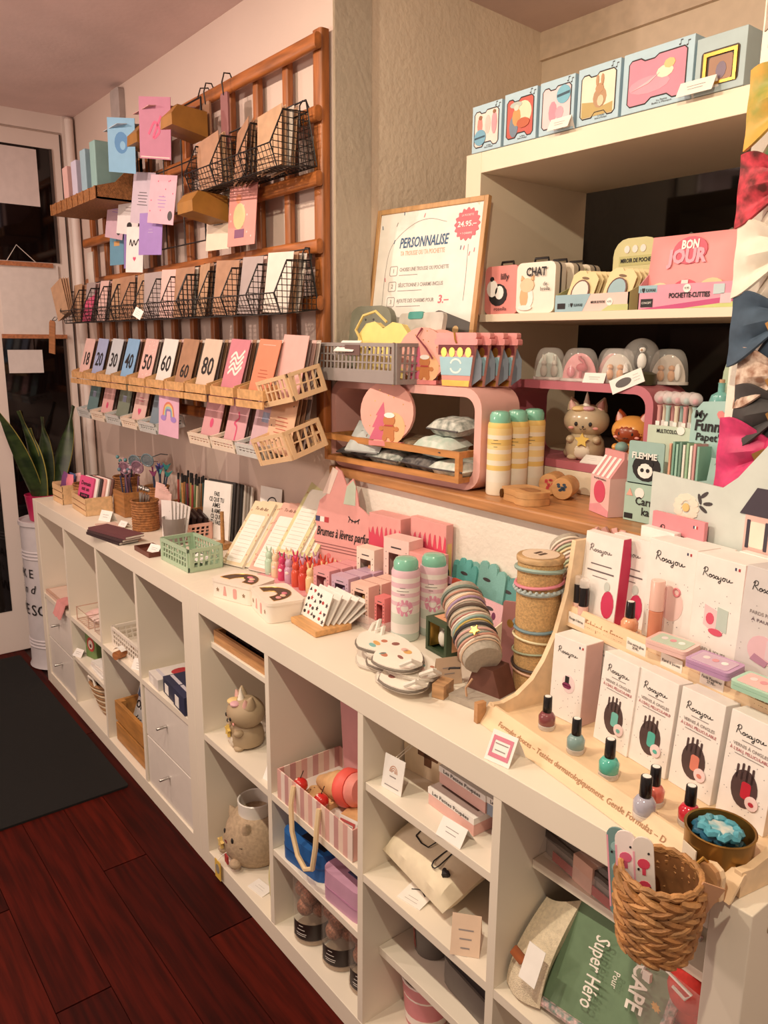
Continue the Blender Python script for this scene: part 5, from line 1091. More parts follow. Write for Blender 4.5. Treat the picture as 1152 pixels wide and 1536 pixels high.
woven_pot('woven pot of slim pens standing by the wall', (-2.70, 0.29, ZT), 0.05, 0.10)
woven_pot('woven pot of dark novelty pens near the wall', (-2.42, 0.30, ZT), 0.045, 0.10)
t = thing('wooden_box', 'plain wooden box holding pens behind the woven cylinder', 'box', (-2.46, 0.215, ZT))
for b_ in ((-0.055, -0.045, 0, 0.055, -0.039, 0.09), (-0.055, 0.039, 0, 0.055, 0.045, 0.09), (-0.055, -0.039, 0, -0.049, 0.039, 0.09), (0.049, -0.039, 0, 0.055, 0.039, 0.09), (-0.049, -0.039, 0, 0.049, 0.039, 0.006)): MB().box(*b_).build('board', wood((176, 122, 72)), t, smooth=False)
rn = random.Random(12)
for k in range(12):
    a = rn.uniform(0, 6.28); d_ = rn.uniform(0.005, 0.03)
    pen('slim pen with a shiny topper in the woven pot by the wall', (-2.70+d_*math.cos(a), 0.29+d_*math.sin(a), ZT+0.01), (rn.uniform(-.16, .16), rn.uniform(-.22, .22), 0), 0.15+rn.uniform(0, .03), (P(70, 40, 60), P(200, 120, 150), P(60, 90, 100))[k % 3], (P(90, 150, 160), P(210, 150, 170), P(80, 50, 40))[k % 3], 0.003, 'slim pens by the wall', ('ball', 'flat', 'mermaid')[k % 3])
for k in range(9):
    a = rn.uniform(0, 6.28); d_ = rn.uniform(0.004, 0.026)
    pen('mermaid-tail pen in the dark novelty pot', (-2.42+d_*math.cos(a), 0.30+d_*math.sin(a), ZT+0.01), (rn.uniform(-.12, .12), rn.uniform(-.2, .2), rn.uniform(0, 3)), 0.155+rn.uniform(0, .025), P(40, 50, 80), (P(50, 150, 150), P(60, 60, 140), P(130, 40, 90))[k % 3], 0.003, 'mermaid pens', 'mermaid')
for k in range(8):
    a = rn.uniform(0, 6.28); d_ = rn.uniform(0.004, 0.026)
    pen('heart-headed wand pen in the plain wooden box', (-2.46+d_*math.cos(a), 0.215+d_*math.sin(a), ZT+0.008), (rn.uniform(-.12, .12), rn.uniform(-.16, .16), 0), 0.14+rn.uniform(0, .03), (P(120, 80, 110), P(60, 60, 90))[k % 2], (P(190, 150, 170), P(90, 120, 140))[k % 2], 0.003, 'wand pens', 'ball')
# sunglasses-like toys on the pots
for k, (x, y, z, m_, lb) in enumerate(((-2.56, 0.26, ZT+0.155, (150, 110, 130), 'mauve toy glasses propped on the pens'), (-2.52, 0.285, ZT+0.185, (110, 130, 140), 'teal toy glasses propped above the mauve ones'))):
    q = thing('toy_glasses', lb, 'glasses', (x, y, z), (R(12), R(-8), R(30)))
    for s in (-1, 1): 
        MB().tube([(s*0.03+0.026*math.cos(2*PI*i/14), 0, 0.024*math.sin(2*PI*i/14)) for i in range(14)], 0.003, 6, True).build('rim', G(*m_), q); MB().prism(ell(s*0.03, 0, 0.024, 0.022, 14), -0.001, 0.001, 'y').build('lens', clear(m_, 0.5), q)
        MB().tube([(s*0.056, 0, 0.01), (s*0.058, 0.05, 0.005), (s*0.056, 0.09, -0.012)], 0.0022, 5).build('temple', G(*m_), q)
woven_pot('woven cylinder holding silver pens at the counter front', (-2.193, 0.165, ZT), 0.045, 0.10)
for k in range(10):
    a = 2*PI*k/10
    pen('silver-topped pen in the front woven cylinder', (-2.193+0.02*math.cos(a), 0.165+0.02*math.sin(a), ZT+0.01), (0.12*math.sin(a), 0.14*math.cos(a), 0), 0.132, STEEL, STEEL, 0.0028, 'silver pens', 'ball')
for k in range(5): card('pink paper envelope standing behind the woven cylinder', (-2.275+0.024*k, 0.238-0.004*k, ZT+0.0), (-R(6), R(4), R(8)), 0.06, 0.14-0.004*k, ROSEC, (), 'pink envelopes behind the cylinder', name='gift_envelope', cat='envelope')
tent('white folded price card beside the pine crate', (-2.395, 0.09, ZT), R(20), 0.06, 0.038, lean=26)
o = MB().prism(rrect(-0.06, -0.035, 0.06, 0.035, 0.004), 0, 0.003).build('flat_card', P(226, 188, 170), None, (-2.30, 0.075, ZT), (0, 0, R(-6)), smooth=False); tag(o, 'flat peach card lying before the pine crate', 'card')
tent('small pale tent card near the woven cylinder', (-2.265, 0.105, ZT+0.0035), R(10), 0.045, 0.02, lean=40)
for k, (m_, lb) in enumerate(((P(52, 30, 36), 'bottom dark slim planner lying at the counter edge'), (P(70, 46, 50), 'middle dark slim planner of the flat stack'), (P(110, 60, 66), 'top rose slim planner of the flat stack'))):
    q = thing('slim_planner', lb, 'planner', (-2.14+0.008*k, 0.03+0.004*k, ZT+0.0095*k), (0, 0, R(9+2*k)), 'slim planners at the edge')
    MB().box(-0.105, -0.034, 0, 0.105, 0.034, 0.0015).build('back_cover', m_, q, smooth=False); MB().box(-0.104, -0.032, 0.0016, 0.104, 0.032, 0.0074).build('pages', P(226, 216, 206), q, smooth=False); MB().box(-0.105, -0.034, 0.0075, 0.105, 0.034, 0.009).build('front_cover', m_, q, smooth=False)
    MB().box(-0.106, -0.0355, 0, 0.106, -0.0342, 0.009).build('spine', m_, q, smooth=False)
# frosted cup of cards
t = thing('card_cup', 'frosted plastic cup full of white cards on the counter', 'cup', (-1.955, 0.165, ZT), (0, 0, R(12)))
MB().lathe([(0.030, 0), (0.032, 0.003), (0.038, 0.085), (0.036, 0.085), (0.030, 0.004), (0, 0.004)], 22).build('cup_wall', mat((150, 138, 132), 0.25, var=0.03, alpha=0.75), t)
for k in range(6): card(f'{ORD[k]} white card fanned in the frosted cup', (-1.972+0.0035*k, 0.148+0.007*k, ZT+0.012), (-R(4), R(-4+3*k), R(16)), 0.05, 0.125-0.002*k, P(226, 216, 212), [('d', k, 5, 0.03, GREYC)], 'cards in the frosted cup', name='gift_card')
# wooden box of pencils
t = thing('wooden_box', 'open wooden box holding upright pencils by the wall', 'box', (-2.20, 0.335, ZT))
for b_ in ((-0.09, -0.04, 0, 0.09, -0.034, 0.07), (-0.09, 0.034, 0, 0.09, 0.04, 0.07), (-0.09, -0.034, 0, -0.084, 0.034, 0.07), (0.084, -0.034, 0, 0.09, 0.034, 0.07), (-0.084, -0.034, 0, 0.084, 0.034, 0.005)): MB().box(*b_).build('board', wood((170, 116, 70)), t, smooth=False)
PC = [(180, 70, 60), (90, 120, 70), (210, 190, 150), (170, 110, 60), (60, 90, 90), (150, 60, 80), (190, 170, 90)]
for k in range(20):
    pen(f'{("red", "green", "cream", "ochre", "teal", "plum", "yellow")[k % 7]} pencil with black tip in the wooden box', (-2.272+0.016*(k % 10), 0.318+0.034*(k//10), ZT+0.006), (R(rn.uniform(-2, 2)), R(6+rn.uniform(-3, 3)), 0), 0.165+rn.uniform(-.004, .006), P(*PC[k % 7]), INK, 0.0038, 'pencils in the wooden box', name='pencil')
pen('single natural wood pencil standing at the box front', (-2.155, 0.285, ZT+0.0), (0, R(1), 0), 0.18, wood((206, 150, 92)), INK, 0.004, name='pencil')
t = thing('pen_pot', 'black square pot of patterned pens by the wall', 'pot', (-2.03, 0.365, ZT))
for b_ in ((-0.07, -0.022, 0, 0.07, -0.019, 0.09), (-0.07, 0.019, 0, 0.07, 0.022, 0.09), (-0.07, -0.019, 0, -0.067, 0.019, 0.09), (0.067, -0.019, 0, 0.07, 0.019, 0.09), (-0.067, -0.019, 0, 0.067, 0.019, 0.004)): MB().box(*b_).build('wall_panel', DGREY, t, smooth=False)
for k in range(14): pen(f'patterned ballpoint pen in the black pot, {ORD[k]} from the door', (-2.092+0.0095*k, 0.362, ZT+0.005), (0, R(4), 0), 0.155+0.004*(k % 3), (P(110, 120, 80), P(200, 180, 120), P(120, 90, 130), P(90, 130, 140))[k % 4], (P(190, 160, 90), P(90, 90, 110))[k % 2], 0.0038, 'patterned pens')
# pink crate with dark picture boxes
folding_crate('mini_crate', 'pale pink perforated crate of dark picture boxes', (-2.03, 0.205, ZT), (0, 0, R(-3)), 0.165, 0.085, 0.055, mat((228, 176, 160), 0.45, var=0.02), slots=9, rows=3)
for k in range(4):
    q = thing('picture_tin', f'{ORD[k]} dark tin with a bronze animal print in the pink crate', 'tin', (-2.055+0.016*k, 0.220+0.013*k, ZT+0.006), (-R(16), R(8), R(-10)), 'picture tins')
    MB().prism(rrect(-0.05, 0, 0.05, 0.075, 0.006), 0, 0.010, 'y').build('tin_body', mat((46, 30, 28), 0.35, var=0.05), q)
    for x, z, r_ in ((-0.02, 0.04, 0.016), (0.016, 0.036, 0.018), (0.0, 0.055, 0.01)): MB().prism(ell(x, z, r_, r_*1.1, 12), -0.0006-0.0004*(x == 0), 0, 'y').build('animal_print', P(170, 116, 66), q, smooth=False)
# notebooks with handwritten cover
q = thing('notebook', 'white notebook lettered FAIS CE QUE TU AIMES standing front of a row', 'notebook', (-1.935, 0.292, ZT), (-R(7), 0, R(14)), 'black-backed notebooks')
MB().prism(rrect(-0.065, 0, 0.065, 0.185, 0.003), 0, 0.007, 'y').build('cover', P(236, 230, 224), q, smooth=False)
text('FAIS\nCE QUE TU\nAIMES\n& AIME\nCE QUE\nTU FAIS', 0.0205, INK, q, (0, -0.001, 0.10), bold=0.01, wid=0.07)
for k in range(6):
    o = MB().prism(rrect(-0.065, 0, 0.065, 0.19-0.003*k, 0.003), 0, 0.007, 'y').build('notebook', (P(46, 40, 40), P(80, 72, 68), P(40, 36, 36), P(196, 184, 172), P(150, 140, 130), P(226, 218, 208))[k], None, (-1.928+0.006*k, 0.303+0.0092*k, ZT), (-R(7), 0, R(14)), smooth=False)
    tag(o, f'{ORD[k]} notebook standing behind the handwritten white one', 'notebook', 'black-backed notebooks')
t = thing('peg_stand', 'little wooden peg stand with an upright dowel', 'stand', (-1.815, 0.262, ZT))
MB().box(-0.03, -0.02, 0, 0.03, 0.02, 0.018).build('foot', wood((196, 142, 88)), t, smooth=False, bevel=0.002); MB().lathe([(0.006, 0.018), (0.006, 0.115)], 10).build('dowel', wood((196, 142, 88)), t); MB().lathe([(0.005, 0.018), (0.005, 0.07)], 10, (-0.02, 0.008, 0)).build('dowel', wood((196, 142, 88)), t)
t = thing('card_tray', 'dark brown wooden tray with a small white card', 'tray', (-1.895, 0.062, ZT), (0, 0, R(0)))
MB().box(-0.058, -0.03, 0, 0.058, 0.03, 0.004).build('tray_floor', wood((112, 58, 44)), t, smooth=False)
for b_ in ((-0.058, -0.03, 0.004, 0.058, -0.026, 0.014), (-0.058, 0.026, 0.004, 0.058, 0.03, 0.014), (-0.058, -0.026, 0.004, -0.054, 0.026, 0.014), (0.054, -0.026, 0.004, 0.058, 0.026, 0.014)): MB().box(*b_).build('tray_edge', wood((104, 52, 40)), t, smooth=False)
tent('white price card standing in the dark brown tray', (-1.875, 0.057, ZT+0.0045), R(16), 0.05, 0.026, lean=40)
folding_crate('mini_crate', 'mint green perforated folding crate on the counter', (-1.715, 0.062, ZT), (0, 0, R(1)), 0.178, 0.10, 0.066, mat((172, 196, 168), 0.45, var=0.02), slots=9, rows=3)
card('white price card lying inside the mint crate', (-1.66, 0.10, ZT+0.02), (-R(64), 0, R(10)), 0.06, 0.03, PAPER, [('l', 0, 0.6, 0.3, 0.2, 2, GT)], name='price_card')
card('dark card at the bottom of the mint crate', (-1.72, 0.09, ZT+0.006), (-R(76), 0, R(-6)), 0.09, 0.06, DGREY, [('r', -0.3, 0.3, 0.3, 0.6, P(110, 90, 84))], name='gift_card')
# long notepads on wooden easels
def notepad(label, x, y, m_, rz=R(16), lean=42, L_=0.215, z=0.004):
    q = thing('list_pad', label, 'notepad', (x, y, ZT+z), (-R(lean), 0, rz), 'tall list notepads')
    MB().box(-0.042, 0.0, 0, 0.042, 0.010, L_).build('pages', P(236, 226, 210), q, smooth=False)
    MB().box(-0.042, -0.0012, 0.0, 0.042, -0.0002, L_).build('cover_sheet', m_, q, smooth=False)
    MB().prism(rrect(-0.030, 0.012, 0.030, L_-0.045, 0.006), -0.002, -0.001, 'y').build('list_panel', P(240, 234, 224), q, smooth=False)
    mb = MB()
    for k in range(11): mb.box(-0.024, -0.0026, 0.022+0.0125*k, 0.024, -0.002, 0.0228+0.0125*k)
    mb.build('ruled_lines', P(196, 176, 160), q, smooth=False)
    text('To do list', 0.015, P(130, 80, 60), q, (0, -0.002, L_-0.024), shear=0.25, wid=0.05)
    mb = MB(); rr_ = random.Random(int(x*1000))
    for _ in range(14): mb.prism(ell(rr_.choice((-1, 1))*rr_.uniform(0.032, 0.04), rr_.uniform(0.01, L_-0.01), 0.002, 0.003, 6), -0.0018, -0.001, 'y')
    mb.build('leaf_print', P(206, 150, 120), q, smooth=False)
    MB().box(-0.0435, -0.0022, 0.0, 0.0435, 0.0115, 0.002).build('sleeve_edge', clear(a=0.5), q, smooth=False)
t = thing('pad_easel', 'stepped wooden easel block behind the tall notepads', 'stand', (-1.50, 0.30, ZT), (0, 0, R(6)))
MB().prism([(-0.05, 0), (0.07, 0), (0.07, 0.115), (0.04, 0.115)], -0.16, 0.10, 'x').build('easel_block', wood((160, 108, 66)), t, smooth=False)
for k in range(3): notepad(f'cream list notepad, {ORD[k]} of the front easel row', -1.61+0.014*k, 0.185+0.016*k, P(232, 206, 168))
for k in range(3): notepad(f'pink list notepad, {ORD[k]} of the middle easel row', -1.505+0.014*k, 0.215+0.014*k, P(228, 170, 152), L_=0.225)
for k in range(3): notepad(f'olive list notepad, {ORD[k]} of the rear easel row', -1.435+0.018*k, 0.262+0.014*k, P(214, 208, 150), L_=0.255, z=0.062)
o = MB().box(-0.045, -0.035, 0, 0.045, 0.035, 0.06).build('wooden_block', wood((150, 98, 60)), None, (-1.70, 0.355, ZT), smooth=False, bevel=0.002); tag(o, 'small brown wooden block behind the notepads', 'block')
card('white pad with a black curved doodle behind the notepads', (-1.72, 0.372, ZT+0.062), (-R(6), 0, R(10)), 0.10, 0.13, PAPER, [('w', [(-0.3, 0.3), (-0.1, 0.7), (0.2, 0.75), (0.35, 0.5)], 0.04, INK)], name='note_pad', cat='notepad')
# white tins with rainbow windows
def tin(label, loc, rz):
    t = thing('rainbow_tin', label, 'tin', loc, (0, 0, rz), 'white rainbow-window tins')
    TM = mat((240, 228, 214), 0.35, var=0.015)
    MB().prism(rrect(-0.07, -0.045, 0.07, 0.045, 0.014), 0, 0.040).build('tin_body', TM, t)
    MB().prism(rrect(-0.0715, -0.0465, 0.0715, 0.0465, 0.0155), 0.0405, 0.0475).build('lid', TM, t, bevel=0.0015)
    arc = [(0.054*math.cos(R(a)), -0.026+0.058*math.sin(R(a))) for a in range(0, 181, 15)] + [(0.022*math.cos(R(a)), -0.026+0.026*math.sin(R(a))) for a in range(180, -1, -20)]
    MB().prism(arc, 0.0476, 0.0481).build('window', mat((90, 66, 52), 0.15, var=0.05), t, smooth=False)
    mb = MB().tube([(x, y, 0.0482) for x, y in arc], 0.0009, 4, True); mb.build('window_edge', GOLD, t)
    for k, a in enumerate((25, 50, 75)): MB().ball((0.038*math.cos(R(a)), -0.026+0.042*math.sin(R(a)), 0.048), 0.009, 0.007, 0.002, 10, 6).build('sweet', (P(226, 150, 150), P(236, 190, 160), P(220, 120, 140))[k], t)
    for x, kind in ((-0.045, 's'), (-0.02, 't'), (0.015, 'b'), (0.045, 's')):
        pts = star(x, 0.022, 0.006, 0.003) if kind == 's' else [(x-0.006, 0.01), (x+0.006, 0.01), (x+0.002, 0.034), (x-0.002, 0.034)] if kind == 't' else rrect(x-0.006, 0.008, x+0.006, 0.034, 0.004)
        MB().prism(pts, -0.0458, -0.045, 'y').build('side_print', (P(150, 120, 90), P(226, 160, 150))[kind != 's'], t, smooth=False)
tin('white tin with a rainbow window, farther of the pair', (-1.352, 0.085, ZT), R(17))
tin('white tin with a rainbow window, nearer of the pair', (-1.20, 0.093, ZT), R(-12))
# bunny-eared bottles on a pink sheet
o = MB().prism([(-1.50, 0.205), (-1.26, 0.205), (-1.24, 0.35), (-1.47, 0.35)], ZT, ZT+0.002).build('pink_sheet', P(232, 160, 166), None, smooth=False); tag(o, 'flat pink sheet under the bunny-eared bottles', 'sheet')
t = o
BCL = [('mint', (184, 214, 190)), ('peach', (240, 206, 170)), ('hot pink', (220, 60, 110)), ('lilac', (206, 160, 190)), ('red-orange', (226, 84, 60)), ('scarlet', (222, 70, 56)), ('cream', (240, 206, 150))]
body_prof = [(0.0112, 0), (0.0125, 0.003), (0.0125, 0.036), (0.010, 0.043), (0.0085, 0.045), (0.0098, 0.05), (0.0098, 0.058), (0.006, 0.064), (0.0, 0.066)]
for ci, (cn, c3) in enumerate(BCL):
    gm = G(*c3); bme = MB().lathe(body_prof, 14).mesh('bottle_body', gm); eme = MB().ball((0, 0, 0.010), 0.0028, 0.0022, 0.010, 7, 6).mesh('ear', gm)
    fme = MB().ball((0, -0.0105, 0.03), 0.006, 0.003, 0.006, 8, 6).mesh('face_print', P(250, 226, 220))
    for k in range(3):
        q = thing('bunny_bottle', f'{cn} bunny-eared little bottle, {("front", "middle", "back")[k]} of its row on the pink sheet', 'bottle', (-1.478+0.0345*ci+0.01*k, 0.232+0.036*k, ZT+0.0022), (0, 0, R(28)), 'bunny bottles')
        put('bottle_body', bme, q)
        for s in (-1, 1): put('ear', eme, q, (s*0.004, 0, 0.06), (0, s*R(12), 0))
        if cn in ('hot pink', 'lilac', 'peach'): put('face_print', fme, q)
# wooden card block with stickers pad
t = thing('sticker_stand', 'light wooden block holding a pad of sticker cards', 'stand', (-1.06, 0.125, ZT), (0, 0, R(-4)))
MB().box(-0.058, -0.048, 0, 0.058, 0.045, 0.014).build('wooden_block', wood((226, 172, 112)), t, smooth=False, bevel=0.002)
for k in range(6):
    q = thing('sticker_card', 'white sticker card with black and red doodles in front of the wooden block' if k == 0 else f'{ORD[k-1]} white card fanned behind the doodle sticker card', 'card', (-1.072+0.004*k, 0.106+0.012*k, ZT+0.0145), (-R(22+8*k if k else 22), 0, R(-4)), 'sticker cards')
    MB().box(-0.05, 0, 0, 0.05, 0.002, 0.075).build('sheet', P(244, 238, 230), q, smooth=False)
    if k == 0:
        rr_ = random.Random(5)
        for j in range(22):
            x, z = -0.04+0.016*(j % 6)+rr_.uniform(-.003, .003), 0.010+0.017*(j//6)+rr_.uniform(-.003, .003)
            pts = (ell(x, z, 0.005, 0.004, 8), star(x, z, 0.006, 0.003), [(x-0.005, z-0.004), (x+0.005, z-0.002), (x, z+0.005)], list(reversed(heart(x, z, 0.005))))[j % 4]
            MB().prism(pts, -0.0006, 0, 'y').build('doodle', (INK, P(190, 60, 60), DGREY)[j % 3], q, smooth=False)
# ---------------------------------------------------------------- lip-mist display
LP, LP2, LP3 = P(236, 160, 156), P(240, 186, 178), P(222, 84, 104)
t = thing('cardboard_header', 'pink ice-cream-shaped cardboard header lettered Brumes à lèvres parfumés', 'display', (-1.285, 0.338, ZT), (-R(6), 0, R(14)))
hd = [(a*0.82, b) for a, b in [(-0.135, 0.0), (0.165, 0.0), (0.175, 0.08), (0.165, 0.135), (0.13, 0.175), (0.075, 0.205), (0.05, 0.215), (0.04, 0.25), (0.02, 0.285), (-0.005, 0.265), (-0.03, 0.30), (-0.055, 0.31), (-0.07, 0.27), (-0.085, 0.235), (-0.115, 0.215), (-0.13, 0.16), (-0.12, 0.14), (-0.14, 0.09)]]
MB().prism(hd, 0, 0.004, 'y').build('header_board', LP, t, smooth=False)
MB().prism([(-0.085, 0.235), (-0.06, 0.235), (-0.035, 0.30), (-0.055, 0.308), (-0.07, 0.27)], -0.001, 0, 'y').build('ear_patch', P(240, 214, 204), t, smooth=False); MB().prism([(-0.01, 0.215), (0.03, 0.215), (0.028, 0.265), (0.018, 0.28), (-0.002, 0.262)], -0.001, 0, 'y').build('mint_patch', P(196, 210, 190), t, smooth=False)
mb = MB(); ribbon(mb, [(0.01, 0.185), (0.02, 0.176), (0.035, 0.174), (0.048, 0.182)], 0.003, -0.001)
for k in range(4): ribbon(mb, [(0.014+0.01*k, 0.178), (0.011+0.011*k, 0.169)], 0.002, -0.001)
mb.build('lash_print', INK, t, smooth=False)
text('Brumes à lèvres parfumés', 0.034, INK, t, (0.005, -0.0014, 0.132), bold=0.012, shear=0.25, wid=0.205)
mb = MB()
for k in range(3): mb.box(-0.11, -0.001, 0.100-0.008*k, 0.13-0.03*k, 0, 0.102-0.008*k)
mb.build('small_print', P(150, 90, 90), t, smooth=False)
MB().box(-0.105, -0.001, 0.158, -0.09, 0, 0.172).build('flag_stripe', P(60, 60, 110), t, smooth=False); MB().box(-0.088, -0.001, 0.158, -0.074, 0, 0.172).build('flag_stripe', PAPER, t, smooth=False); MB().box(-0.072, -0.001, 0.158, -0.058, 0, 0.172).build('flag_stripe', P(200, 50, 60), t, smooth=False)
for k, (x, z) in enumerate(((-0.1, 0.06), (-0.07, 0.05), (-0.05, 0.07), (-0.02, 0.055), (0.01, 0.06), (0.02, 0.04))): MB().prism(ell(x, z, 0.007, 0.007, 10), -0.001, 0, 'y').build('dot_print', (P(220, 80, 90), P(244, 220, 214), P(236, 120, 120))[k % 3], t, smooth=False)
MB().prism(list(reversed(heart(0.12, 0.16, 0.007))), -0.001, 0, 'y').build('heart_print', INK, t, smooth=False)
# acrylic tray with little boxed sticks
t = thing('acrylic_tray', 'low clear acrylic tray under the boxed lip sticks', 'tray', (-1.075, 0.195, ZT), (0, 0, R(-1)))
MB().box(-0.155, 0, 0, 0.155, 0.12, 0.003).build('tray_floor', clear((250, 236, 230), 0.5), t, smooth=False)
for b_ in ((-0.155, 0, 0.003, 0.155, 0.003, 0.03), (-0.155, 0.003, 0.003, -0.152, 0.12, 0.03), (0.152, 0.003, 0.003, 0.155, 0.12, 0.03)): MB().box(*b_).build('tray_wall', clear((250, 236, 230), 0.22), t, smooth=False)
def stick_box(label, loc, rz, w_, d_, h_, m_, inner, group, stick=(212, 160, 90)):
    q = thing('lip_stick_box', label, 'box', loc, (0, 0, rz), group)
    # carton with an open window: front frame, sides, back, top, bottom
    f_ = 0.2*w_
    for b_ in ((-w_/2, 0, 0, -w_/2+f_, 0.0015, h_), (w_/2-f_, 0, 0, w_/2, 0.0015, h_), (-w_/2+f_, 0, 0, w_/2-f_, 0.0015, h_*0.16), (-w_/2+f_, 0, h_*0.80, w_/2-f_, 0.0015, h_)): MB().box(*b_).build('front_frame', m_, q, smooth=False)
    MB().box(-w_/2, 0.0015, 0, -w_/2+0.0015, d_, h_).build('side', m_, q, smooth=False); MB().box(w_/2-0.0015, 0.0015, 0, w_/2, d_, h_).build('side', m_, q, smooth=False)
    MB().box(-w_/2+0.0015, d_-0.0015, 0, w_/2-0.0015, d_, h_).build('back', inner, q, smooth=False); MB().box(-w_/2+0.0015, 0.0015, h_-0.0015, w_/2-0.0015, d_-0.0015, h_).build('top', m_, q, smooth=False); MB().box(-w_/2+0.0015, 0.0015, 0, w_/2-0.0015, d_-0.0015, 0.0015).build('bottom', m_, q, smooth=False)
    MB().lathe([(w_*0.16, 0.002), (w_*0.16, h_*0.34), (w_*0.12, h_*0.36), (w_*0.12, h_*0.62), (w_*0.08, h_*0.68)], 12, (0, d_*0.5, 0)).build('lip_stick', G(*stick), q)
    mb = MB()
    for k in range(8): mb.prism(ell(-w_/2+f_*0.5, h_*(0.1+0.1*k), 0.0012, 0.0012, 5), -0.0005, 0, 'y').prism(ell(w_/2-f_*0.5, h_*(0.14+0.1*k), 0.0012, 0.0012, 5), -0.0005, 0, 'y')
    mb.build('dots', DGREY, q, smooth=False)
    mb = MB().box(-w_*0.2, -0.0005, h_*0.87, w_*0.2, 0, h_*0.89); mb.build('title_line', DGREY, q, smooth=False)
    return q
Z1 = ZT+0.0035
SB = [(P(236, 160, 166), P(206, 110, 120), 'pink', (240, 190, 190)), (P(208, 170, 196), P(170, 120, 160), 'lilac', (180, 150, 190)), (P(240, 196, 180), P(200, 120, 100), 'peach-pink', (220, 170, 90))]
for j, (m_, inn, cn, st) in enumerate(SB):
    for k in range(3): stick_box(f'{cn} boxed lip stick, {("front", "middle", "rear")[k]} of its column in the acrylic tray', (-1.178+0.078*j, 0.204+0.037*k, Z1), R(8), 0.058, 0.034, 0.088, m_, inn, 'boxed lip sticks', st)
for j in range(2): stick_box(f'red striped slim lip-stick box, {("left", "right")[j]} of the pair in the acrylic tray', (-0.947+0.004*j, 0.203+0.05*j, Z1), R(8), 0.03, 0.03, 0.078, P(230, 120, 120), P(220, 60, 70), 'red slim boxes', (220, 50, 60))
stick_box('cream boxed lip stick in the raised second row', (-1.115, 0.290, Z1), R(8), 0.06, 0.035, 0.140, P(240, 222, 204), P(220, 180, 150), 'raised lip stick boxes', (226, 150, 110))
stick_box('tall pink-and-white boxed lip stick standing highest', (-1.025, 0.312, Z1), R(8), 0.08, 0.05, 0.178, P(240, 204, 196), P(120, 50, 50), 'raised lip stick boxes', (150, 70, 70))
def drip_box(label, loc, rz, w_, d_, h_):
    q = thing('drip_box', label, 'box', loc, (0, 0, rz), 'large pink drip boxes')
    MB().box(-w_/2, 0, 0, w_/2, d_, h_).build('carton', LP, q, smooth=False, bevel=0.001)
    dr = [(-w_/2, 0.0), (w_/2, 0.0)]
    n = 7
    for k in range(n*4+1):
        x = w_/2-w_*k/(n*4); dr.append((x, h_*(0.80+0.07*math.sin(k*PI/2+0.7)+0.03*math.sin(k*1.7))))
    MB().add([(x, -0.0006, z) for x, z in dr], [tuple(range(len(dr)))]).build('drip_print', P(228, 66, 96), q, smooth=False)
    MB().tube([(0.0+0.010*math.cos(2*PI*k/14), -0.0012, h_*0.5+0.013*math.sin(2*PI*k/14)) for k in range(14)], 0.0025, 5, True).build('ring_print', P(110, 30, 50), q)
    MB().add([(w_/2+0.0005, 0.004, h_*.2), (w_/2+0.0005, d_-0.004, h_*.2), (w_/2+0.0005, d_-0.004, h_*.8), (w_/2+0.0005, 0.004, h_*.8)], [(0, 1, 2, 3)]).build('side_label', P(236, 190, 110), q, smooth=False)
for b_ in (('lower pink drip-patterned carton', (-0.965, 0.375-0.055, ZT), 0.115, 0.05, 0.160), ('upper-left pink drip-patterned carton against the wall', (-1.12, 0.352, ZT), 0.115, 0.045, 0.215), ('upper-right pink drip-patterned carton against the wall', (-0.985, 0.375, ZT), 0.125, 0.022, 0.225)):
    drip_box(b_[0], b_[1], R(4) if 'right' not in b_[0] else 0, b_[2], b_[3], b_[4])
PB1, PB2 = P(236, 206, 206), P(240, 232, 226)
PBANDS = [(0.10, P(200, 214, 204)), (0.22, PB2), (0.34, P(214, 220, 208)), (0.44, PB2), (0.49, P(232, 190, 204)), (0.55, PB2), (0.60, P(232, 190, 204)), (0.66, PB2), (0.72, P(230, 186, 202)), (0.78, PB2), (0.83, P(232, 190, 204))]
spray_can('pink and white foam spray can with donut print, nearer', (-0.893, 0.232, ZT), R(38), 0.031, 0.182, PBANDS, MINTCAP, P(232, 150, 180), 'pink foam cans')
spray_can('pink and white foam spray can with donut print, farther', (-0.878, 0.299, ZT), R(38), 0.031, 0.182, PBANDS, MINTCAP, P(232, 150, 180), 'pink foam cans')
# box of cloud-shaped wallets
t = thing('wallet_box', 'cream open display box of felt wallets by the wall', 'display box', (-0.80, 0.325, ZT), (0, 0, R(-6)))
CRB = P(240, 222, 190)
MB().box(-0.115, -0.012, 0, 0.105, -0.009, 0.062).build('front_panel', CRB, t, smooth=False)
for x in (-0.115, 0.102): MB().prism([(-0.009, 0), (0.07, 0), (0.07, 0.10), (-0.009, 0.062)], x, x+0.003, 'x').build('side_panel', CRB, t, smooth=False)
MB().box(-0.112, -0.009, 0, 0.102, 0.07, 0.003).build('box_floor', CRB, t, smooth=False)
def cloud(w_, h_, n=4): 
    pts = [(-w_/2, 0), (w_/2, 0), (w_/2, h_*0.80)]
    for k in range(n):
        cx = w_/2-w_*(k+0.5)/n
        for a in range(0, 181, 30): pts.append((cx+w_/n/2*math.cos(R(a)), h_*(0.80 if k in (0, n-1) else 0.86)+w_/n*0.55*math.sin(R(a))))
    return pts
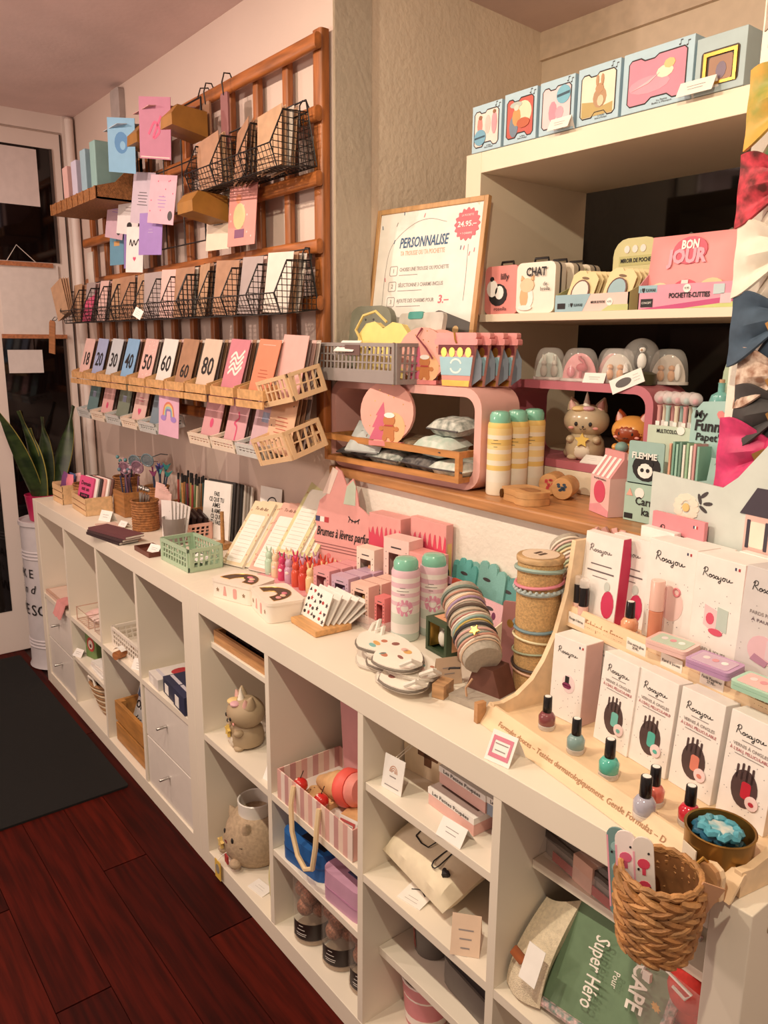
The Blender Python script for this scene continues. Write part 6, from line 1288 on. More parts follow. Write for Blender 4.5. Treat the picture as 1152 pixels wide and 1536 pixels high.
WL = [(-0.088, 0.045, 0.0, TEALC, (96, 176, 172), 'teal cloud-shaped wallet at the left of the cream box', 0.085, 0.16, True), (-0.015, 0.05, 0.0, None, (130, 186, 180), 'large sea-green cloud wallet in the middle of the cream box', 0.12, 0.165, True), (0.05, 0.055, 0, None, (100, 160, 156), 'rear green cloud wallet at the right of the box', 0.09, 0.15, True),
      (-0.085, 0.01, 0, None, (214, 170, 190), 'lilac-pink felt wallet at the left front of the box', 0.05, 0.11, False), (-0.035, 0.004, 0, None, (228, 106, 84), 'coral red felt wallet at the front of the box', 0.085, 0.115, False), (0.055, 0.006, 0, None, (230, 182, 190), 'pink felt wallet with keyhole at the right front', 0.082, 0.098, False)]
for i, (x, y, z, _, c3, lb, w_, h_, cl) in enumerate(WL):
    q = thing('felt_wallet', lb, 'wallet', (-0.80+x*math.cos(R(-6))-y*math.sin(R(-6)), 0.325+x*math.sin(R(-6))+y*math.cos(R(-6)), ZT+0.0045), (-R(8), 0, R(-6)), 'felt wallets')
    MB().prism(cloud(w_, h_) if cl else rrect(-w_/2, 0, w_/2, h_, 0.004), 0, 0.006, 'y').build('wallet_body', mat(c3, 0.8, var=0.05, scale=300), q, smooth=False)
    MB().prism(ell(0.0, h_*0.84 if not cl else h_*0.72, 0.013, 0.004, 10), -0.0006, 0, 'y').build('hang_slot', DGREY, q, smooth=False)
    if i == 5: MB().lathe([(0.004, 0), (0.010, -0.004), (0.006, -0.006)], 12, (-0.006, 0, h_*0.62), ax='y').build('brass_snap', GOLD, q); 
    if i in (3, 5): MB().prism(ell(0.016, 0.07, 0.006, 0.008, 10), -0.0008, 0, 'y').build('patch', P(120, 50, 90), q, smooth=False)
o = MB().prism(rrect(-0.03, 0, 0.03, 0.13, 0.012), 0, 0.012, 'y').build('dark_case', mat((40, 36, 40), 0.4), None, (-0.937, 0.352, ZT), (-R(4), 0, R(4)), bevel=0.003); tag(o, 'dark narrow case standing left of the wallet box', 'case')
# small green shadow box
t = thing('shadow_box', 'dark green cube box with a windowed front and peach print', 'box', (-0.782, 0.222, ZT), (0, 0, R(-6)))
GRN = mat((58, 76, 52), 0.5, var=0.05)
S_ = 0.072
for b_ in ((-S_/2, 0, 0, S_/2, 0.006, 0.008), (-S_/2, 0, S_-0.008, S_/2, 0.006, S_), (-S_/2, 0, 0.008, -S_/2+0.008, 0.006, S_-0.008), (S_/2-0.008, 0, 0.008, S_/2, 0.006, S_-0.008)): MB().box(*b_).build('front_frame', GRN, t, smooth=False)
MB().box(-S_/2, 0.03, 0, S_/2, 0.062, S_).build('carton', GRN, t, smooth=False)
for b_ in ((-S_/2, 0.006, 0, S_/2, 0.03, 0.002), (-S_/2, 0.006, S_-0.002, S_/2, 0.03, S_), (-S_/2, 0.006, 0.002, -S_/2+0.002, 0.03, S_-0.002), (S_/2-0.002, 0.006, 0.002, S_/2, 0.03, S_-0.002)): MB().box(*b_).build('carton_wall', GRN, t, smooth=False)
for b_ in ((-0.027, 0.004, 0.009, -0.024, 0.028, 0.063), (0.024, 0.004, 0.009, 0.027, 0.028, 0.063)): MB().box(*b_).build('gold_edge', GOLD, t, smooth=False)
MB().ball((0, 0.018, 0.030), 0.012, 0.008, 0.018, 10, 8).build('figure', P(226, 222, 210), t); MB().box(-0.026, 0.027, 0.008, 0.026, 0.0295, 0.064).build('backdrop', P(190, 196, 180), t, smooth=False)
MB().box(-0.026, 0.014, S_, 0.026, 0.052, S_+0.0006).build('top_print', P(226, 160, 120), t, smooth=False); MB().prism(star(0, 0.033, 0.012, 0.006, 5), S_+0.0006, S_+0.0012).build('gold_star', P(176, 100, 60), t, smooth=False)
MB().box(S_/2, 0.014, 0.012, S_/2+0.0006, 0.052, 0.060).build('side_print', P(226, 168, 128), t, smooth=False); MB().prism([(0.028, 0.022), (0.040, 0.022), (0.036, 0.050), (0.032, 0.050)], S_/2+0.0006, S_/2+0.0012, 'x').build('side_figure', P(70, 50, 60), t, smooth=False)
# pile of baby sleep masks / shaped bibs
MSK = [mat((238, 230, 218), 0.85, var=0.03, scale=20), mat((226, 220, 210), 0.85, var=0.04)]
def mask(label, loc, rot, seed):
    q = thing('sleep_mask', label, 'mask', loc, rot, 'printed sleep masks'); q.scale = (1.16, 1.2, 1)
    pts = []
    for k in range(28):
        a = 2*PI*k/28; r_ = 0.085*(1+0.12*math.cos(2*a)); x = r_*math.cos(a); y = 0.042*math.sin(a)*(1+0.25*abs(math.cos(a)))
        if math.sin(a) < -0.6: y += 0.02*math.exp(-(x/0.02)**2)
        pts.append((x, y))
    MB().prism(pts, 0, 0.009).build('mask_body', MSK[0], q, bevel=0.003)
    MB().tube([(x*1.0, y*1.0, 0.0045) for x, y in pts], 0.0028, 5, True).build('piping', mat((120, 110, 100) if seed % 2 else (200, 190, 178), 0.8), q)
    MB().tube([(0.085, 0.0, 0.005), (0.10, 0.012, 0.018), (0.105, -0.004, 0.03), (0.088, -0.015, 0.016)], 0.0045, 6).build('elastic', MSK[1], q)
    MB().tube([(-0.09, 0.0, 0.005), (-0.098, 0.012, 0.02), (-0.09, 0.02, 0.03), (-0.08, 0.01, 0.012)], 0.0045, 6).build('elastic', MSK[1], q)
    rr_ = random.Random(seed)
    for k in range(9):
        x, y = rr_.uniform(-0.065, 0.065), rr_.uniform(-0.02, 0.028)
        MB().prism(ell(x, y, rr_.uniform(0.004, 0.012), rr_.uniform(0.003, 0.007), 10, 0), 0.0088, 0.0094).build('animal_print', (P(200, 120, 90), P(120, 190, 190), P(226, 170, 90), P(150, 90, 80), P(226, 180, 170))[k % 5], q, smooth=False)
for k, (dx, dy, rz) in enumerate(((0.0, 0.0, -12), (0.03, -0.006, -22), (0.012, 0.012, -8), (-0.012, 0.004, -16))):
    mask(f'printed white sleep mask, {("bottom", "second", "third", "top")[k]} of the loose pile', (-0.772+dx, 0.095+dy, ZT+0.011*k), (R((0, 1, -1.5, 1)[k]), R((0, -1.5, 1, -1)[k]), R(rz)), k)
# bracelet roll on a concrete wedge
t = thing('bracelet_roll', 'grey cylinder loaded with bracelets on a concrete wedge stand', 'jewellery stand', (-0.575, 0.15, ZT), (0, 0, R(8)))
CONC = mat((178, 166, 152), 0.8, var=0.08, scale=60, bump=0.2, bscale=300)
MB().prism([(-0.045, 0), (0.06, 0), (0.06, 0.012), (-0.045, 0.012)], -0.042, 0.042, 'x').build('base_slab', CONC, t, smooth=False)
MB().prism([(-0.042, 0.0), (0.042, 0.0), (0.02, 0.06), (-0.02, 0.06)], 0.0, 0.05, 'y').build('wedge', mat((112, 70, 58), 0.7, var=0.1), t, smooth=False)
RQ = Vector((-0.62, 0.42, 0.40)).to_track_quat('Y', 'Z').to_euler(); RP = (0.002, -0.004, 0.076)
FELTG = mat((180, 170, 156), 0.9, var=0.08, scale=200)
roll = MB().lathe([(0.034, 0), (0.036, 0.003), (0.036, 0.165)], 26, (0, 0, 0), ax='y').build('felt_roll', FELTG, t, RP, RQ)
BC = [(226, 190, 160), (240, 226, 206), (206, 150, 130), (130, 150, 140), (232, 180, 170), (60, 60, 66), (226, 190, 90), (150, 190, 186), (230, 214, 196), (190, 120, 110), (214, 196, 170), (110, 90, 80), (236, 206, 190), (180, 150, 190)]
for k in range(18):
    yy = 0.014+0.008*k
    b_ = MB().tube([((0.0375+0.0006*(k % 3))*math.cos(2*PI*i/20), yy+0.004*math.sin(2*PI*i/20+k), (0.0375+0.0006*(k % 3))*math.sin(2*PI*i/20)) for i in range(20)], 0.0016+0.0007*(k % 3), 5, True).build('bracelet', P(*BC[k % 14]), t, RP, RQ)
MB().prism(star(0, 0, 0.010, 0.005, 5), -0.002, 0.002).build('star_charm', GOLD, t, (-0.008, -0.02, 0.135), (R(50), R(10), 0))
MB().tube([(-0.03, -0.03, 0.06), (-0.05, -0.035, 0.055), (-0.055, -0.03, 0.05)], 0.002, 5).build('loose_cord', INK, t); MB().tube([(0.0, -0.032, 0.05), (-0.008, -0.04, 0.032), (-0.004, -0.042, 0.018)], 0.002, 5).build('loose_cord', KRAFT, t)
o = tent('kraft and white folded card behind the concrete wedge', (-0.655, 0.145, ZT), R(70), 0.05, 0.05, lean=14, m=P(214, 180, 150))
o = MB().box(-0.012, -0.02, 0, 0.012, 0.02, 0.026).build('wooden_block', wood((206, 160, 116)), None, (-0.632, 0.105, ZT), (0, 0, R(20)), smooth=False); tag(o, 'tiny wooden block beside the concrete wedge', 'block')
# tall cork tube with bracelets
t = thing('bracelet_tube', 'tall straw-wrapped tube with a few bracelets around it', 'jewellery stand', (-0.535, 0.243, ZT))
JUTE = mat((218, 176, 120), 0.85, var=0.14, scale=260, bump=0.6, bscale=700)
MB().lathe([(0.040, 0), (0.040, 0.255)], 28).build('straw_tube', JUTE, t)
MB().lathe([(0.0425, 0.255), (0.0425, 0.262), (0.041, 0.264)], 28).build('wooden_lid', wood((206, 170, 124)), t); MB().lathe([(0.033, 0.2645), (0.033, 0.266)], 24).build('paper_disc', P(232, 206, 180), t)
mb = MB().box(-0.01, -0.008, 0.266, -0.004, 0.01, 0.2668).box(0.002, -0.01, 0.266, 0.008, 0.008, 0.2668); mb.build('disc_print', P(90, 70, 60), t, smooth=False)
for z, c3, r_ in ((0.240, (150, 176, 166), 0.004), (0.215, (226, 130, 150), 0.003), (0.205, (160, 176, 176), 0.004), (0.135, (110, 140, 150), 0.003), (0.112, (226, 214, 170), 0.0022), (0.088, (150, 160, 130), 0.002), (0.062, (70, 56, 50), 0.0026), (0.052, (220, 170, 140), 0.0022)):
    MB().tube([(0.0425*math.cos(2*PI*i/22), 0.0425*math.sin(2*PI*i/22), z+0.004*math.sin(2*PI*i/22+z*90)) for i in range(22)], r_, 6, True).build('bracelet', P(*c3), t)
for k in range(26): MB().ball((0.044*math.cos(2*PI*k/26), 0.044*math.sin(2*PI*k/26), 0.205), 0.0036, n=6, m=5).build('bead', P(176, 190, 186), t)
MB().lathe([(0.004, 0), (0.008, -0.004)], 12, (-0.03, -0.035, 0.135), ax='y').build('brass_charm', GOLD, t)
# cone with bangles behind
t = thing('bangle_cone', 'leaning grey felt bangle holder with pastel bangles behind the straw tube', 'jewellery stand', (-0.53, 0.348, ZT), (0, 0, 0))
MB().lathe([(0.030, 0), (0.030, 0.17)], 20).build('felt_post', FELTG, t)
MB().lathe([(0.031, -0.075), (0.031, 0.075)], 20, (0, 0, 0), ax='x').build('cross_roll', FELTG, t, (0, -0.005, 0.215), (0, R(28), R(-30)))
for k in range(14):
    MB().tube([(-0.06+0.009*k, 0.0335*math.cos(2*PI*i/18), 0.0335*math.sin(2*PI*i/18)) for i in range(18)], 0.0026, 5, True).build('bangle', P(*((240, 226, 206), (232, 190, 180), (180, 196, 160), (236, 206, 150))[k % 4]), t, (0, -0.005, 0.215), (0, R(28), R(-30)))
o = MB().prism(rrect(-0.03, 0, 0.03, 0.15, 0.004), 0, 0.006, 'y').build('mauve_card', P(186, 120, 118), None, (-0.60, 0.262, ZT), (-R(4), 0, R(30)), smooth=False); tag(o, 'plain mauve card standing behind the bracelet roll', 'card')
# ================================================================== wooden make-up display at the near end of the counter
BIRCH = wood((240, 210, 172), 0.45, (3, 14, 14), 0.07)
EDGE = wood((196, 146, 100), 0.5, (3, 20, 20), 0.12)
DSP = (-0.499, 0.099, ZT); DR = -0.17386
def dl(u, v, h): return (DSP[0]+u*math.cos(DR)-v*math.sin(DR), DSP[1]+u*math.sin(DR)+v*math.cos(DR), ZT+h)
ds = thing('makeup_display', 'two-tier birch counter display for children make-up at the counter end', 'display stand', DSP, (0, 0, DR))
side = [(0.0, 0), (0.275, 0), (0.275, 0.30), (0.160, 0.30), (0.155, 0.255), (0.149, 0.209), (0.129, 0.139), (0.105, 0.092), (0.082, 0.062), (0.05, 0.040), (0.02, 0.032), (0.0, 0.034)]
for u in (-0.010, 0.472): MB().prism(side, u, u+0.010, 'x').build('side_panel', BIRCH, ds, smooth=False, bevel=0.001)
MB().box(0.0, 0.0, 0.004, 0.472, 0.27, 0.014).build('tray_floor', BIRCH, ds, smooth=False)
MB().prism([(-0.020, 0.0), (-0.016, 0.0), (0.006, 0.031), (0.002, 0.031)], -0.016, 0.484, 'x').build('front_fascia', BIRCH, ds, smooth=False)
text('Formules douces – Testées dermatologiquement. Gentle Formulas – D', 0.012, P(176, 126, 84), ds, (0.205, -0.0106, 0.0152), (PI/2-R(35.5), 0, 0), wid=0.35)
MB().prism([(-0.026, 0.0), (-0.008, 0.0), (-0.008, 0.036), (-0.026, 0.036)], -0.020, -0.0105, 'x').build('end_tab', EDGE, ds, smooth=False)
arrow = [(-0.014, 0.006), (-0.007, 0.001), (0.0, 0.006), (0.007, 0.001), (0.014, 0.006), (0.014, 0.036), (0.010, 0.043), (0.0, 0.047), (-0.010, 0.043), (-0.014, 0.036)]
MB().prism(arrow, -0.034, -0.028, 'y').build('end_tab', EDGE, ds, (0.462, 0, -0.004), smooth=False); MB().prism(arrow, -0.0279, -0.022, 'y').build('end_tab', BIRCH, ds, (0.464, 0, -0.003), smooth=False)
MB().box(0.0, 0.152, 0.158, 0.472, 0.275, 0.168).build('upper_shelf', BIRCH, ds, smooth=False)
MB().prism([(0.150, 0.150), (0.154, 0.150), (0.162, 0.184), (0.158, 0.184)], 0.0, 0.472, 'x').build('upper_fascia', BIRCH, ds, smooth=False)
text('Fabriqué en France', 0.0185, P(176, 122, 84), ds, (0.085, 0.1532, 0.167), (PI/2-R(13), 0, 0), wid=0.085); text('Made in France', 0.0185, P(150, 104, 66), ds, (0.405, 0.1532, 0.167), (PI/2-R(13), 0, 0), wid=0.075)
for u, s in ((0.022, 'Rouge à lèvres'), (0.158, 'Duo vernis gloss\n20.90.-'), (0.228, 'Fard à joues'), (0.30, 'Fards Paupières\n27.90.-')):
    MB().box(u-0.02, 0.1515, 0.155, u+0.02, 0.1530, 0.176).build('price_strip', P(246, 236, 224), ds, smooth=False); text(s, 0.0062, INK, ds, (u, 0.1505, 0.166), wid=0.033)
MB().box(0.0, 0.270, 0.014, 0.472, 0.275, 0.30).build('back_board', BIRCH, ds, smooth=False)
# header card of the display
HM = P(206, 214, 208)
hdp = [(0.05, 0.302), (0.47, 0.302), (0.47, 0.53), (0.40, 0.535), (0.32, 0.52), (0.26, 0.49), (0.215, 0.435), (0.19, 0.415), (0.05, 0.42)]
MB().prism(hdp, 0.2755, 0.279, 'y').build('header_card', HM, ds, smooth=False); MB().prism([(0.06, 0.1), (0.46, 0.1), (0.46, 0.303), (0.06, 0.303)], 0.2755, 0.279, 'y').build('header_leg', HM, ds, smooth=False)
ROSA = [[(0.0, 0.02), (0.03, 0.18), (0.06, 0.31)], [(0.0, 0.25), (0.06, 0.35), (0.14, 0.33), (0.13, 0.22), (0.06, 0.17), (0.12, 0.10), (0.18, 0.03)], [(0.2, 0.07), (0.24, 0.14), (0.29, 0.10), (0.26, 0.03), (0.21, 0.05), (0.22, 0.12), (0.30, 0.13)],
        [(0.30, 0.05), (0.36, 0.14), (0.39, 0.06), (0.34, 0.02), (0.42, 0.06)], [(0.50, 0.12), (0.44, 0.12), (0.43, 0.04), (0.49, 0.04), (0.51, 0.13), (0.52, 0.03), (0.57, 0.08)], [(0.60, 0.14), (0.61, 0.02), (0.58, -0.10), (0.53, -0.07), (0.62, 0.03)],
        [(0.66, 0.10), (0.70, 0.14), (0.75, 0.09), (0.71, 0.02), (0.66, 0.05), (0.68, 0.12), (0.77, 0.13)], [(0.80, 0.14), (0.80, 0.05), (0.85, 0.03), (0.89, 0.13), (0.90, 0.04), (1.0, 0.08)]]
RM = {}
def rosa(parent, x, y, z, w_, m=None):
    m = m or INK; k = (round(w_, 4), m.name)
    if k not in RM:
        mb = MB()
        for st in ROSA: ribbon(mb, [((a-0.5)*w_, b*w_*0.8) for a, b in st], w_*0.022, 0, sub=4)
        RM[k] = mb.mesh('script_lettering', m, False)
    put('script_lettering', RM[k], parent, (x, y, z))
rosa(ds, 0.335, 0.2745, 0.455, 0.13)
for a in range(12):
    t0 = 2*PI*a/12; MB().prism(ell(0.125+0.017*math.cos(t0), 0.372+0.017*math.sin(t0), 0.009, 0.006, 8, t0), 0.2745-0.0003*(a % 2), 0.2755, 'y').build('petal_print', P(244, 226, 206), ds, smooth=False)
MB().prism(ell(0.125, 0.372, 0.007, 0.007, 10), 0.2738, 0.2755, 'y').build('flower_centre', P(236, 196, 120), ds, smooth=False)
for a, b, r_ in ((0.158, 0.398, 40), (0.166, 0.385, 10), (0.158, 0.375, -30), (0.15, 0.39, 110)): MB().prism([(a+0.009*math.cos(q)*math.cos(R(r_))-0.003*math.sin(q)*math.sin(R(r_)), b+0.009*math.cos(q)*math.sin(R(r_))+0.003*math.sin(q)*math.cos(R(r_))) for q in [2*PI*i/10 for i in range(10)]], 0.2745, 0.2755, 'y').build('leaf_print', DGREY, ds, smooth=False)
# printed doll house on the header
MB().prism([(0.235, 0.302), (0.46, 0.302), (0.46, 0.385), (0.235, 0.385)], 0.2745, 0.2755, 'y').build('house_print', P(226, 182, 172), ds, smooth=False)
MB().prism([(0.225, 0.383), (0.315, 0.383), (0.345, 0.425), (0.25, 0.425)], 0.2738, 0.2755, 'y').build('roof_print', P(66, 56, 70), ds, smooth=False); MB().prism([(0.318, 0.383), (0.46, 0.383), (0.46, 0.425), (0.348, 0.425)], 0.2738, 0.2755, 'y').build('roof_print', P(74, 62, 76), ds, smooth=False)
for a in (0.245, 0.29, 0.335, 0.38, 0.42):
    MB().prism(rrect(a, 0.335, a+0.024, 0.374, 0.003), 0.2740, 0.2755, 'y').build('window_print', P(240, 226, 206), ds, smooth=False)
    for s in (-0.006, 0.0245): MB().prism(rrect(a+s, 0.333, a+s+0.0055, 0.376, 0.001), 0.2738, 0.2755, 'y').build('shutter_print', P(60, 54, 68), ds, smooth=False)
# hand-window boxes
WB = P(244, 236, 230); SHADE_MAUVE = P(170, 128, 132)  # the mauve carries the shadow below the upper tier in its colour
def rosa_box(label, u, v, h0, w_, d_, h_, m_, kind, group, tilt=4, extra_rot=0, parent_h=None, sidem=None):
    q = thing('makeup_box', label, 'box', dl(u, v, h0), (-R(tilt), 0, DR+R(extra_rot)), group)
    MB().box(-w_/2, 0, 0, w_/2, d_, h_).build('carton', m_, q, smooth=False, bevel=0.0006)
    if sidem: MB().box(w_/2, 0.001, 0.001, w_/2+0.0008, d_-0.001, h_-0.001).build('side_face', sidem, q, smooth=False)
    rosa(q, -0.002, -0.0006, h_*0.80, w_*0.62)
    mb = MB(); rr_ = random.Random(len(label))
    for _ in range(26):
        x, z = rr_.uniform(-.45, .45)*w_, rr_.uniform(.06, .7)*h_
        mb.add([(a, -0.0003, b) for a, b in ell(x, z, 0.0008, 0.0008, 5)], [(0, 1, 2, 3, 4)])
    mb.build('speckle', P(150, 140, 146), q, smooth=False)
    if kind == 'hand':
        text('VERNIS À ONGLES', w_*0.088, GT, q, (0.0, -0.0008, h_*0.705), wid=w_*0.72); text("À L'EAU, PELLICULABLE", w_*0.08, P(190, 90, 100), q, (0.0, -0.0008, h_*0.655), wid=w_*0.82)
        MB().box(-w_*0.2, -0.0006, h_*0.755, w_*0.2, -0.0003, h_*0.762).build('small_print', GT, q, smooth=False); MB().box(-w_*0.3, -0.0006, h_*0.615, w_*0.3, -0.0003, h_*0.621).build('small_print', GT, q, smooth=False)
        mb = MB().prism(ell(0.0, h_*0.33, w_*0.27, h_*0.18, 20), -0.0008, 0, 'y')
        for k, (a, l_) in enumerate(((-0.14, .10), (-0.06, .135), (0.02, .14), (0.10, .115))):
            mb.prism(rrect(a*w_*1.3-w_*0.022, h_*0.40, a*w_*1.3+w_*0.022, h_*(0.46+l_*0.75), w_*0.02, 3), -0.0008, 0, 'y')
        mb.build('hand_window', mat((84, 66, 66), 0.25, var=0.06), q, smooth=False)
        return q
    if kind == 'polish':
        MB().prism(ell(0.004, h_*0.46, w_*0.2, w_*0.24, 16), -0.0006, 0, 'y').build('pale_disc', P(240, 214, 216), q, smooth=False); MB().prism(rrect(-0.008, h_*0.40, 0.010, h_*0.47, 0.006), -0.0012, 0, 'y').build('bottle_print', P(140, 40, 90), q, smooth=False); MB().box(-0.003, -0.0012, h_*0.47, 0.005, 0, h_*0.55).build('cap_print', INK, q, smooth=False)
    if kind == 'blush':
        MB().prism([(-0.018, h_*0.36), (0.004, h_*0.30), (0.004, h_*0.52), (-0.018, h_*0.55)], -0.0008, 0, 'y').build('palette_print', P(240, 200, 204), q, smooth=False); MB().prism([(0.004, h_*0.36), (0.022, h_*0.34), (0.022, h_*0.55), (0.004, h_*0.56)], -0.0008, 0, 'y').build('palette_print', P(190, 206, 196), q, smooth=False)
        MB().prism(ell(-0.007, h_*0.43, 0.007, 0.009, 12), -0.0012, 0, 'y').build('blush_print', P(232, 80, 110), q, smooth=False); MB().prism(ell(0.004, h_*0.32, 0.012, 0.005, 12), -0.0012, 0, 'y').build('blush_print', P(232, 80, 110), q, smooth=False)
        text('FARD À JOUES', w_*0.085, GT, q, (0, -0.0008, h_*0.13), wid=w_*0.6)
    if kind == 'shadow':
        text('FARDS PAILLETÉS', w_*0.085, GT, q, (0.002, -0.0008, h_*0.62), wid=w_*0.7); text('À PAUPIÈRES', w_*0.075, P(110, 90, 100), q, (0.002, -0.0008, h_*0.56), wid=w_*0.6)
        MB().prism(ell(0.0, h_*0.32, w_*0.28, w_*0.26, 16), -0.0006, 0, 'y').build('pale_disc', P(226, 182, 192), q, smooth=False); MB().prism([(-0.016, h_*0.22), (0.008, h_*0.19), (0.012, h_*0.24), (-0.010, h_*0.28)], -0.0012, 0, 'y').build('palette_print', P(186, 130, 160), q, smooth=False); MB().prism([(0.006, h_*0.26), (0.024, h_*0.25), (0.024, h_*0.42), (0.006, h_*0.42)], -0.0012, 0, 'y').build('mirror_print', P(220, 196, 206), q, smooth=False)
    if kind == 'gloss':
        MB().prism(ell(0.006, h_*0.42, w_*0.26, w_*0.30, 16), -0.0006, 0, 'y').build('pale_disc', P(244, 206, 200), q, smooth=False); MB().tube([(0.016+0.006*math.cos(2*PI*k/12), -0.001, h_*0.55+0.006*math.sin(2*PI*k/12)) for k in range(12)], 0.0016, 5, True).build('ring_print', P(236, 130, 140), q)
    for k, m3 in enumerate((P(60, 60, 100), PAPER, P(200, 60, 70))): MB().box(w_*0.30+0.003*k, -0.0006, h_*0.93, w_*0.30+0.003*k+0.0026, 0, h_*0.955).build('flag_stripe', m3, q, smooth=False)
    return q
rosa_box('slim white polish box with purple bottle, leftmost on the lower tier', 0.068, 0.094, 0.0145, 0.066, 0.044, 0.142, WB, 'polish', 'lower-tier boxes', 2, 8, sidem=P(222, 178, 172))
HB = [(0.170, 'first', (110, 190, 180)), (0.241, 'second', (80, 186, 170)), (0.317, 'third', (226, 130, 110)), (0.396, 'fourth', (200, 40, 60))]
for i, (u, o_, c3) in enumerate(HB):
    q = rosa_box(f'white box with a hand-shaped window, {o_} from the left on the lower tier', u, 0.098+0.003*i, 0.0145, 0.072, 0.03, 0.145, WB, 'hand', 'hand-window boxes', 5)
    MB().prism(rrect(-0.004, 0.035, 0.010, 0.058, 0.004), -0.0012, -0.0006, 'y').build('polish_behind_window', G(*c3), q, smooth=False); MB().prism(ell(0.014, 0.034, 0.0095, 0.0095, 16), -0.002, -0.0008, 'y').build('round_sticker', P(244, 214, 214), q, smooth=False)
    MB().prism(ell(0.014, 0.033, 0.004, 0.003, 10), -0.0026, -0.002, 'y').build('sticker_print', P(*c3), q, smooth=False)
for i in range(4):
    q = rosa_box(f'mauve shaded make-up box, {ORD[i]} from the left behind the hand-window boxes', 0.20+0.078*i, 0.162, 0.0145, 0.074, 0.03, 0.138, SHADE_MAUVE, 'plain', 'rear lower-tier boxes', 2)
rosa_box('white box standing behind the slim polish box', 0.105, 0.150, 0.0145, 0.06, 0.035, 0.138, WB, 'plain', 'rear lower-tier boxes', 1)
# nail polish testers
def polish(label, u, v, h0, c3, s=1.0, ry=0):
    q = thing('nail_polish', label, 'bottle', dl(u, v, h0), (0, 0, DR), 'nail polish testers')
    MB().lathe([(0.0125*s, 0), (0.0138*s, 0.002*s), (0.0138*s, 0.008*s), (0.013*s, 0.0085*s)], 18).build('glass_base', clear((246, 240, 236), 0.55), q)
    MB().lathe([(0.0130*s, 0.0086*s), (0.0138*s, 0.010*s), (0.0138*s, 0.022*s), (0.010*s, 0.028*s), (0.006*s, 0.030*s)], 18).build('lacquer', mat(c3, 0.12, var=0.0, coat=0.6), q)
    MB().lathe([(0.0072*s, 0.030*s), (0.0076*s, 0.032*s), (0.0070*s, 0.056*s), (0.0066*s, 0.0565*s)], 16).build('cap', mat((24, 20, 22), 0.25, var=0), q)
    MB().lathe([(0.0052*s, 0.0566*s), (0.0052*s, 0.0570*s)], 14).build('cap_sticker', PAPER, q)
polish('mauve-brown nail polish bottle, farthest tester on the tray', 0.077, 0.050, 0.0142, (132, 72, 76))
polish('grey-blue nail polish bottle on the display tray', 0.157, 0.040, 0.0142, (134, 164, 164))
polish('turquoise nail polish bottle on the display tray', 0.233, 0.035, 0.0142, (88, 184, 168), 1.06)
polish('lilac-grey nail polish bottle nearest the tray edge', 0.330, 0.004, 0.0142, (176, 174, 190), 1.08)
polish('coral nail polish bottle behind the lilac one', 0.313, 0.040, 0.0142, (216, 110, 96), 1.0)
polish('red nail polish bottle behind the gold tin', 0.368, 0.045, 0.0142, (206, 44, 62), 1.0)
o = MB().box(-0.014, -0.006, 0, 0.014, 0.006, 0.0008).build('price_strip', P(246, 232, 214), None, dl(0.235, -0.0, 0.0145), (0, 0, DR+R(-20)), smooth=False); tag(o, 'small price strip lying before the turquoise polish', 'label')
# upper tier goods
ZU = 0.1685
def gift_bag(label, u, v, w_, d_, h_):
    q = thing('gift_bag', label, 'bag', dl(u, v, ZU), (0, 0, DR+R(6)), 'white and red gift boxes')
    MB().prism([(0, 0), (d_, 0), (d_*0.72, h_), (d_*0.28, h_)], -w_/2, w_/2, 'x').build('bag_body', WB, q, smooth=False)
    MB().prism([(0.002, 0.0005), (d_-0.002, 0.0005), (d_*0.71, h_-0.001), (d_*0.29, h_-0.001)], w_/2, w_/2+0.001, 'x').build('red_gusset', P(222, 44, 92), q, smooth=False)
    mb = MB(); S_ = lambda x, z: (x, d_*0.28*z/h_-0.0008, z)
    for st in ROSA: 
        tmp = MB(); ribbon(tmp, [((a-0.5)*w_*0.6, b*w_*0.48) for a, b in st], w_*0.014, 0, sub=4); mb.add([S_(x-0.004, z+h_*0.78) for x, y, z in tmp.v], tmp.f)
    for a, b, c in ((0.28, 0.64, 0.012), (0.36, 0.56, 0.016), (0.2, 0.50, 0.008)): mb.add([S_(-w_*a, h_*b), S_(w_*a, h_*b), S_(w_*a, h_*(b+c)), S_(-w_*a, h_*(b+c))], [(0, 1, 2, 3)])
    mb.build('print', P(110, 96, 100), q, smooth=False)
    mb = MB().add([S_(x, z) for x, z in ell(w_*0.28, h_*0.22, w_*0.17, h_*0.16, 14)], [tuple(range(14))]); mb.build('red_window', P(222, 44, 92), q, smooth=False)
    mb = MB().add([S_(x, z) for x, z in ell(w_*0.22, h_*0.42, w_*0.08, h_*0.06, 12)], [tuple(range(12))]); mb.build('grey_seal', P(200, 206, 200), q, smooth=False)
gift_bag('white gift bag with a red gusset, front of the upper tier', 0.040, 0.176, 0.078, 0.042, 0.148)
gift_bag('second white gift bag with red gusset behind the first', 0.075, 0.205, 0.078, 0.042, 0.148)
for i in range(2):
    q = thing('lip_colour', f'black-capped lip colour with pink base, {("left", "right")[i]} of the pair', 'lipstick', dl(0.003+0.020*i, 0.170-0.006*i, ZU), (0, 0, DR), 'black-capped lip colours')
    MB().lathe([(0.009, 0), (0.009, 0.022)], 16).build('pink_base', G(236, 190, 178), q); MB().lathe([(0.0082, 0.022), (0.0082, 0.054), (0.0078, 0.055)], 16).build('cap', mat((26, 20, 22), 0.2, var=0), q); MB().lathe([(0.0085, 0.0553), (0.0085, 0.068), (0.006, 0.071)], 14).build('clear_hood', clear((255, 246, 240), 0.3), q)
polish('peach nail polish bottle on the upper tier edge', 0.118, 0.176, ZU, (226, 160, 122), 1.0)
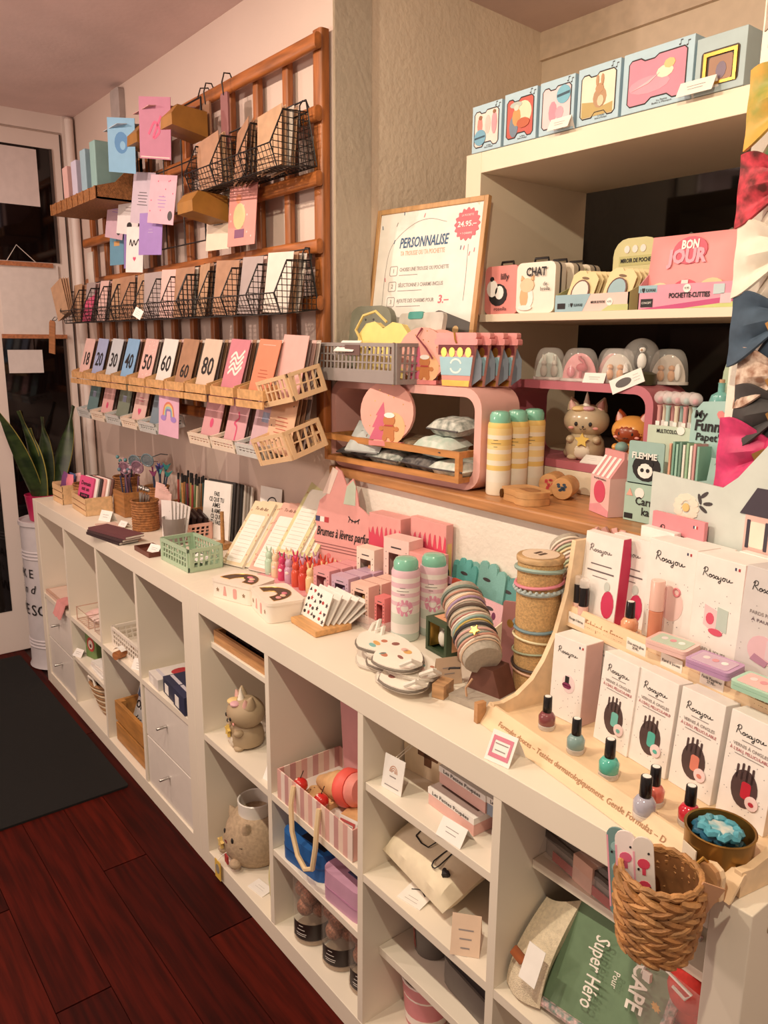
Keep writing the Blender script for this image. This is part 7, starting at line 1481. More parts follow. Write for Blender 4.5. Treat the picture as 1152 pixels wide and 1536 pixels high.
q = thing('lip_gloss', 'tall pink-capped peach lip gloss tube on the upper tier', 'lip gloss', dl(0.168, 0.178, ZU), (0, 0, DR))
MB().lathe([(0.0105, 0), (0.0108, 0.002), (0.0108, 0.056), (0.009, 0.058)], 16).build('gloss_tube', mat((216, 138, 108), 0.1, var=0, alpha=0.9), q); MB().lathe([(0.0108, 0.058), (0.0112, 0.060), (0.0108, 0.105), (0.010, 0.106)], 16).build('cap', G(240, 190, 176), q); MB().lathe([(0.0092, 0.0575), (0.0092, 0.062)], 14).build('neck', P(214, 84, 110), q)
rosa_box('white gloss box with pink ring, upper tier left', 0.172, 0.196, ZU, 0.092, 0.05, 0.162, WB, 'gloss', 'upper-tier boxes', 1, sidem=P(236, 196, 188))
rosa_box('white blush box with a palette print, upper tier middle', 0.262, 0.192, ZU, 0.082, 0.06, 0.162, WB, 'blush', 'upper-tier boxes', 1, sidem=P(236, 190, 184))
rosa_box('grey-lilac glitter shadow box, upper tier right', 0.345, 0.186, ZU, 0.08, 0.05, 0.165, P(214, 206, 204), 'shadow', 'upper-tier boxes', 3)
rosa_box('white make-up box at the right end of the upper tier', 0.428, 0.19, ZU, 0.07, 0.05, 0.16, WB, 'blush', 'upper-tier boxes', 2)
for i, (u, v, w_, h_) in enumerate(((0.10, 0.242, 0.07, 0.165), (0.19, 0.249, 0.09, 0.160), (0.29, 0.255, 0.09, 0.162))):
    o = MB().box(-w_/2, 0, 0, w_/2, 0.016, h_).build('makeup_box', WB, None, dl(u, v, ZU), (0, 0, DR), smooth=False, bevel=0.0008); tag(o, f'white make-up box at the rear of the upper tier, {ORD[i]} from the left', 'box', 'rear upper-tier boxes')
q = rosa_box('bright pink make-up box poking up at the rear', 0.125, 0.2585, ZU+0.0, 0.105, 0.008, 0.19, P(236, 140, 150), 'plain', 'rear upper-tier boxes', 0)
def palette(label, u, v, c3, top, rz):
    q = thing('makeup_palette', label, 'palette', dl(u, v, ZU+0.017), (R(4), 0, DR+R(rz)), 'slim make-up palettes')
    MB().prism(rrect(-0.034, -0.022, 0.034, 0.022, 0.006), 0, 0.006).build('case_base', G(*c3), q); MB().prism(rrect(-0.034, -0.022, 0.034, 0.022, 0.006), 0.0064, 0.0115).build('case_lid', G(*c3), q, bevel=0.001)
    MB().prism(rrect(-0.028, -0.017, 0.028, 0.017, 0.004), 0.0116, 0.0121).build('lid_print', top, q, smooth=False)
    for k in range(3): MB().prism(ell(-0.014+0.014*k, 0.002, 0.005, 0.005, 10), 0.0122, 0.0125).build('print_spot', (P(240, 220, 220), P(226, 150, 160), P(246, 240, 236))[k], q, smooth=False)
palette('pale pink and mint palette resting on the upper fascia', 0.222, 0.158, (238, 196, 190), P(186, 206, 186), 10)
palette('violet palette resting on the upper fascia', 0.302, 0.152, (190, 146, 190), P(206, 176, 200), 6)
palette('mint palette at the right of the upper fascia', 0.382, 0.146, (170, 214, 190), P(236, 190, 186), 4)
# glass with straw basket behind (dried flowers)
t = thing('twig_basket', 'small twig basket of dried pink flowers by the sill', 'basket', (-0.478, 0.358, ZT), (0, 0, 0))
MB().lathe([(0.024, 0.0), (0.030, 0.20), (0.032, 0.255), (0.028, 0.255), (0.026, 0.20), (0.0, 0.19)], 16).build('woven_wall', mat((176, 118, 70), 0.8, var=0.25, scale=70, bump=1, bscale=120), t)
for k in range(6): MB().tube([(0.031*math.cos(2*PI*i/16), 0.031*math.sin(2*PI*i/16), 0.19+0.012*k+0.004*math.sin(i*PI+k*PI)) for i in range(16)], 0.0042, 5, True).build('twig_row', mat((186, 130, 78), 0.7, var=0.2), t)
for k in range(9):
    a = 2*PI*k/9; MB().tube([(0.01*math.cos(a), 0.01*math.sin(a), 0.22), (0.022*math.cos(a), 0.02*math.sin(a), 0.285), (0.03*math.cos(a+.4), 0.026*math.sin(a+.4), 0.30)], 0.003, 5, r1=0.008).build('dried_flower', P(222, 160, 150), t)
# gold tin with hair ties
t = thing('gold_tin', 'round gold tin of blue hair ties on the display corner', 'tin', dl(0.432, 0.022, 0.0145), (0, 0, 0))
GT_ = mat((150, 112, 56), 0.3, 0.75, var=0.08)
MB().lathe([(0.040, 0), (0.0405, 0.040), (0.042, 0.041), (0.0405, 0.042), (0.0385, 0.041), (0.0385, 0.003), (0, 0.003)], 30).build('tin_wall', GT_, t)
MB().prism([(-0.012, 0.006), (0.012, 0.006), (0.012, 0.024), (-0.012, 0.024)], -0.0425, -0.0410, 'y').build('paper_label', P(236, 222, 200), t, (0, 0, 0), (0, 0, R(-22)), smooth=False)
HT = [(90, 170, 190), (60, 130, 160), (150, 200, 206), (40, 100, 130)]
for k in range(5):
    cx, cy, cz = dl(0.432, 0.022, 0.0145); a = k*1.3
    q = thing('hair_tie', f'blue ruffled hair tie, {("lowest", "second", "third", "fourth", "top")[k]} in the gold tin', 'hair tie', (cx+0.006*math.cos(a), cy+0.006*math.sin(a), cz+0.010+0.0085*k), (R(8*math.sin(k)), R(6*math.cos(k)), a), 'hair ties in the gold tin')
    pts = []
    for i in range(36):
        th_ = 2*PI*i/36; pts.append(((0.021+0.0022*math.sin(9*th_))*math.cos(th_), (0.021+0.0022*math.sin(9*th_))*math.sin(th_), 0.0016*math.sin(9*th_+k)))
    MB().tube(pts, 0.0052, 6, True).build('ruffle', mat(HT[k % 4], 0.35, var=0.15, scale=120), q)
    MB().lathe([(0.017, -0.002), (0.017, 0.001)], 18).build('card_disc', mat((110, 180, 196), 0.5, var=0.3, scale=60, c2=(226, 220, 210)), q)
# hanging wicker basket with nail files
BX, BY, BZ = -0.078, -0.066, 0.735
t = thing('wicker_basket', 'chunky braided wicker basket hanging at the counter end', 'basket', (BX, BY, BZ), (0, 0, R(15))); t.scale = (0.84, 0.84, 0.80)
WK = mat((178, 122, 70), 0.6, var=0.25, scale=40, bump=0.5, bscale=160); WK2 = mat((196, 142, 88), 0.6, var=0.22, scale=40, bump=0.5, bscale=160)
MB().lathe([(0.040, 0), (0.046, 0.02), (0.050, 0.06), (0.052, 0.118), (0.050, 0.118), (0.047, 0.06), (0.042, 0.008), (0, 0.006)], 26).build('inner_wall', mat((140, 92, 52), 0.7, var=0.2), t)
rows = 9
for j in range(rows):
    z = 0.008+0.0125*j; rr = 0.043+0.010*min(1, z/0.07)
    for k in range(13):
        a = 2*PI*(k+0.5*(j % 2))/13
        mb = MB(); path = []
        for i in range(5):
            s = i/4-0.5; b = a+s*2*PI/13*1.25; q = rr+0.0035*math.cos(s*PI)
            path.append((q*math.cos(b), q*math.sin(b), z+0.011*s*(1 if j % 2 else -1)))
        mb.tube(path, 0.0058, 6); mb.build('braid_strand', WK if (k+j) % 2 else WK2, t)
for q_ in (0, PI): MB().tube([((0.0525)*math.cos(2*PI*i/40), 0.0525*math.sin(2*PI*i/40), 0.121+0.0035*math.sin(9*2*PI*i/40+q_)) for i in range(40)], 0.0042, 6, True).build('braided_rim', WK2, t)
MB().tube([(0.03, 0.045, 0.115), (0.04, 0.056, 0.128), (0.048, 0.062, 0.118)], 0.002, 5).build('wire_loop', GOLD, t)
NF = [('teal-edged nail file with fairy print at the left of the basket', (110, 150, 150), -0.030, -0.002, -8), ('white nail file with pink mushrooms in the basket', (240, 222, 220), -0.012, -0.010, -8), ('white nail file with red strawberries in the basket', (226, 214, 206), 0.008, -0.004, -8)]
for i, (lb, c3, dx, dy, ry) in enumerate(NF):
    q = thing('nail_file', lb, 'nail file', (BX+dx-0.008, BY+dy-0.012, BZ+0.018), (-R(6), R(ry), R(24)), 'nail files in the basket')
    MB().prism(rrect(-0.0115, 0, 0.0115, 0.118-0.008*(i == 0), 0.0105), 0, 0.003, 'y').build('file_board', P(*c3), q, smooth=False)
    mb = MB()
    for k in range(3): mb.prism(ell(0.0, 0.035+0.026*k, 0.007, 0.006, 12), -0.0006, 0, 'y').box(-0.002, -0.0006, 0.022+0.026*k, 0.002, 0, 0.03+0.026*k)
    mb.build('fruit_print', (P(150, 190, 190), P(226, 90, 130), P(226, 60, 90))[i], q, smooth=False)
    mb = MB()
    for k in range(5): mb.prism(ell(0.006*(-1)**k, 0.02+0.02*k, 0.0014, 0.0014, 6), -0.0008, 0, 'y')
    mb.build('black_dots', INK, q, smooth=False); MB().box(-0.0116, -0.0003, 0.012, -0.0095, 0.0033, 0.10).build('pink_edge', P(240, 160, 180), q, smooth=False)
card('kraft card leaning inside the wicker basket', (BX+0.025, BY+0.005, BZ+0.03), (R(10), R(24), R(60)), 0.03, 0.075, P(206, 150, 110), name='price_card')
# price tents along the front edge
tent('white tent card with a pink border before the make-up display', (-0.405, 0.008, ZT), R(8), 0.046, 0.046, lean=30, border=P(222, 120, 146), lines=2)
# ================================================================== goods inside the shelving units
ZM_, ZB = 0.4025, 0.0505
def box_thing(name, label, cat, loc, rot, sx, sy, sz, m, parts=(), group=None):
    t = thing(name, label, cat, loc, rot if isinstance(rot, tuple) else (0, 0, rot), group)
    MB().box(-sx/2, 0, 0, sx/2, sy, sz).build('carton', m, t, smooth=False, bevel=0.001)
    for nm, b_, m_ in parts: MB().box(*b_).build(nm, m_, t, smooth=False)
    return t
# door-end column
box_thing('flat_box', 'flat pale peach box on the shelf nearest the door', 'box', (-2.80, 0.006, ZM_), 0, 0.24, 0.16, 0.014, P(230, 190, 168), [('rim', (-0.12, 0, 0.0142, 0.12, 0.16, 0.017), P(206, 160, 136)), ('panel', (-0.11, 0.01, 0.0172, 0.11, 0.15, 0.0178), P(232, 200, 182))])
tent('white price card on the flat peach box', (-2.80, 0.09, ZM_+0.0185), R(20), 0.05, 0.03, lean=35)
t = thing('folded_cloth', 'rose cloth folded over the edge of the door-end shelf', 'cloth', (-2.69, -0.004, ZM_+0.0185))
MB().grid(lambda u, v: (-0.055+0.10*u+0.006*math.sin(9*v), -0.016+0.10*v, 0.003-0.055*max(0, 0.2-v)*5+0.003*math.sin(14*u)), 10, 10, 0.003).build('fabric', mat((222, 150, 148), 0.9, var=0.06), t)
# second column
def wire_tray(label, loc, w_, d_, h_, m):
    t = thing('wire_tray', label, 'tray', loc)
    for z in (0.003, h_): MB().tube([(-w_/2, 0, z), (w_/2, 0, z), (w_/2, d_, z), (-w_/2, d_, z)], 0.002, 5, True).build('wire_rim', m, t)
    mb = MB()
    for x in (-w_/2, w_/2):
        for y in (0, d_): mb.tube([(x, y, 0), (x, y, h_)], 0.002, 5)
    for k in range(1, 6): mb.tube([(-w_/2+w_*k/6, 0, 0.003), (-w_/2+w_*k/6, d_, 0.003)], 0.0012, 4)
    mb.build('wire_grid', m, t)
    return t
wire_tray('rose wire tray of small pink packs on the second column shelf', (-2.46, 0.01, ZM_), 0.13, 0.2, 0.05, mat((226, 190, 170), 0.4, 0.3)); wire_tray('pale wire tray beside the rose one', (-2.31, 0.02, ZM_), 0.10, 0.2, 0.045, mat((222, 196, 184), 0.4, 0.3))
for k, (x, c3, lb) in enumerate(((-2.49, (236, 196, 190), 'pink flat pack in the rose wire tray'), (-2.43, (240, 214, 206), 'pale flat pack in the rose wire tray'), (-2.31, (232, 206, 206), 'cream flat pack in the pale wire tray'))):
    o = cushion(0.055, 0.15, 0.03, 6, k).build('soft_pack', mat(c3, 0.5, var=0.05), None, (x, 0.11, ZM_+0.005)); tag(o, lb, 'pack')
mb = MB()
for k in range(4): mb.tube([(0.012*math.cos(2*PI*i/12)+0.008*k, 0.0, 0.012*math.sin(2*PI*i/12)+0.012+0.006*(k % 2)) for i in range(12)], 0.004, 5, True)
tag(mb.build('purple_rings', P(140, 110, 180), None, (-2.33, 0.06, ZM_+0.036)), 'bunch of purple rings on the pale wire tray', 'rings')
q = box_thing('sweet_box', 'green box with a red round emblem on the low shelf', 'box', (-2.505, 0.045, 0.2455), R(12), 0.075, 0.04, 0.105, P(110, 140, 74))
MB().prism(ell(0, 0.055, 0.026, 0.028, 18), -0.0008, 0, 'y').build('emblem', P(196, 66, 60), q, smooth=False); MB().prism(ell(0, 0.055, 0.016, 0.018, 16), -0.0014, 0, 'y').build('emblem_centre', P(236, 214, 196), q, smooth=False); MB().prism(ell(0, 0.05, 0.007, 0.008, 10), -0.002, 0, 'y').build('emblem_figure', P(110, 60, 60), q, smooth=False)
tent('white price tag before the green box', (-2.555, 0.004, 0.2455), R(20), 0.05, 0.03, lean=35)
for k in range(4):
    o = MB().box(-0.075, 0, 0, 0.075, 0.17, 0.006).build('paper_pad', (PAPER, P(226, 220, 214), P(236, 226, 216), PAPER)[k], None, (-2.36+0.004*k, 0.012+0.004*k, 0.2455+0.0065*k), (0, 0, R(-4+3*k)), smooth=False); tag(o, f'white paper pad, {("bottom", "second", "third", "top")[k]} of the stack on the low shelf', 'pad', 'paper pads on the low shelf')
t = thing('striped_basket', 'round cream basket with brown coil stripes on the bottom board', 'basket', (-2.415, 0.125, ZB))
for k in range(11):
    r_ = 0.072+0.042*(k/10)**0.8; MB().tube([(r_*math.cos(2*PI*i/28), r_*math.sin(2*PI*i/28), 0.007+0.0125*k) for i in range(28)], 0.0072, 6, True).build('coil', mat((226, 204, 172), 0.8, var=0.1, scale=80) if k % 2 else mat((172, 126, 84), 0.8, var=0.15, scale=80), t)
MB().lathe([(0.07, 0.002), (0.0, 0.003)], 20, capb=False).build('basket_floor', mat((190, 150, 110), 0.8), t)
MB().tube([(-0.03, -0.112, 0.13), (-0.025, -0.115, 0.155), (0.02, -0.112, 0.158), (0.03, -0.11, 0.132)], 0.006, 6).build('handle', P(236, 226, 210), t)
# third column
folding_crate('storage_crate', 'white perforated crate on the third column shelf', (-2.07, 0.028, ZM_), 0, 0.25, 0.2, 0.07, mat((236, 226, 214), 0.4, var=0.02), slots=12, rows=3)
o = MB().prism(rrect(-0.06, 0, 0.06, 0.13, 0.006), 0, 0.01, 'y').build('dark_folder', mat((52, 40, 40), 0.5), None, (-2.03, 0.09, ZM_+0.006), (-R(38), R(20), 0), smooth=False); tag(o, 'dark folder leaning in the white crate', 'folder')
t = thing('wooden_roll', 'small wooden roll with a barcode label before the white crate', 'roll', (-2.07, 0.006, ZM_+0.0), (0, 0, R(20)))
MB().lathe([(0.014, -0.02), (0.014, 0.05)], 14, (0, 0, 0.014), ax='y').build('roll_body', wood((186, 120, 74)), t); MB().grid(lambda u, v: (-0.02+0.04*u, -0.01+0.02*v, 0.029+0.012*math.sin(u*PI)), 6, 2, 0.001).build('paper_tag', PAPER, t)
tent('white barcode card on the third column shelf', (-1.94, 0.015, ZM_), R(24), 0.06, 0.034, lean=30, lines=3)
t = thing('wooden_crate', 'orange-brown slatted wooden crate on the bottom board', 'crate', (-2.05, 0.02, ZB))
OW = wood((196, 136, 70), 0.5, (3, 20, 20), 0.14)
for z0, z1 in ((0.004, 0.068), (0.08, 0.15)):
    for y in (0.0, 0.28): MB().box(-0.15, y, z0, 0.15, y+0.012, z1).build('slat', OW, t, smooth=False)
    for x in (-0.15, 0.138): MB().box(x, 0.012, z0, x+0.012, 0.28, z1).build('slat', OW, t, smooth=False)
for x in (-0.138, 0.122):
    for y in (0.012, 0.262): MB().box(x, y, 0, x+0.016, y+0.018, 0.15).build('corner_post', OW, t, smooth=False)
MB().box(-0.138, 0.012, 0.004, 0.138, 0.28, 0.01).build('crate_floor', OW, t, smooth=False)
q = thing('metal_sign', 'blue and white lettered metal sign leaning in the wooden crate', 'sign', (-2.085, 0.05, ZB+0.012), (-R(20), R(-3), 0))
MB().box(-0.11, 0, 0, 0.11, 0.003, 0.29).build('plate', P(214, 214, 216), q, smooth=False); MB().box(-0.104, -0.001, 0.15, 0.104, 0, 0.20).build('blue_band', P(70, 90, 130), q, smooth=False)
text('ICI', 0.05, INK, q, (0, -0.0015, 0.245), bold=0.02); text('BON', 0.042, PAPER, q, (0, -0.0018, 0.175), bold=0.02); text('ON BOIT', 0.036, INK, q, (0, -0.0015, 0.125), bold=0.03, wid=0.19); text('des coups', 0.034, INK, q, (0, -0.0015, 0.08), shear=0.3, wid=0.17)
# fourth column: boxed games
GB_ = [((-1.80, 0.005), (0.085, 0.15, 0.035), P(222, 214, 208), 'white and red game box at the left of the boxed games', P(190, 40, 50)), ((-1.70, 0.01), (0.09, 0.16, 0.05), P(40, 44, 76), 'navy game box, left of the navy boxes', P(196, 60, 50)), ((-1.605, 0.0), (0.09, 0.16, 0.055), P(44, 48, 82), 'navy game box, nearest the drawer column side', P(226, 220, 214))]
for (x, y), (a, b, c), m_, lb, ac in GB_:
    q = box_thing('game_box', lb, 'box', (x, y+0.004, ZM_), R(-4), a, b, c, m_, [('top_stripe', (-a/2+0.006, 0.02, c, a/2-0.006, 0.03, c+0.0006), P(200, 196, 206)), ('barcode', (-a*0.32, -0.0006, 0.006, a*0.02, 0, c*0.7), PAPER)], 'boxed games')
    MB().prism(ell(0.012, b*0.55, 0.022, 0.03, 14), c, c+0.0008).build('top_emblem', ac, q, smooth=False)
q = box_thing('game_box', 'black game box behind the white and red one', 'box', (-1.70, 0.19, ZM_), R(3), 0.16, 0.1, 0.06, P(36, 32, 36), [('red_end', (0.05, -0.001, 0.01, 0.078, 0, 0.055), P(190, 40, 46))], 'boxed games')
# right unit, first column
t = thing('wooden_tray', 'open light wooden tray of dark frames on the top insert shelf', 'tray', (-1.285, 0.036, 0.6555))
for b_ in ((-0.145, 0, 0, 0.16, 0.008, 0.034), (-0.145, 0.20, 0, 0.16, 0.208, 0.034), (-0.145, 0.008, 0, -0.137, 0.2, 0.034), (0.152, 0.008, 0, 0.16, 0.2, 0.034), (-0.137, 0.008, 0, 0.152, 0.2, 0.005)): MB().box(*b_).build('board', wood((216, 160, 106)), t, smooth=False)
for k in range(4): o = MB().box(-0.03, -0.08, 0, 0.03, 0.08, 0.024).build('dark_tile', mat((44, 30, 28), 0.25, var=0.2, scale=40), None, (-1.38+0.066*k, 0.14, 0.661), smooth=False, bevel=0.002); tag(o, f'dark glossy tile in the wooden tray, {ORD[k]} from the left', 'tile', 'dark tiles in the tray')
kitten('matte taupe unicorn kitten figurine on the middle shelf', (-1.325, 0.066, ZM_), R(-10), 0.116, mat((176, 154, 124), 0.6, var=0.03), name='money_box')
q = box_thing('gift_box', 'lavender box with red and yellow dots behind the kitten figurine', 'box', (-1.20, 0.24, ZM_), R(4), 0.14, 0.06, 0.19, P(176, 172, 196)); 
for x, z, c3 in ((-0.03, 0.15, (200, 60, 60)), (0.02, 0.13, (226, 180, 70)), (0.045, 0.155, (200, 60, 60)), (0.0, 0.165, (90, 120, 160))): MB().prism(ell(x, z, 0.014, 0.016, 10), -0.0008, 0, 'y').build('dot_print', P(*c3), q, smooth=False)
tent('white price card at the right of the middle shelf', (-1.13, 0.02, ZM_), R(10), 0.05, 0.03)
# plush mug holder
t = thing('plush_mug', 'taupe plush kitten holding a white mug on the bottom board', 'plush', (-1.352, 0.1, ZB), (0, 0, R(-6)))
PLU = mat((190, 166, 138), 0.95, var=0.1, scale=120, bump=0.4, bscale=400)
MB().lathe([(0.0, 0.0), (0.066, 0.002), (0.084, 0.028), (0.088, 0.065), (0.078, 0.10), (0.060, 0.128), (0.052, 0.132)], 26).build('plush_body', PLU, t)
MB().lathe([(0.046, 0.10), (0.048, 0.168), (0.0455, 0.170), (0.043, 0.168), (0.042, 0.11), (0.0, 0.108)], 28).build('mug', mat((232, 228, 222), 0.25, var=0.01, coat=0.3), t)
for s in (-1, 1):
    MB().lathe([(0.018, 0), (0.012, 0.016), (0.002, 0.03)], 12).build('ear', PLU, t, (s*0.042, -0.042, 0.108), (R(20), s*R(24), 0)); MB().ball((s*0.026, -0.079, 0.082), 0.006, 0.003, 0.008, 8, 6).build('eye', INK, t); MB().ball((s*0.04, -0.078, 0.022), 0.018, 0.016, 0.012, 10, 7).build('foot', PLU, t)
    mb = MB()
    for k in range(2): mb.tube([(s*0.042, -0.074, 0.07-0.008*k), (s*0.058, -0.064, 0.072-0.012*k)], 0.001, 4)
    mb.build('whiskers', INK, t)
MB().tube([(-0.008, -0.087, 0.068), (0, -0.088, 0.072), (0.008, -0.087, 0.068)], 0.0018, 5).build('mouth', P(120, 50, 50), t); MB().prism(star(0, 0, 0.017, 0.008), -0.004, 0.004, 'y').build('star', P(236, 200, 110), t, (-0.036, -0.088, 0.045))
MB().box(0.0, -0.092, 0.012, 0.02, -0.088, 0.034).build('red_label', P(180, 40, 44), t, smooth=False); MB().ball((0.088, 0.02, 0.03), 0.03, 0.02, 0.02, 10, 7).build('tail', PLU, t)
t = thing('product_tag', 'yellow and grey product tag hanging over the bottom board edge', 'tag', (-1.372, -0.008, 0.022))
MB().box(-0.016, 0, -0.012, 0.016, 0.002, 0.042).build('tag_card', P(232, 186, 70), t, smooth=False); MB().prism(ell(0, 0.018, 0.011, 0.014, 12), -0.0006, 0, 'y').build('tag_print', P(150, 140, 130), t, smooth=False); MB().tube([(0, 0.001, 0.042), (0.004, 0.012, 0.055), (0.004, 0.03, 0.06)], 0.001, 4).build('cord', PAPER, t)
card('flat white price card lying on the bottom board', (-1.22, 0.02, ZB+0.001), (-R(86), 0, R(8)), 0.06, 0.036, PAPER, [('l', 0, 0.6, 0.3, 0.2, 2, GT)], name='price_card')
o = cushion(0.055, 0.12, 0.04, 8, 5).build('soft_toy_pack', mat((206, 214, 160), 0.8, var=0.1, scale=40, c2=(236, 206, 150)), None, (-1.150, 0.07, ZB+0.062), (PI/2, 0, R(8))); tag(o, 'pale green soft pack standing right of the plush kitten', 'pack')
o = cushion(0.13, 0.16, 0.05, 8, 9).build('wrapped_bundle', mat((150, 120, 104), 0.3, var=0.2, scale=30), None, (-1.20, 0.28, ZB+0.08), (PI/2-R(8), 0, R(4))); tag(o, 'clear-wrapped brown bundle behind the plush kitten', 'bundle')
# right unit, second column
t = thing('striped_gift_box', 'open pink-and-cream striped box with ribbon handle on the shelf', 'box', (-0.92, 0.004, ZM_))
ST = [P(226, 170, 160), P(240, 218, 206), P(206, 150, 146), P(238, 206, 186)]
def striped(L_, h_, n):
    mb = MB()
    for k in range(n): mb.box(-L_/2+L_*k/n, 0, 0, -L_/2+L_*(k+1)/n, 0.003, h_, k % 4)
    return mb.mesh('striped_wall', ST, False)
w1, w2 = striped(0.29, 0.072, 18), striped(0.17, 0.072, 11)
put('striped_wall', w1, t, (0, 0, 0)); put('striped_wall', w1, t, (0, 0.17, 0)); put('striped_wall', w2, t, (-0.142, 0.0865, 0), (0, 0, PI/2)); put('striped_wall', w2, t, (0.145, 0.0865, 0), (0, 0, PI/2))
MB().box(-0.142, 0.003, 0.001, 0.142, 0.17, 0.02).build('box_floor', P(240, 226, 218), t, smooth=False)
CRIB = mat((232, 206, 164), 0.7, var=0.03)
pts = [(-0.07, -0.003, 0.066), (-0.064, -0.014, 0.03), (-0.055, -0.018, -0.03), (-0.03, -0.02, -0.075), (0.0, -0.02, -0.092), (0.028, -0.02, -0.075), (0.038, -0.018, -0.02), (0.036, -0.012, 0.03), (0.03, -0.003, 0.062)]
mb = MB().tube(pts, 0.0058, 6)
mb.build('ribbon_handle', CRIB, t)
TW = wood((222, 176, 124), 0.5, (14, 14, 14), 0.08)
q = thing('toy_ice_cream', 'wooden toy ice-cream cone with coral scoop in the striped box', 'toy', (-0.965, 0.078, ZM_+0.058), (R(0), R(78), R(10)), 'wooden toys')
MB().lathe([(0.012, -0.03), (0.022, 0.0), (0.024, 0.002), (0.028, 0.02), (0.031, 0.022), (0.034, 0.045)], 18).build('cone', TW, q); MB().lathe([(0.036, 0.046), (0.042, 0.055), (0.042, 0.068), (0.036, 0.078)], 18).build('coral_scoop', mat((232, 96, 84), 0.5, var=0.02), q); MB().lathe([(0.034, 0.079), (0.037, 0.088), (0.028, 0.10)], 18).build('upper_scoop', mat((240, 150, 140), 0.5), q)
q = thing('toy_biscuit', 'round wooden toy biscuit with dotted edge in the striped box', 'toy', (-0.965, 0.062, ZM_+0.0215), (R(4), 0, R(20)), 'wooden toys')
MB().prism([(0.043*(1+0.05*math.cos(9*a))*math.cos(a), 0.036*(1+0.05*math.cos(9*a))*math.sin(a)) for a in [2*PI*k/54 for k in range(54)]], 0, 0.014).build('biscuit', TW, q)
for k in range(16): MB().lathe([(0.0018, 0.014), (0.0018, 0.0146)], 6, (0.034*math.cos(2*PI*k/16), 0.028*math.sin(2*PI*k/16), 0)).build('dot', P(140, 90, 60), q)
for k, (x, y) in enumerate(((-1.005, 0.028), (-0.925, 0.030))):
    q = thing('toy_cherry', f'red wooden toy cherry, {("left", "right")[k]} of the two in the striped box', 'toy', (x, y, ZM_+0.0365), (0, 0, 0), 'wooden toys')
    MB().ball((0, 0, 0.015), 0.017, n=16, m=10).build('cherry', mat((206, 44, 40), 0.25, var=0.02, coat=0.5), q); MB().tube([(0, 0, 0.031), (0.004, 0.006, 0.05)], 0.0012, 5).build('stem', P(60, 50, 40), q); MB().ball((-0.004, -0.006, 0.029), 0.004, 0.004, 0.002, 8, 5).build('cap', P(236, 190, 170), q)
q = thing('toy_bread', 'wooden toy toast slice at the right of the striped box', 'toy', (-0.85, 0.07, ZM_+0.0215), (0, R(-8), R(20)), 'wooden toys'); MB().prism(rrect(-0.03, -0.024, 0.03, 0.024, 0.012), 0, 0.022).build('toast', TW, q, bevel=0.003)
tent('white price card with red mark in the striped box', (-0.825, 0.022, ZM_+0.0215), R(14), 0.05, 0.04, lean=16, border=P(214, 90, 90))
q = thing('pink_carry_case', 'dusty pink angular case standing behind the wooden toys', 'case', (-0.925, 0.133, ZM_+0.0205), (-R(1), R(5), 0))
MB().prism([(-0.06, 0.012), (0.09, 0.0), (0.12, 0.20), (0.11, 0.27), (-0.08, 0.285), (-0.105, 0.24)], 0, 0.03, 'y').build('case_body', mat((206, 148, 150), 0.5, var=0.03), q, bevel=0.008)
MB().prism(rrect(0.0, 0.03, 0.08, 0.20, 0.01), -0.004, 0, 'y').build('front_panel', mat((222, 172, 168), 0.5), q, bevel=0.003)
q = thing('zip_case', 'royal blue zip case on the low insert shelf', 'case', (-0.985, 0.012, 0.2575), (0, 0, R(6)))
MB().prism(rrect(-0.078, 0.0, 0.078, 0.13, 0.03), 0, 0.030).build('lower_shell', mat((34, 92, 160), 0.55, var=0.04), q, bevel=0.006); MB().prism(rrect(-0.078, 0.0, 0.078, 0.13, 0.03), 0.033, 0.066).build('upper_shell', mat((38, 98, 168), 0.55, var=0.04), q, bevel=0.010); MB().tube([(x, y, 0.0315) for x, y in rrect(-0.077, 0.001, 0.077, 0.129, 0.03)], 0.0028, 5, True).build('zip', mat((24, 64, 120), 0.5), q)
MB().prism([(-0.02, 0.02), (0.06, 0.02), (0.06, 0.1), (-0.02, 0.1)], 0.0662, 0.067).build('dark_label', P(30, 32, 50), q, smooth=False)
q = thing('zip_case', 'lilac-pink zip case on the low insert shelf', 'case', (-0.825, 0.008, 0.2575), (0, 0, R(4)))
LIL = mat((204, 156, 184), 0.55, var=0.03)
MB().prism(rrect(-0.066, 0.0, 0.066, 0.13, 0.024), 0, 0.030).build('lower_shell', LIL, q, bevel=0.006); MB().prism(rrect(-0.066, 0.0, 0.066, 0.13, 0.024), 0.033, 0.070).build('upper_shell', LIL, q, bevel=0.010); MB().tube([(x, y, 0.0315) for x, y in rrect(-0.065, 0.001, 0.065, 0.129, 0.024)], 0.0028, 5, True).build('zip', mat((176, 124, 156), 0.5), q)
MB().prism([(-0.01, 0.03), (0.05, 0.03), (0.05, 0.11), (-0.01, 0.11)], 0.0702, 0.0712).build('picture_label', mat((90, 90, 130), 0.5, var=0.3, scale=60), q, smooth=False)
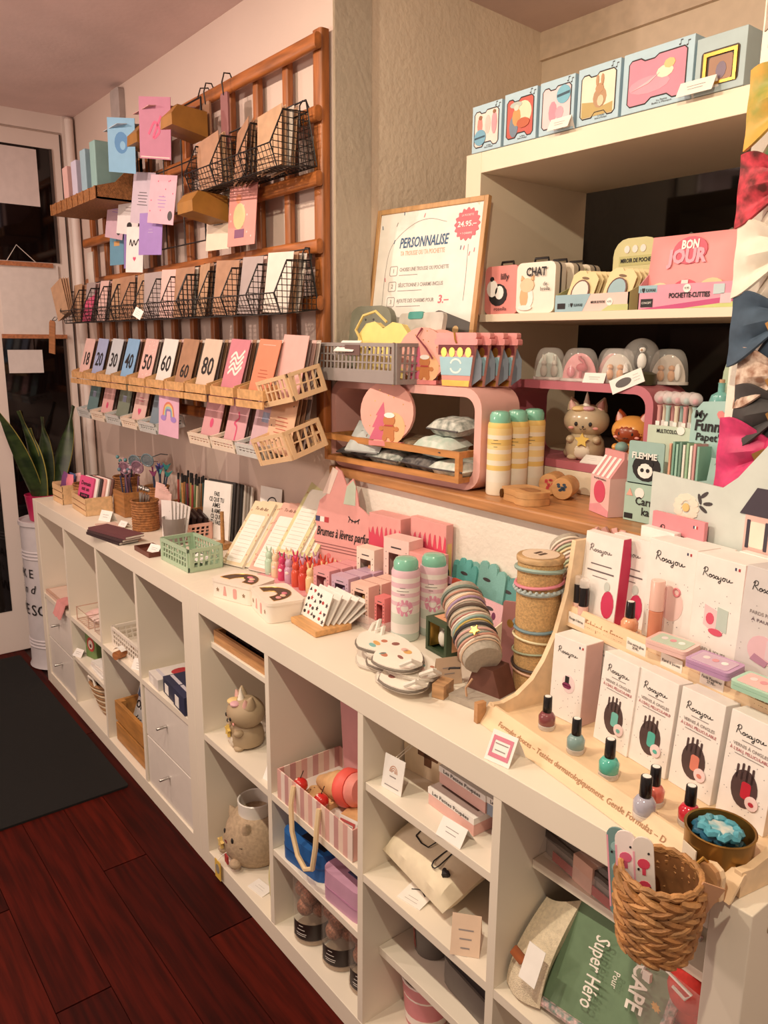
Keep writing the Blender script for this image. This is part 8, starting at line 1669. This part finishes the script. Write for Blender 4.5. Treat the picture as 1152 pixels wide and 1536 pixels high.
# glass jars of copper baubles
COP = mat((186, 122, 92), 0.35, 0.25, var=0.3, scale=220, bump=0.4, bscale=600)
for k, (x, y) in enumerate(((-1.012, 0.062), (-0.908, 0.072), (-0.812, 0.078))):
    q = thing('bauble_jar', f'glass cylinder of copper baubles, {("left", "middle", "right")[k]} on the bottom board', 'jar', (x, y, ZB), (0, 0, R(30)), 'jars of copper baubles')
    MB().lathe([(0.046, 0.0), (0.047, 0.002), (0.047, 0.172)], 26, capt=False).build('glass', clear((240, 230, 220), 0.14), q)
    MB().lathe([(0.0455, 0.002), (0.0455, 0.012)], 24).build('glass_foot', mat((190, 166, 140), 0.15, var=0, alpha=0.7), q)
    mb = MB(); n = 16
    for i in range(n+1):
        a = -2.3+3.2*i/n
        mb.v += [(0.0476*math.cos(a), 0.0476*math.sin(a), 0.016), (0.0476*math.cos(a), 0.0476*math.sin(a), 0.058)]
    for i in range(n): mb.f.append((2*i, 2*i+2, 2*i+3, 2*i+1)); mb.m.append(0)
    mb.build('black_label', mat((40, 26, 24), 0.4), q)
    mb = MB()
    for j, (w_, z) in enumerate(((0.12, 0.05), (0.22, 0.040), (0.3, 0.030), (0.26, 0.025))):
        vs = []
        for i in range(5):
            a = -1.75-w_+2*w_*i/4; vs += [(0.0479*math.cos(a), 0.0479*math.sin(a), z), (0.0479*math.cos(a), 0.0479*math.sin(a), z+0.0016)]
        mb.add(vs, [(2*i, 2*i+2, 2*i+3, 2*i+1) for i in range(4)])
    mb.build('label_print', PAPER, q, smooth=False)
    pos = [(0.0, -0.02, 0.082), (-0.024, 0.004, 0.076), (0.022, 0.006, 0.08), (0.0, 0.022, 0.09), (0.014, -0.018, 0.118), (-0.02, -0.012, 0.115), (0.002, 0.016, 0.128), (-0.012, -0.008, 0.15), (0.018, 0.004, 0.152)]
    for bx_, by_, bz_ in pos:
        o = MB().ball((0, 0, 0), 0.0215, n=14, m=9).build('bauble', COP, None, (x+bx_, y+by_, ZB+bz_)); tag(o, f'copper glitter bauble in the {("left", "middle", "right")[k]} glass jar', 'bauble', 'copper baubles in jars')
# right unit, third column
q = thing('toiletry_pouch', 'cream canvas pouch with a brown cross on the insert shelf', 'pouch', (-0.668, 0.105, 0.6005), (0, 0, R(6)))
MB().prism([(-0.06, 0), (0.06, 0), (0.064, 0.05), (0.058, 0.105), (-0.058, 0.105), (-0.064, 0.05)], 0, 0.06, 'y').build('pouch_body', mat((236, 216, 186), 0.8, var=0.05), q, bevel=0.012); mb = MB().box(-0.025, -0.002, 0.045, 0.025, 0, 0.062).box(-0.0085, -0.002, 0.028, 0.0085, 0, 0.079); mb.build('cross', P(112, 66, 34), q, smooth=False)
MB().box(-0.056, 0.01, 0.105, 0.056, 0.05, 0.112).build('zip_top', P(226, 204, 172), q, smooth=False)
q = thing('hang_tag', 'white product tag with a rainbow on thin cords at the shelf edge', 'tag', (-0.680, 0.024, 0.6005), (-R(10), 0, R(6)))
MB().box(-0.026, 0, 0, 0.026, 0.0015, 0.066).build('tag_card', PAPER, q, smooth=False); mb = MB()
for k in range(3): ribbon(mb, [(-0.010+0.003*k, 0.036), (-0.007+0.002*k, 0.045-0.003*k), (0, 0.049-0.004*k), (0.007-0.002*k, 0.045-0.003*k), (0.010-0.003*k, 0.036)], 0.0016, -0.0006)
mb.build('rainbow_print', P(210, 150, 120), q, smooth=False); MB().box(-0.008, -0.0006, 0.027, 0.008, 0, 0.029).build('print_line', GT, q, smooth=False); MB().box(-0.018, -0.0006, 0.008, 0.018, 0, 0.0095).build('print_line', GT, q, smooth=False)
mb = MB().tube([(-0.003, 0.001, 0.062), (0.004, 0.03, 0.085), (0.0, 0.12, 0.10)], 0.0009, 4).tube([(0.003, 0.001, 0.062), (0.01, 0.03, 0.085), (0.012, 0.12, 0.10)], 0.0009, 4); mb.build('cord', P(236, 226, 206), q)
def doll_box(label, loc, rz, m_, w_=0.12, d_=0.14):
    q = thing('doll_box', label, 'box', loc, (0, 0, rz), 'stacked doll boxes')
    MB().box(-w_/2, 0, 0, w_/2, d_, 0.022).build('lower_tray', m_, q, smooth=False)
    MB().box(-w_/2-0.001, -0.001, 0.0222, w_/2+0.001, d_+0.001, 0.034).build('lid_band', PAPER, q, smooth=False)
    MB().box(-w_/2+0.012, 0.02, 0.0342, w_/2-0.012, d_-0.012, 0.0352).build('window_panel', P(96, 70, 60), q, smooth=False)
    for k in range(2): MB().prism([(-0.04+0.045*k, 0.05), (-0.016+0.045*k, 0.05), (-0.022+0.045*k, 0.085), (-0.034+0.045*k, 0.085)], 0.0353, 0.040).build('doll_dress', P(226, 160, 150), q, smooth=False)
    text('Les Petites Poupées', 0.010, DGREY, q, (0, -0.0018, 0.028), wid=w_*0.8)
doll_box('pink doll box at the lower left of the stack', (-0.548, 0.052, 0.6005), R(-2), P(236, 182, 172)); doll_box('pink doll box at the lower right of the stack', (-0.4245, 0.052, 0.6005), 0, P(236, 182, 172), 0.044)
doll_box('pink doll box on top of the stack', (-0.545, 0.075, 0.6365), R(-2), P(236, 186, 176)); doll_box('blue-grey doll box on top at the divider', (-0.4425, 0.075, 0.6365), 0, P(140, 156, 178), 0.08)
tent('large white price card before the doll boxes', (-0.505, 0.006, 0.6005), R(4), 0.056, 0.032, lean=35)
q = thing('cushion', 'cream cushion with black line drawings on the middle shelf', 'cushion', (-0.625, 0.115, ZM_+0.066), (R(24), R(2), R(-6)))
cushion(0.20, 0.17, 0.08, 14, 2, 0.06).build('cushion_body', mat((240, 226, 198), 0.9, var=0.03, scale=60), q, (0, 0, -0.04))
ZC = 0.038
mb = MB()
ribbon(mb, [(-0.035, -0.03), (0.005, -0.03), (0.005, 0.02), (-0.035, 0.02), (-0.035, -0.03)], 0.003, ZC+0.004, flat='z', sub=2); ribbon(mb, [(-0.02, 0.022), (-0.02, 0.034), (-0.008, 0.034), (-0.008, 0.022)], 0.003, ZC+0.004, flat='z', sub=2)
ribbon(mb, [(0.045+0.02*math.cos(a), 0.03+0.024*math.sin(a)) for a in [2*PI*k/12-PI/2 for k in range(13)]], 0.003, ZC+0.003, flat='z', sub=2); ribbon(mb, [(0.040, 0.006), (0.036, -0.04), (0.046, -0.05), (0.052, -0.04), (0.05, 0.006)], 0.003, ZC+0.003, flat='z', sub=2)
mb.build('line_drawing', INK, q, smooth=False)
for x, y in ((-0.06, 0.01), (0.07, -0.04), (-0.04, 0.05)): MB().prism(list(reversed(heart(x, y, 0.008))), ZC-0.006, ZC+0.004).build('heart_print', INK, q, smooth=False)
card('white swing tag with a black sketch hanging at the shelf edge', (-0.618, 0.018, ZM_+0.001), (-R(82), 0, R(10)), 0.055, 0.05, PAPER, [('w', [(-0.3, 0.6), (0, 0.75), (0.3, 0.6)], 0.04, INK), ('l', 0, 0.3, 0.3, 0.15, 2, GT)], name='swing_tag', cat='tag')
tent('kraft-backed white tent card on the middle shelf', (-0.462, 0.012, ZM_), R(40), 0.05, 0.064, lean=26, m=P(232, 200, 172), lines=4)
q = thing('leg_warmer', 'ribbed rose leg warmer hanging at the third divider', 'leg warmer', (-0.438, 0.10, ZM_), (0, 0, 0))
MB().lathe([(0.026, 0.0), (0.02, 0.02), (0.017, 0.05), (0.022, 0.10), (0.027, 0.13), (0.026, 0.165)], 16).build('knit', mat((214, 160, 140), 0.9, var=0.1, scale=10, stretch=(1, 1, 40)), q)
q = thing('printed_cup', 'grey cup with a red panel on the low insert shelf', 'cup', (-0.665, 0.125, 0.2165)); MB().lathe([(0.034, 0), (0.036, 0.004), (0.043, 0.11), (0.040, 0.11), (0.034, 0.006), (0, 0.006)], 22).build('cup_body', mat((104, 96, 92), 0.5, var=0.04), q)
mb = MB()
for i in range(7):
    a = -2.9+1.1*i/6; mb.v += [(0.0372*math.cos(a), 0.0372*math.sin(a), 0.012), (0.0436*math.cos(a), 0.0436*math.sin(a), 0.105)]
for i in range(6): mb.f.append((2*i, 2*i+2, 2*i+3, 2*i+1)); mb.m.append(0)
mb.build('red_panel', mat((190, 90, 80), 0.5, var=0.4, scale=60), q)
q = thing('zip_case', 'black soft zip bag on the low insert shelf', 'bag', (-0.515, 0.075, 0.2165), (0, 0, R(-6))); MB().prism(rrect(-0.095, 0.0, 0.095, 0.13, 0.04), 0, 0.055).build('bag_body', mat((120, 112, 106), 0.6, var=0.05), q, bevel=0.012); MB().prism(rrect(-0.092, 0.004, 0.092, 0.126, 0.04), 0.056, 0.085).build('bag_lid', mat((46, 40, 42), 0.6, var=0.05), q, bevel=0.012)
q = thing('pink_bucket', 'pink and white striped bucket on the bottom board', 'bucket', (-0.672, 0.12, ZB)); BKP, BKW = mat((214, 130, 140), 0.4, var=0.04), mat((240, 226, 220), 0.4, var=0.02)
MB().lathe([(0.044, 0), (0.047, 0.03), (0.05, 0.07), (0.051, 0.075), (0.052, 0.10), (0.053, 0.103), (0.050, 0.103), (0.046, 0.01), (0, 0.008)], 26, mis=[0, 0, 1, 0, 1, 1, 1, 1, 1]).build('bucket_body', [BKP, BKW], q); MB().tube([(0.0525*math.cos(2*PI*k/26), 0.0525*math.sin(2*PI*k/26), 0.103) for k in range(26)], 0.0022, 5, True).build('rim', BKW, q)
# right unit, fourth column
q = thing('bento_pack', 'clear bag with grey lunch boxes on the top insert shelf', 'pack', (-0.30, 0.095, 0.6055), (0, 0, R(-10)))
for x in (-0.045, 0.06):
    MB().prism(rrect(x-0.05, 0.0, x+0.05, 0.12, 0.02), 0, 0.026).build('lunch_box', mat((150, 140, 132), 0.35, var=0.03), q, bevel=0.003); MB().prism(rrect(x-0.052, -0.002, x+0.052, 0.122, 0.021), 0.028, 0.042).build('lunch_box_lid', mat((78, 68, 64), 0.35, var=0.03), q, bevel=0.003)
MB().box(-0.012, -0.006, 0.0, 0.03, 0.128, 0.0455).build('paper_band', mat((226, 180, 160), 0.5, var=0.08), q, smooth=False); MB().box(-0.06, -0.005, 0.002, -0.012, -0.0035, 0.018).build('red_label', P(190, 60, 56), q, smooth=False); MB().box(0.03, -0.005, 0.002, 0.09, -0.0035, 0.018).build('red_label', P(190, 60, 56), q, smooth=False)
MB().grid(lambda u, v: (-0.115+0.25*u, -0.014+0.15*v, 0.048-0.05*(abs(2*u-1)**8)-0.04*max(0, 0.12-v)*8+0.002*math.sin(20*u+9*v)), 14, 8).build('clear_film', clear((250, 240, 234), 0.16), q)
# folded super hero cape
q = thing('folded_cape', 'folded sage green cape lettered CAPE pour Super Héro', 'cape', (-0.365, 0.012, ZM_), (0, 0, 0))
GRC = mat((112, 138, 108), 0.8, var=0.04, scale=60)
# slanted folded front: a padded slab leaning back
cp = MB()
def capef(u, v):
    x = 0.03+0.21*u; z = 0.012+0.185*v
    return (x+0.035*v*(1-u), 0.022+0.10*v-0.010*math.sin(PI*u)*math.sin(PI*v)**0.6, z*(1-0.12*u)+0.03*u)
cp.grid(capef, 14, 14, 0.03).build('cape_front', GRC, q)
FLO = mat((112, 140, 132), 0.8, var=0.3, scale=130, c2=(226, 190, 190))
edge = [Vector(capef(i/14, 0)) for i in range(15)] + [Vector(capef(1, j/14)) for j in range(1, 15)] + [Vector(capef(i/14, 1)) for i in range(13, -1, -1)]
MB().tube([tuple(p_+Vector((0, -0.001, 0))) for p_ in edge], 0.0075, 6).build('floral_binding', FLO, q)
MB().grid(lambda u, v: (-0.012+0.07*u, 0.012+0.09*v*v-0.012*math.sin(PI*u), 0.008+0.15*v*(0.75+0.25*u)), 8, 10, 0.02).build('fleece_roll', mat((240, 224, 196), 0.95, var=0.08, scale=160, bump=0.6, bscale=500), q)
MB().prism(rrect(-0.012, -0.008, 0.012, 0.008, 0.002), -0.003, 0, 'y').build('leather_patch', wood((160, 84, 36)), q, (0.012, 0.010, 0.075), (-R(30), R(20), 0))
MB().tube([(0.036, -0.004, 0.06), (0.05, -0.004, 0.055), (0.052, -0.004, 0.062), (0.038, -0.004, 0.068), (0.038, -0.004, 0.058)], 0.0008, 4).build('paper_clip', STEEL, q)
MB().box(-0.016, -0.001, -0.028, 0.016, 0, 0.028).build('paper_note', PAPER, q, (0.048, 0.0, 0.088), (-R(24), 0, 0), smooth=False)
mats_w = P(240, 232, 220); CE = (Matrix.Rotation(-R(29), 3, 'X') @ Matrix.Rotation(R(84), 3, 'Y') @ Matrix.Rotation(PI/2, 3, 'X')).to_euler()
text('CAPE', 0.036, mats_w, q, (0.192, 0.056, 0.122), CE, bold=0.02, wid=0.062); text('Pour', 0.015, mats_w, q, (0.160, 0.050, 0.115), CE, wid=0.022); text('Super Héro', 0.034, mats_w, q, (0.128, 0.044, 0.108), CE, bold=0.008, wid=0.10)
# bag of red felt fruits
q = thing('red_toy_bag', 'clear zip bag of red felt strawberries in the near column', 'pack', (-0.112, 0.06, ZM_), (0, 0, R(-6)))
for k, (x, y, z, c3) in enumerate(((-0.03, 0.03, 0.05, (206, 56, 48)), (0.02, 0.035, 0.06, (214, 60, 52)), (-0.01, 0.05, 0.115, (222, 74, 60)), (0.03, 0.05, 0.12, (226, 84, 80)), (-0.035, 0.055, 0.10, (200, 46, 44)), (0.0, 0.03, 0.155, (220, 60, 54)))):
    MB().ball((x, y, z), 0.03, 0.026, 0.034, 12, 8).build('felt_fruit', mat(c3, 0.8, var=0.06, scale=200), q)
MB().prism(star(-0.028, 0.118, 0.008, 0.005, 8), 0.0, 0.001, 'y').build('sun_sticker', P(236, 180, 90), q, smooth=False)
MB().grid(lambda u, v: (-0.062+0.13*u, -0.004-0.012*math.sin(PI*u)*math.sin(PI*v), 0.004+0.19*v), 8, 8).build('clear_film', clear((250, 226, 220), 0.2), q)
MB().tube([(-0.05, -0.006, 0.16), (-0.04, -0.012, 0.185), (-0.01, -0.012, 0.20), (0.03, -0.01, 0.19), (0.02, -0.008, 0.175), (0.0, -0.008, 0.18)], 0.0022, 5).build('cord', P(232, 222, 214), q); MB().box(-0.045, -0.012, 0.158, -0.033, -0.006, 0.172).build('toggle', P(240, 226, 216), q, smooth=False)
# ================================================================== hair bows on the right wall, plant and can by the door
def bow(label, x, z, s, m_, m2, clipm, droop=20, y=0.372, rot=0):
    q = thing('hair_bow', label, 'hair bow', (x+0.012, y, z), (0, R(rot), 0), 'hair bows on the right wall')
    for sg in (-1, 1):
        def f(u, v, sg=sg):
            w_ = 0.012+0.042*math.sin(min(1, u*1.15)*PI/2)
            return (sg*(0.008+0.075*u)*s, -0.008*s-0.016*s*math.sin(PI*u)*(0.6+0.4*math.cos(2*PI*v*2)), (v-0.5)*2*w_*s+(-0.025*u*s)*math.sin(R(droop)))
        MB().grid(f, 10, 10, 0.004*s).build('bow_loop', m_, q)
        MB().grid(lambda u, v, sg=sg: (sg*(0.006+0.045*u+0.02*(v-0.5))*s, -0.004*s-0.006*s*math.sin(3*v), (-0.01-0.075*u)*s), 8, 4, 0.003*s).build('bow_tail', m2, q)
    MB().ball((0, -0.014*s, 0), 0.014*s, 0.012*s, 0.018*s, 12, 8).build('knot', m2, q)
    MB().box(-0.028*s, -0.022*s, -0.006*s, 0.028*s, -0.016*s, 0.006*s).build('clip', clipm, q, (0, 0, 0), (0, R(-30), 0), smooth=False)
CLP = mat((150, 110, 60), 0.35, 0.8)
bow('grey-beige flower bow, highest on the right wall', -0.252, 1.885, 0.55, mat((190, 172, 156), 0.8, var=0.15, scale=60), mat((170, 150, 136), 0.8), CLP)
bow('multicoloured flowery silk bow on the right wall', -0.225, 1.765, 1.0, mat((236, 170, 80), 0.5, var=0.3, scale=22, c2=(150, 150, 70)), mat((190, 90, 110), 0.5, var=0.3, scale=26, c2=(80, 110, 70)), CLP, 40)
bow('red bow with dark dots on the right wall', -0.232, 1.648, 0.95, mat((220, 66, 84), 0.6, var=0.3, scale=48, c2=(90, 30, 30)), mat((236, 220, 206), 0.7, var=0.1), CLP)
bow('white bow with grey sketch print on the right wall', -0.222, 1.555, 1.0, mat((238, 226, 210), 0.7, var=0.06, scale=30), mat((226, 210, 196), 0.7, var=0.1), CLP, 30)
bow('slate blue denim bow on the right wall', -0.218, 1.46, 1.0, mat((70, 88, 108), 0.8, var=0.12, scale=40), mat((60, 76, 96), 0.8), CLP, 50)
bow('white lace bow with brown flowers on the right wall', -0.215, 1.378, 0.85, mat((226, 206, 190), 0.8, var=0.3, scale=60, c2=(150, 110, 90)), mat((236, 224, 210), 0.8), CLP)
bow('charcoal fabric bow on the right wall', -0.205, 1.33, 0.95, mat((70, 66, 66), 0.7, var=0.15, scale=30), mat((56, 52, 54), 0.7), CLP, 60)
bow('bright pink flowered bow, lowest on the right wall', -0.215, 1.27, 1.05, mat((222, 64, 120), 0.55, var=0.15, scale=40), mat((206, 46, 100), 0.55), CLP, 40)
# can and plant
t = thing('metal_can', 'tall white ribbed metal can lettered MAKE kind and be AWESOME', 'can', (-3.17, 0.105, 0.0))
CW = mat((206, 200, 204), 0.4, 0.1, var=0.03)
prof = [(0.115, 0), (0.125, 0.004), (0.118, 0.02)]
for z in (0.10, 0.115, 0.13, 0.50, 0.515, 0.53): prof += [(0.117, z-0.005), (0.121, z), (0.117, z+0.005)]
prof += [(0.117, 0.64), (0.124, 0.645), (0.124, 0.662), (0.118, 0.664), (0.112, 0.655), (0.0, 0.655)]
MB().lathe(prof, 30).build('can_body', CW, t)
for s, z, sz, sh in (('MAKE', 0.435, 0.055, 0), ('kind &', 0.365, 0.055, 0.3), ('AWESOME', 0.27, 0.07, 0)):
    for i, ch in enumerate(s):
        a = R(-128)+R(22)*i
        if ch != ' ': text(ch, sz, INK, t, (0.1195*math.cos(a), 0.1195*math.sin(a), z), (PI/2, 0, a+PI/2), shear=sh, bold=0.004)
t = thing('snake_plant', 'snake plant in a magenta pot standing on the metal can', 'plant', (-3.17, 0.085, 0.6565))
MB().lathe([(0.052, 0), (0.055, 0.004), (0.068, 0.11), (0.07, 0.112), (0.066, 0.113), (0.063, 0.10), (0, 0.098)], 24).build('pot', mat((196, 36, 92), 0.4, var=0.03), t)
MB().lathe([(0.062, 0.0985), (0.0, 0.1005)], 20, capb=False).build('soil', mat((50, 34, 26), 0.9, var=0.3, scale=80), t)
LEAF = mat((56, 74, 36), 0.4, var=0.3, scale=14, c2=(28, 44, 22), stretch=(1, 1, 3)); LEDG = mat((176, 166, 84), 0.45, var=0.1)
for k, (dx, dy, L_, lean, rz, tw) in enumerate(((-0.01, -0.02, 0.46, -18, 30, 10), (0.0, -0.005, 0.38, -4, 24, -15), (0.01, 0.025, 0.42, 32, 30, 20), (-0.02, 0.01, 0.34, 14, 40, 0), (0.02, -0.01, 0.30, 4, 10, 5))):
    def lf(u, v, L_=L_, tw=tw):
        w_ = 0.042*(math.sin(min(1, 0.25+u*0.9)*PI)**0.6 if u < 0.97 else 0.05); a = R(tw)*u
        x = (v-0.5)*2*w_; return (x*math.cos(a), 0.012*(2*v-1)**2+x*math.sin(a)-0.05*u*u, L_*u)
    lo = MB(); lo.grid(lf, 16, 6, 0.003); o = lo.build('leaf', LEAF, t, (dx, dy, 0.098), (R(-lean), 0, R(rz)))
    for v in (0, 1): MB().tube([lf(i/16, v) for i in range(17)], 0.0028, 4).build('leaf_margin', LEDG, o)
# little potted figures by the wall at the door end of the counter
q = thing('wire_figure', 'small wire figure on a white block by the wall', 'figurine', (-2.86, 0.345, ZT)); MB().box(-0.03, -0.015, 0, 0.03, 0.015, 0.05).build('block', P(226, 214, 206), q, smooth=False)
mb = MB().tube([(0, 0, 0.05), (0, 0, 0.09), (0.012, 0, 0.11), (0, 0, 0.125), (-0.012, 0, 0.11), (0, 0, 0.095)], 0.0015, 5).tube([(-0.02, 0, 0.075), (0, 0, 0.085), (0.02, 0, 0.07)], 0.0015, 5); mb.build('wire', BLACKW, q)
flush_texts()
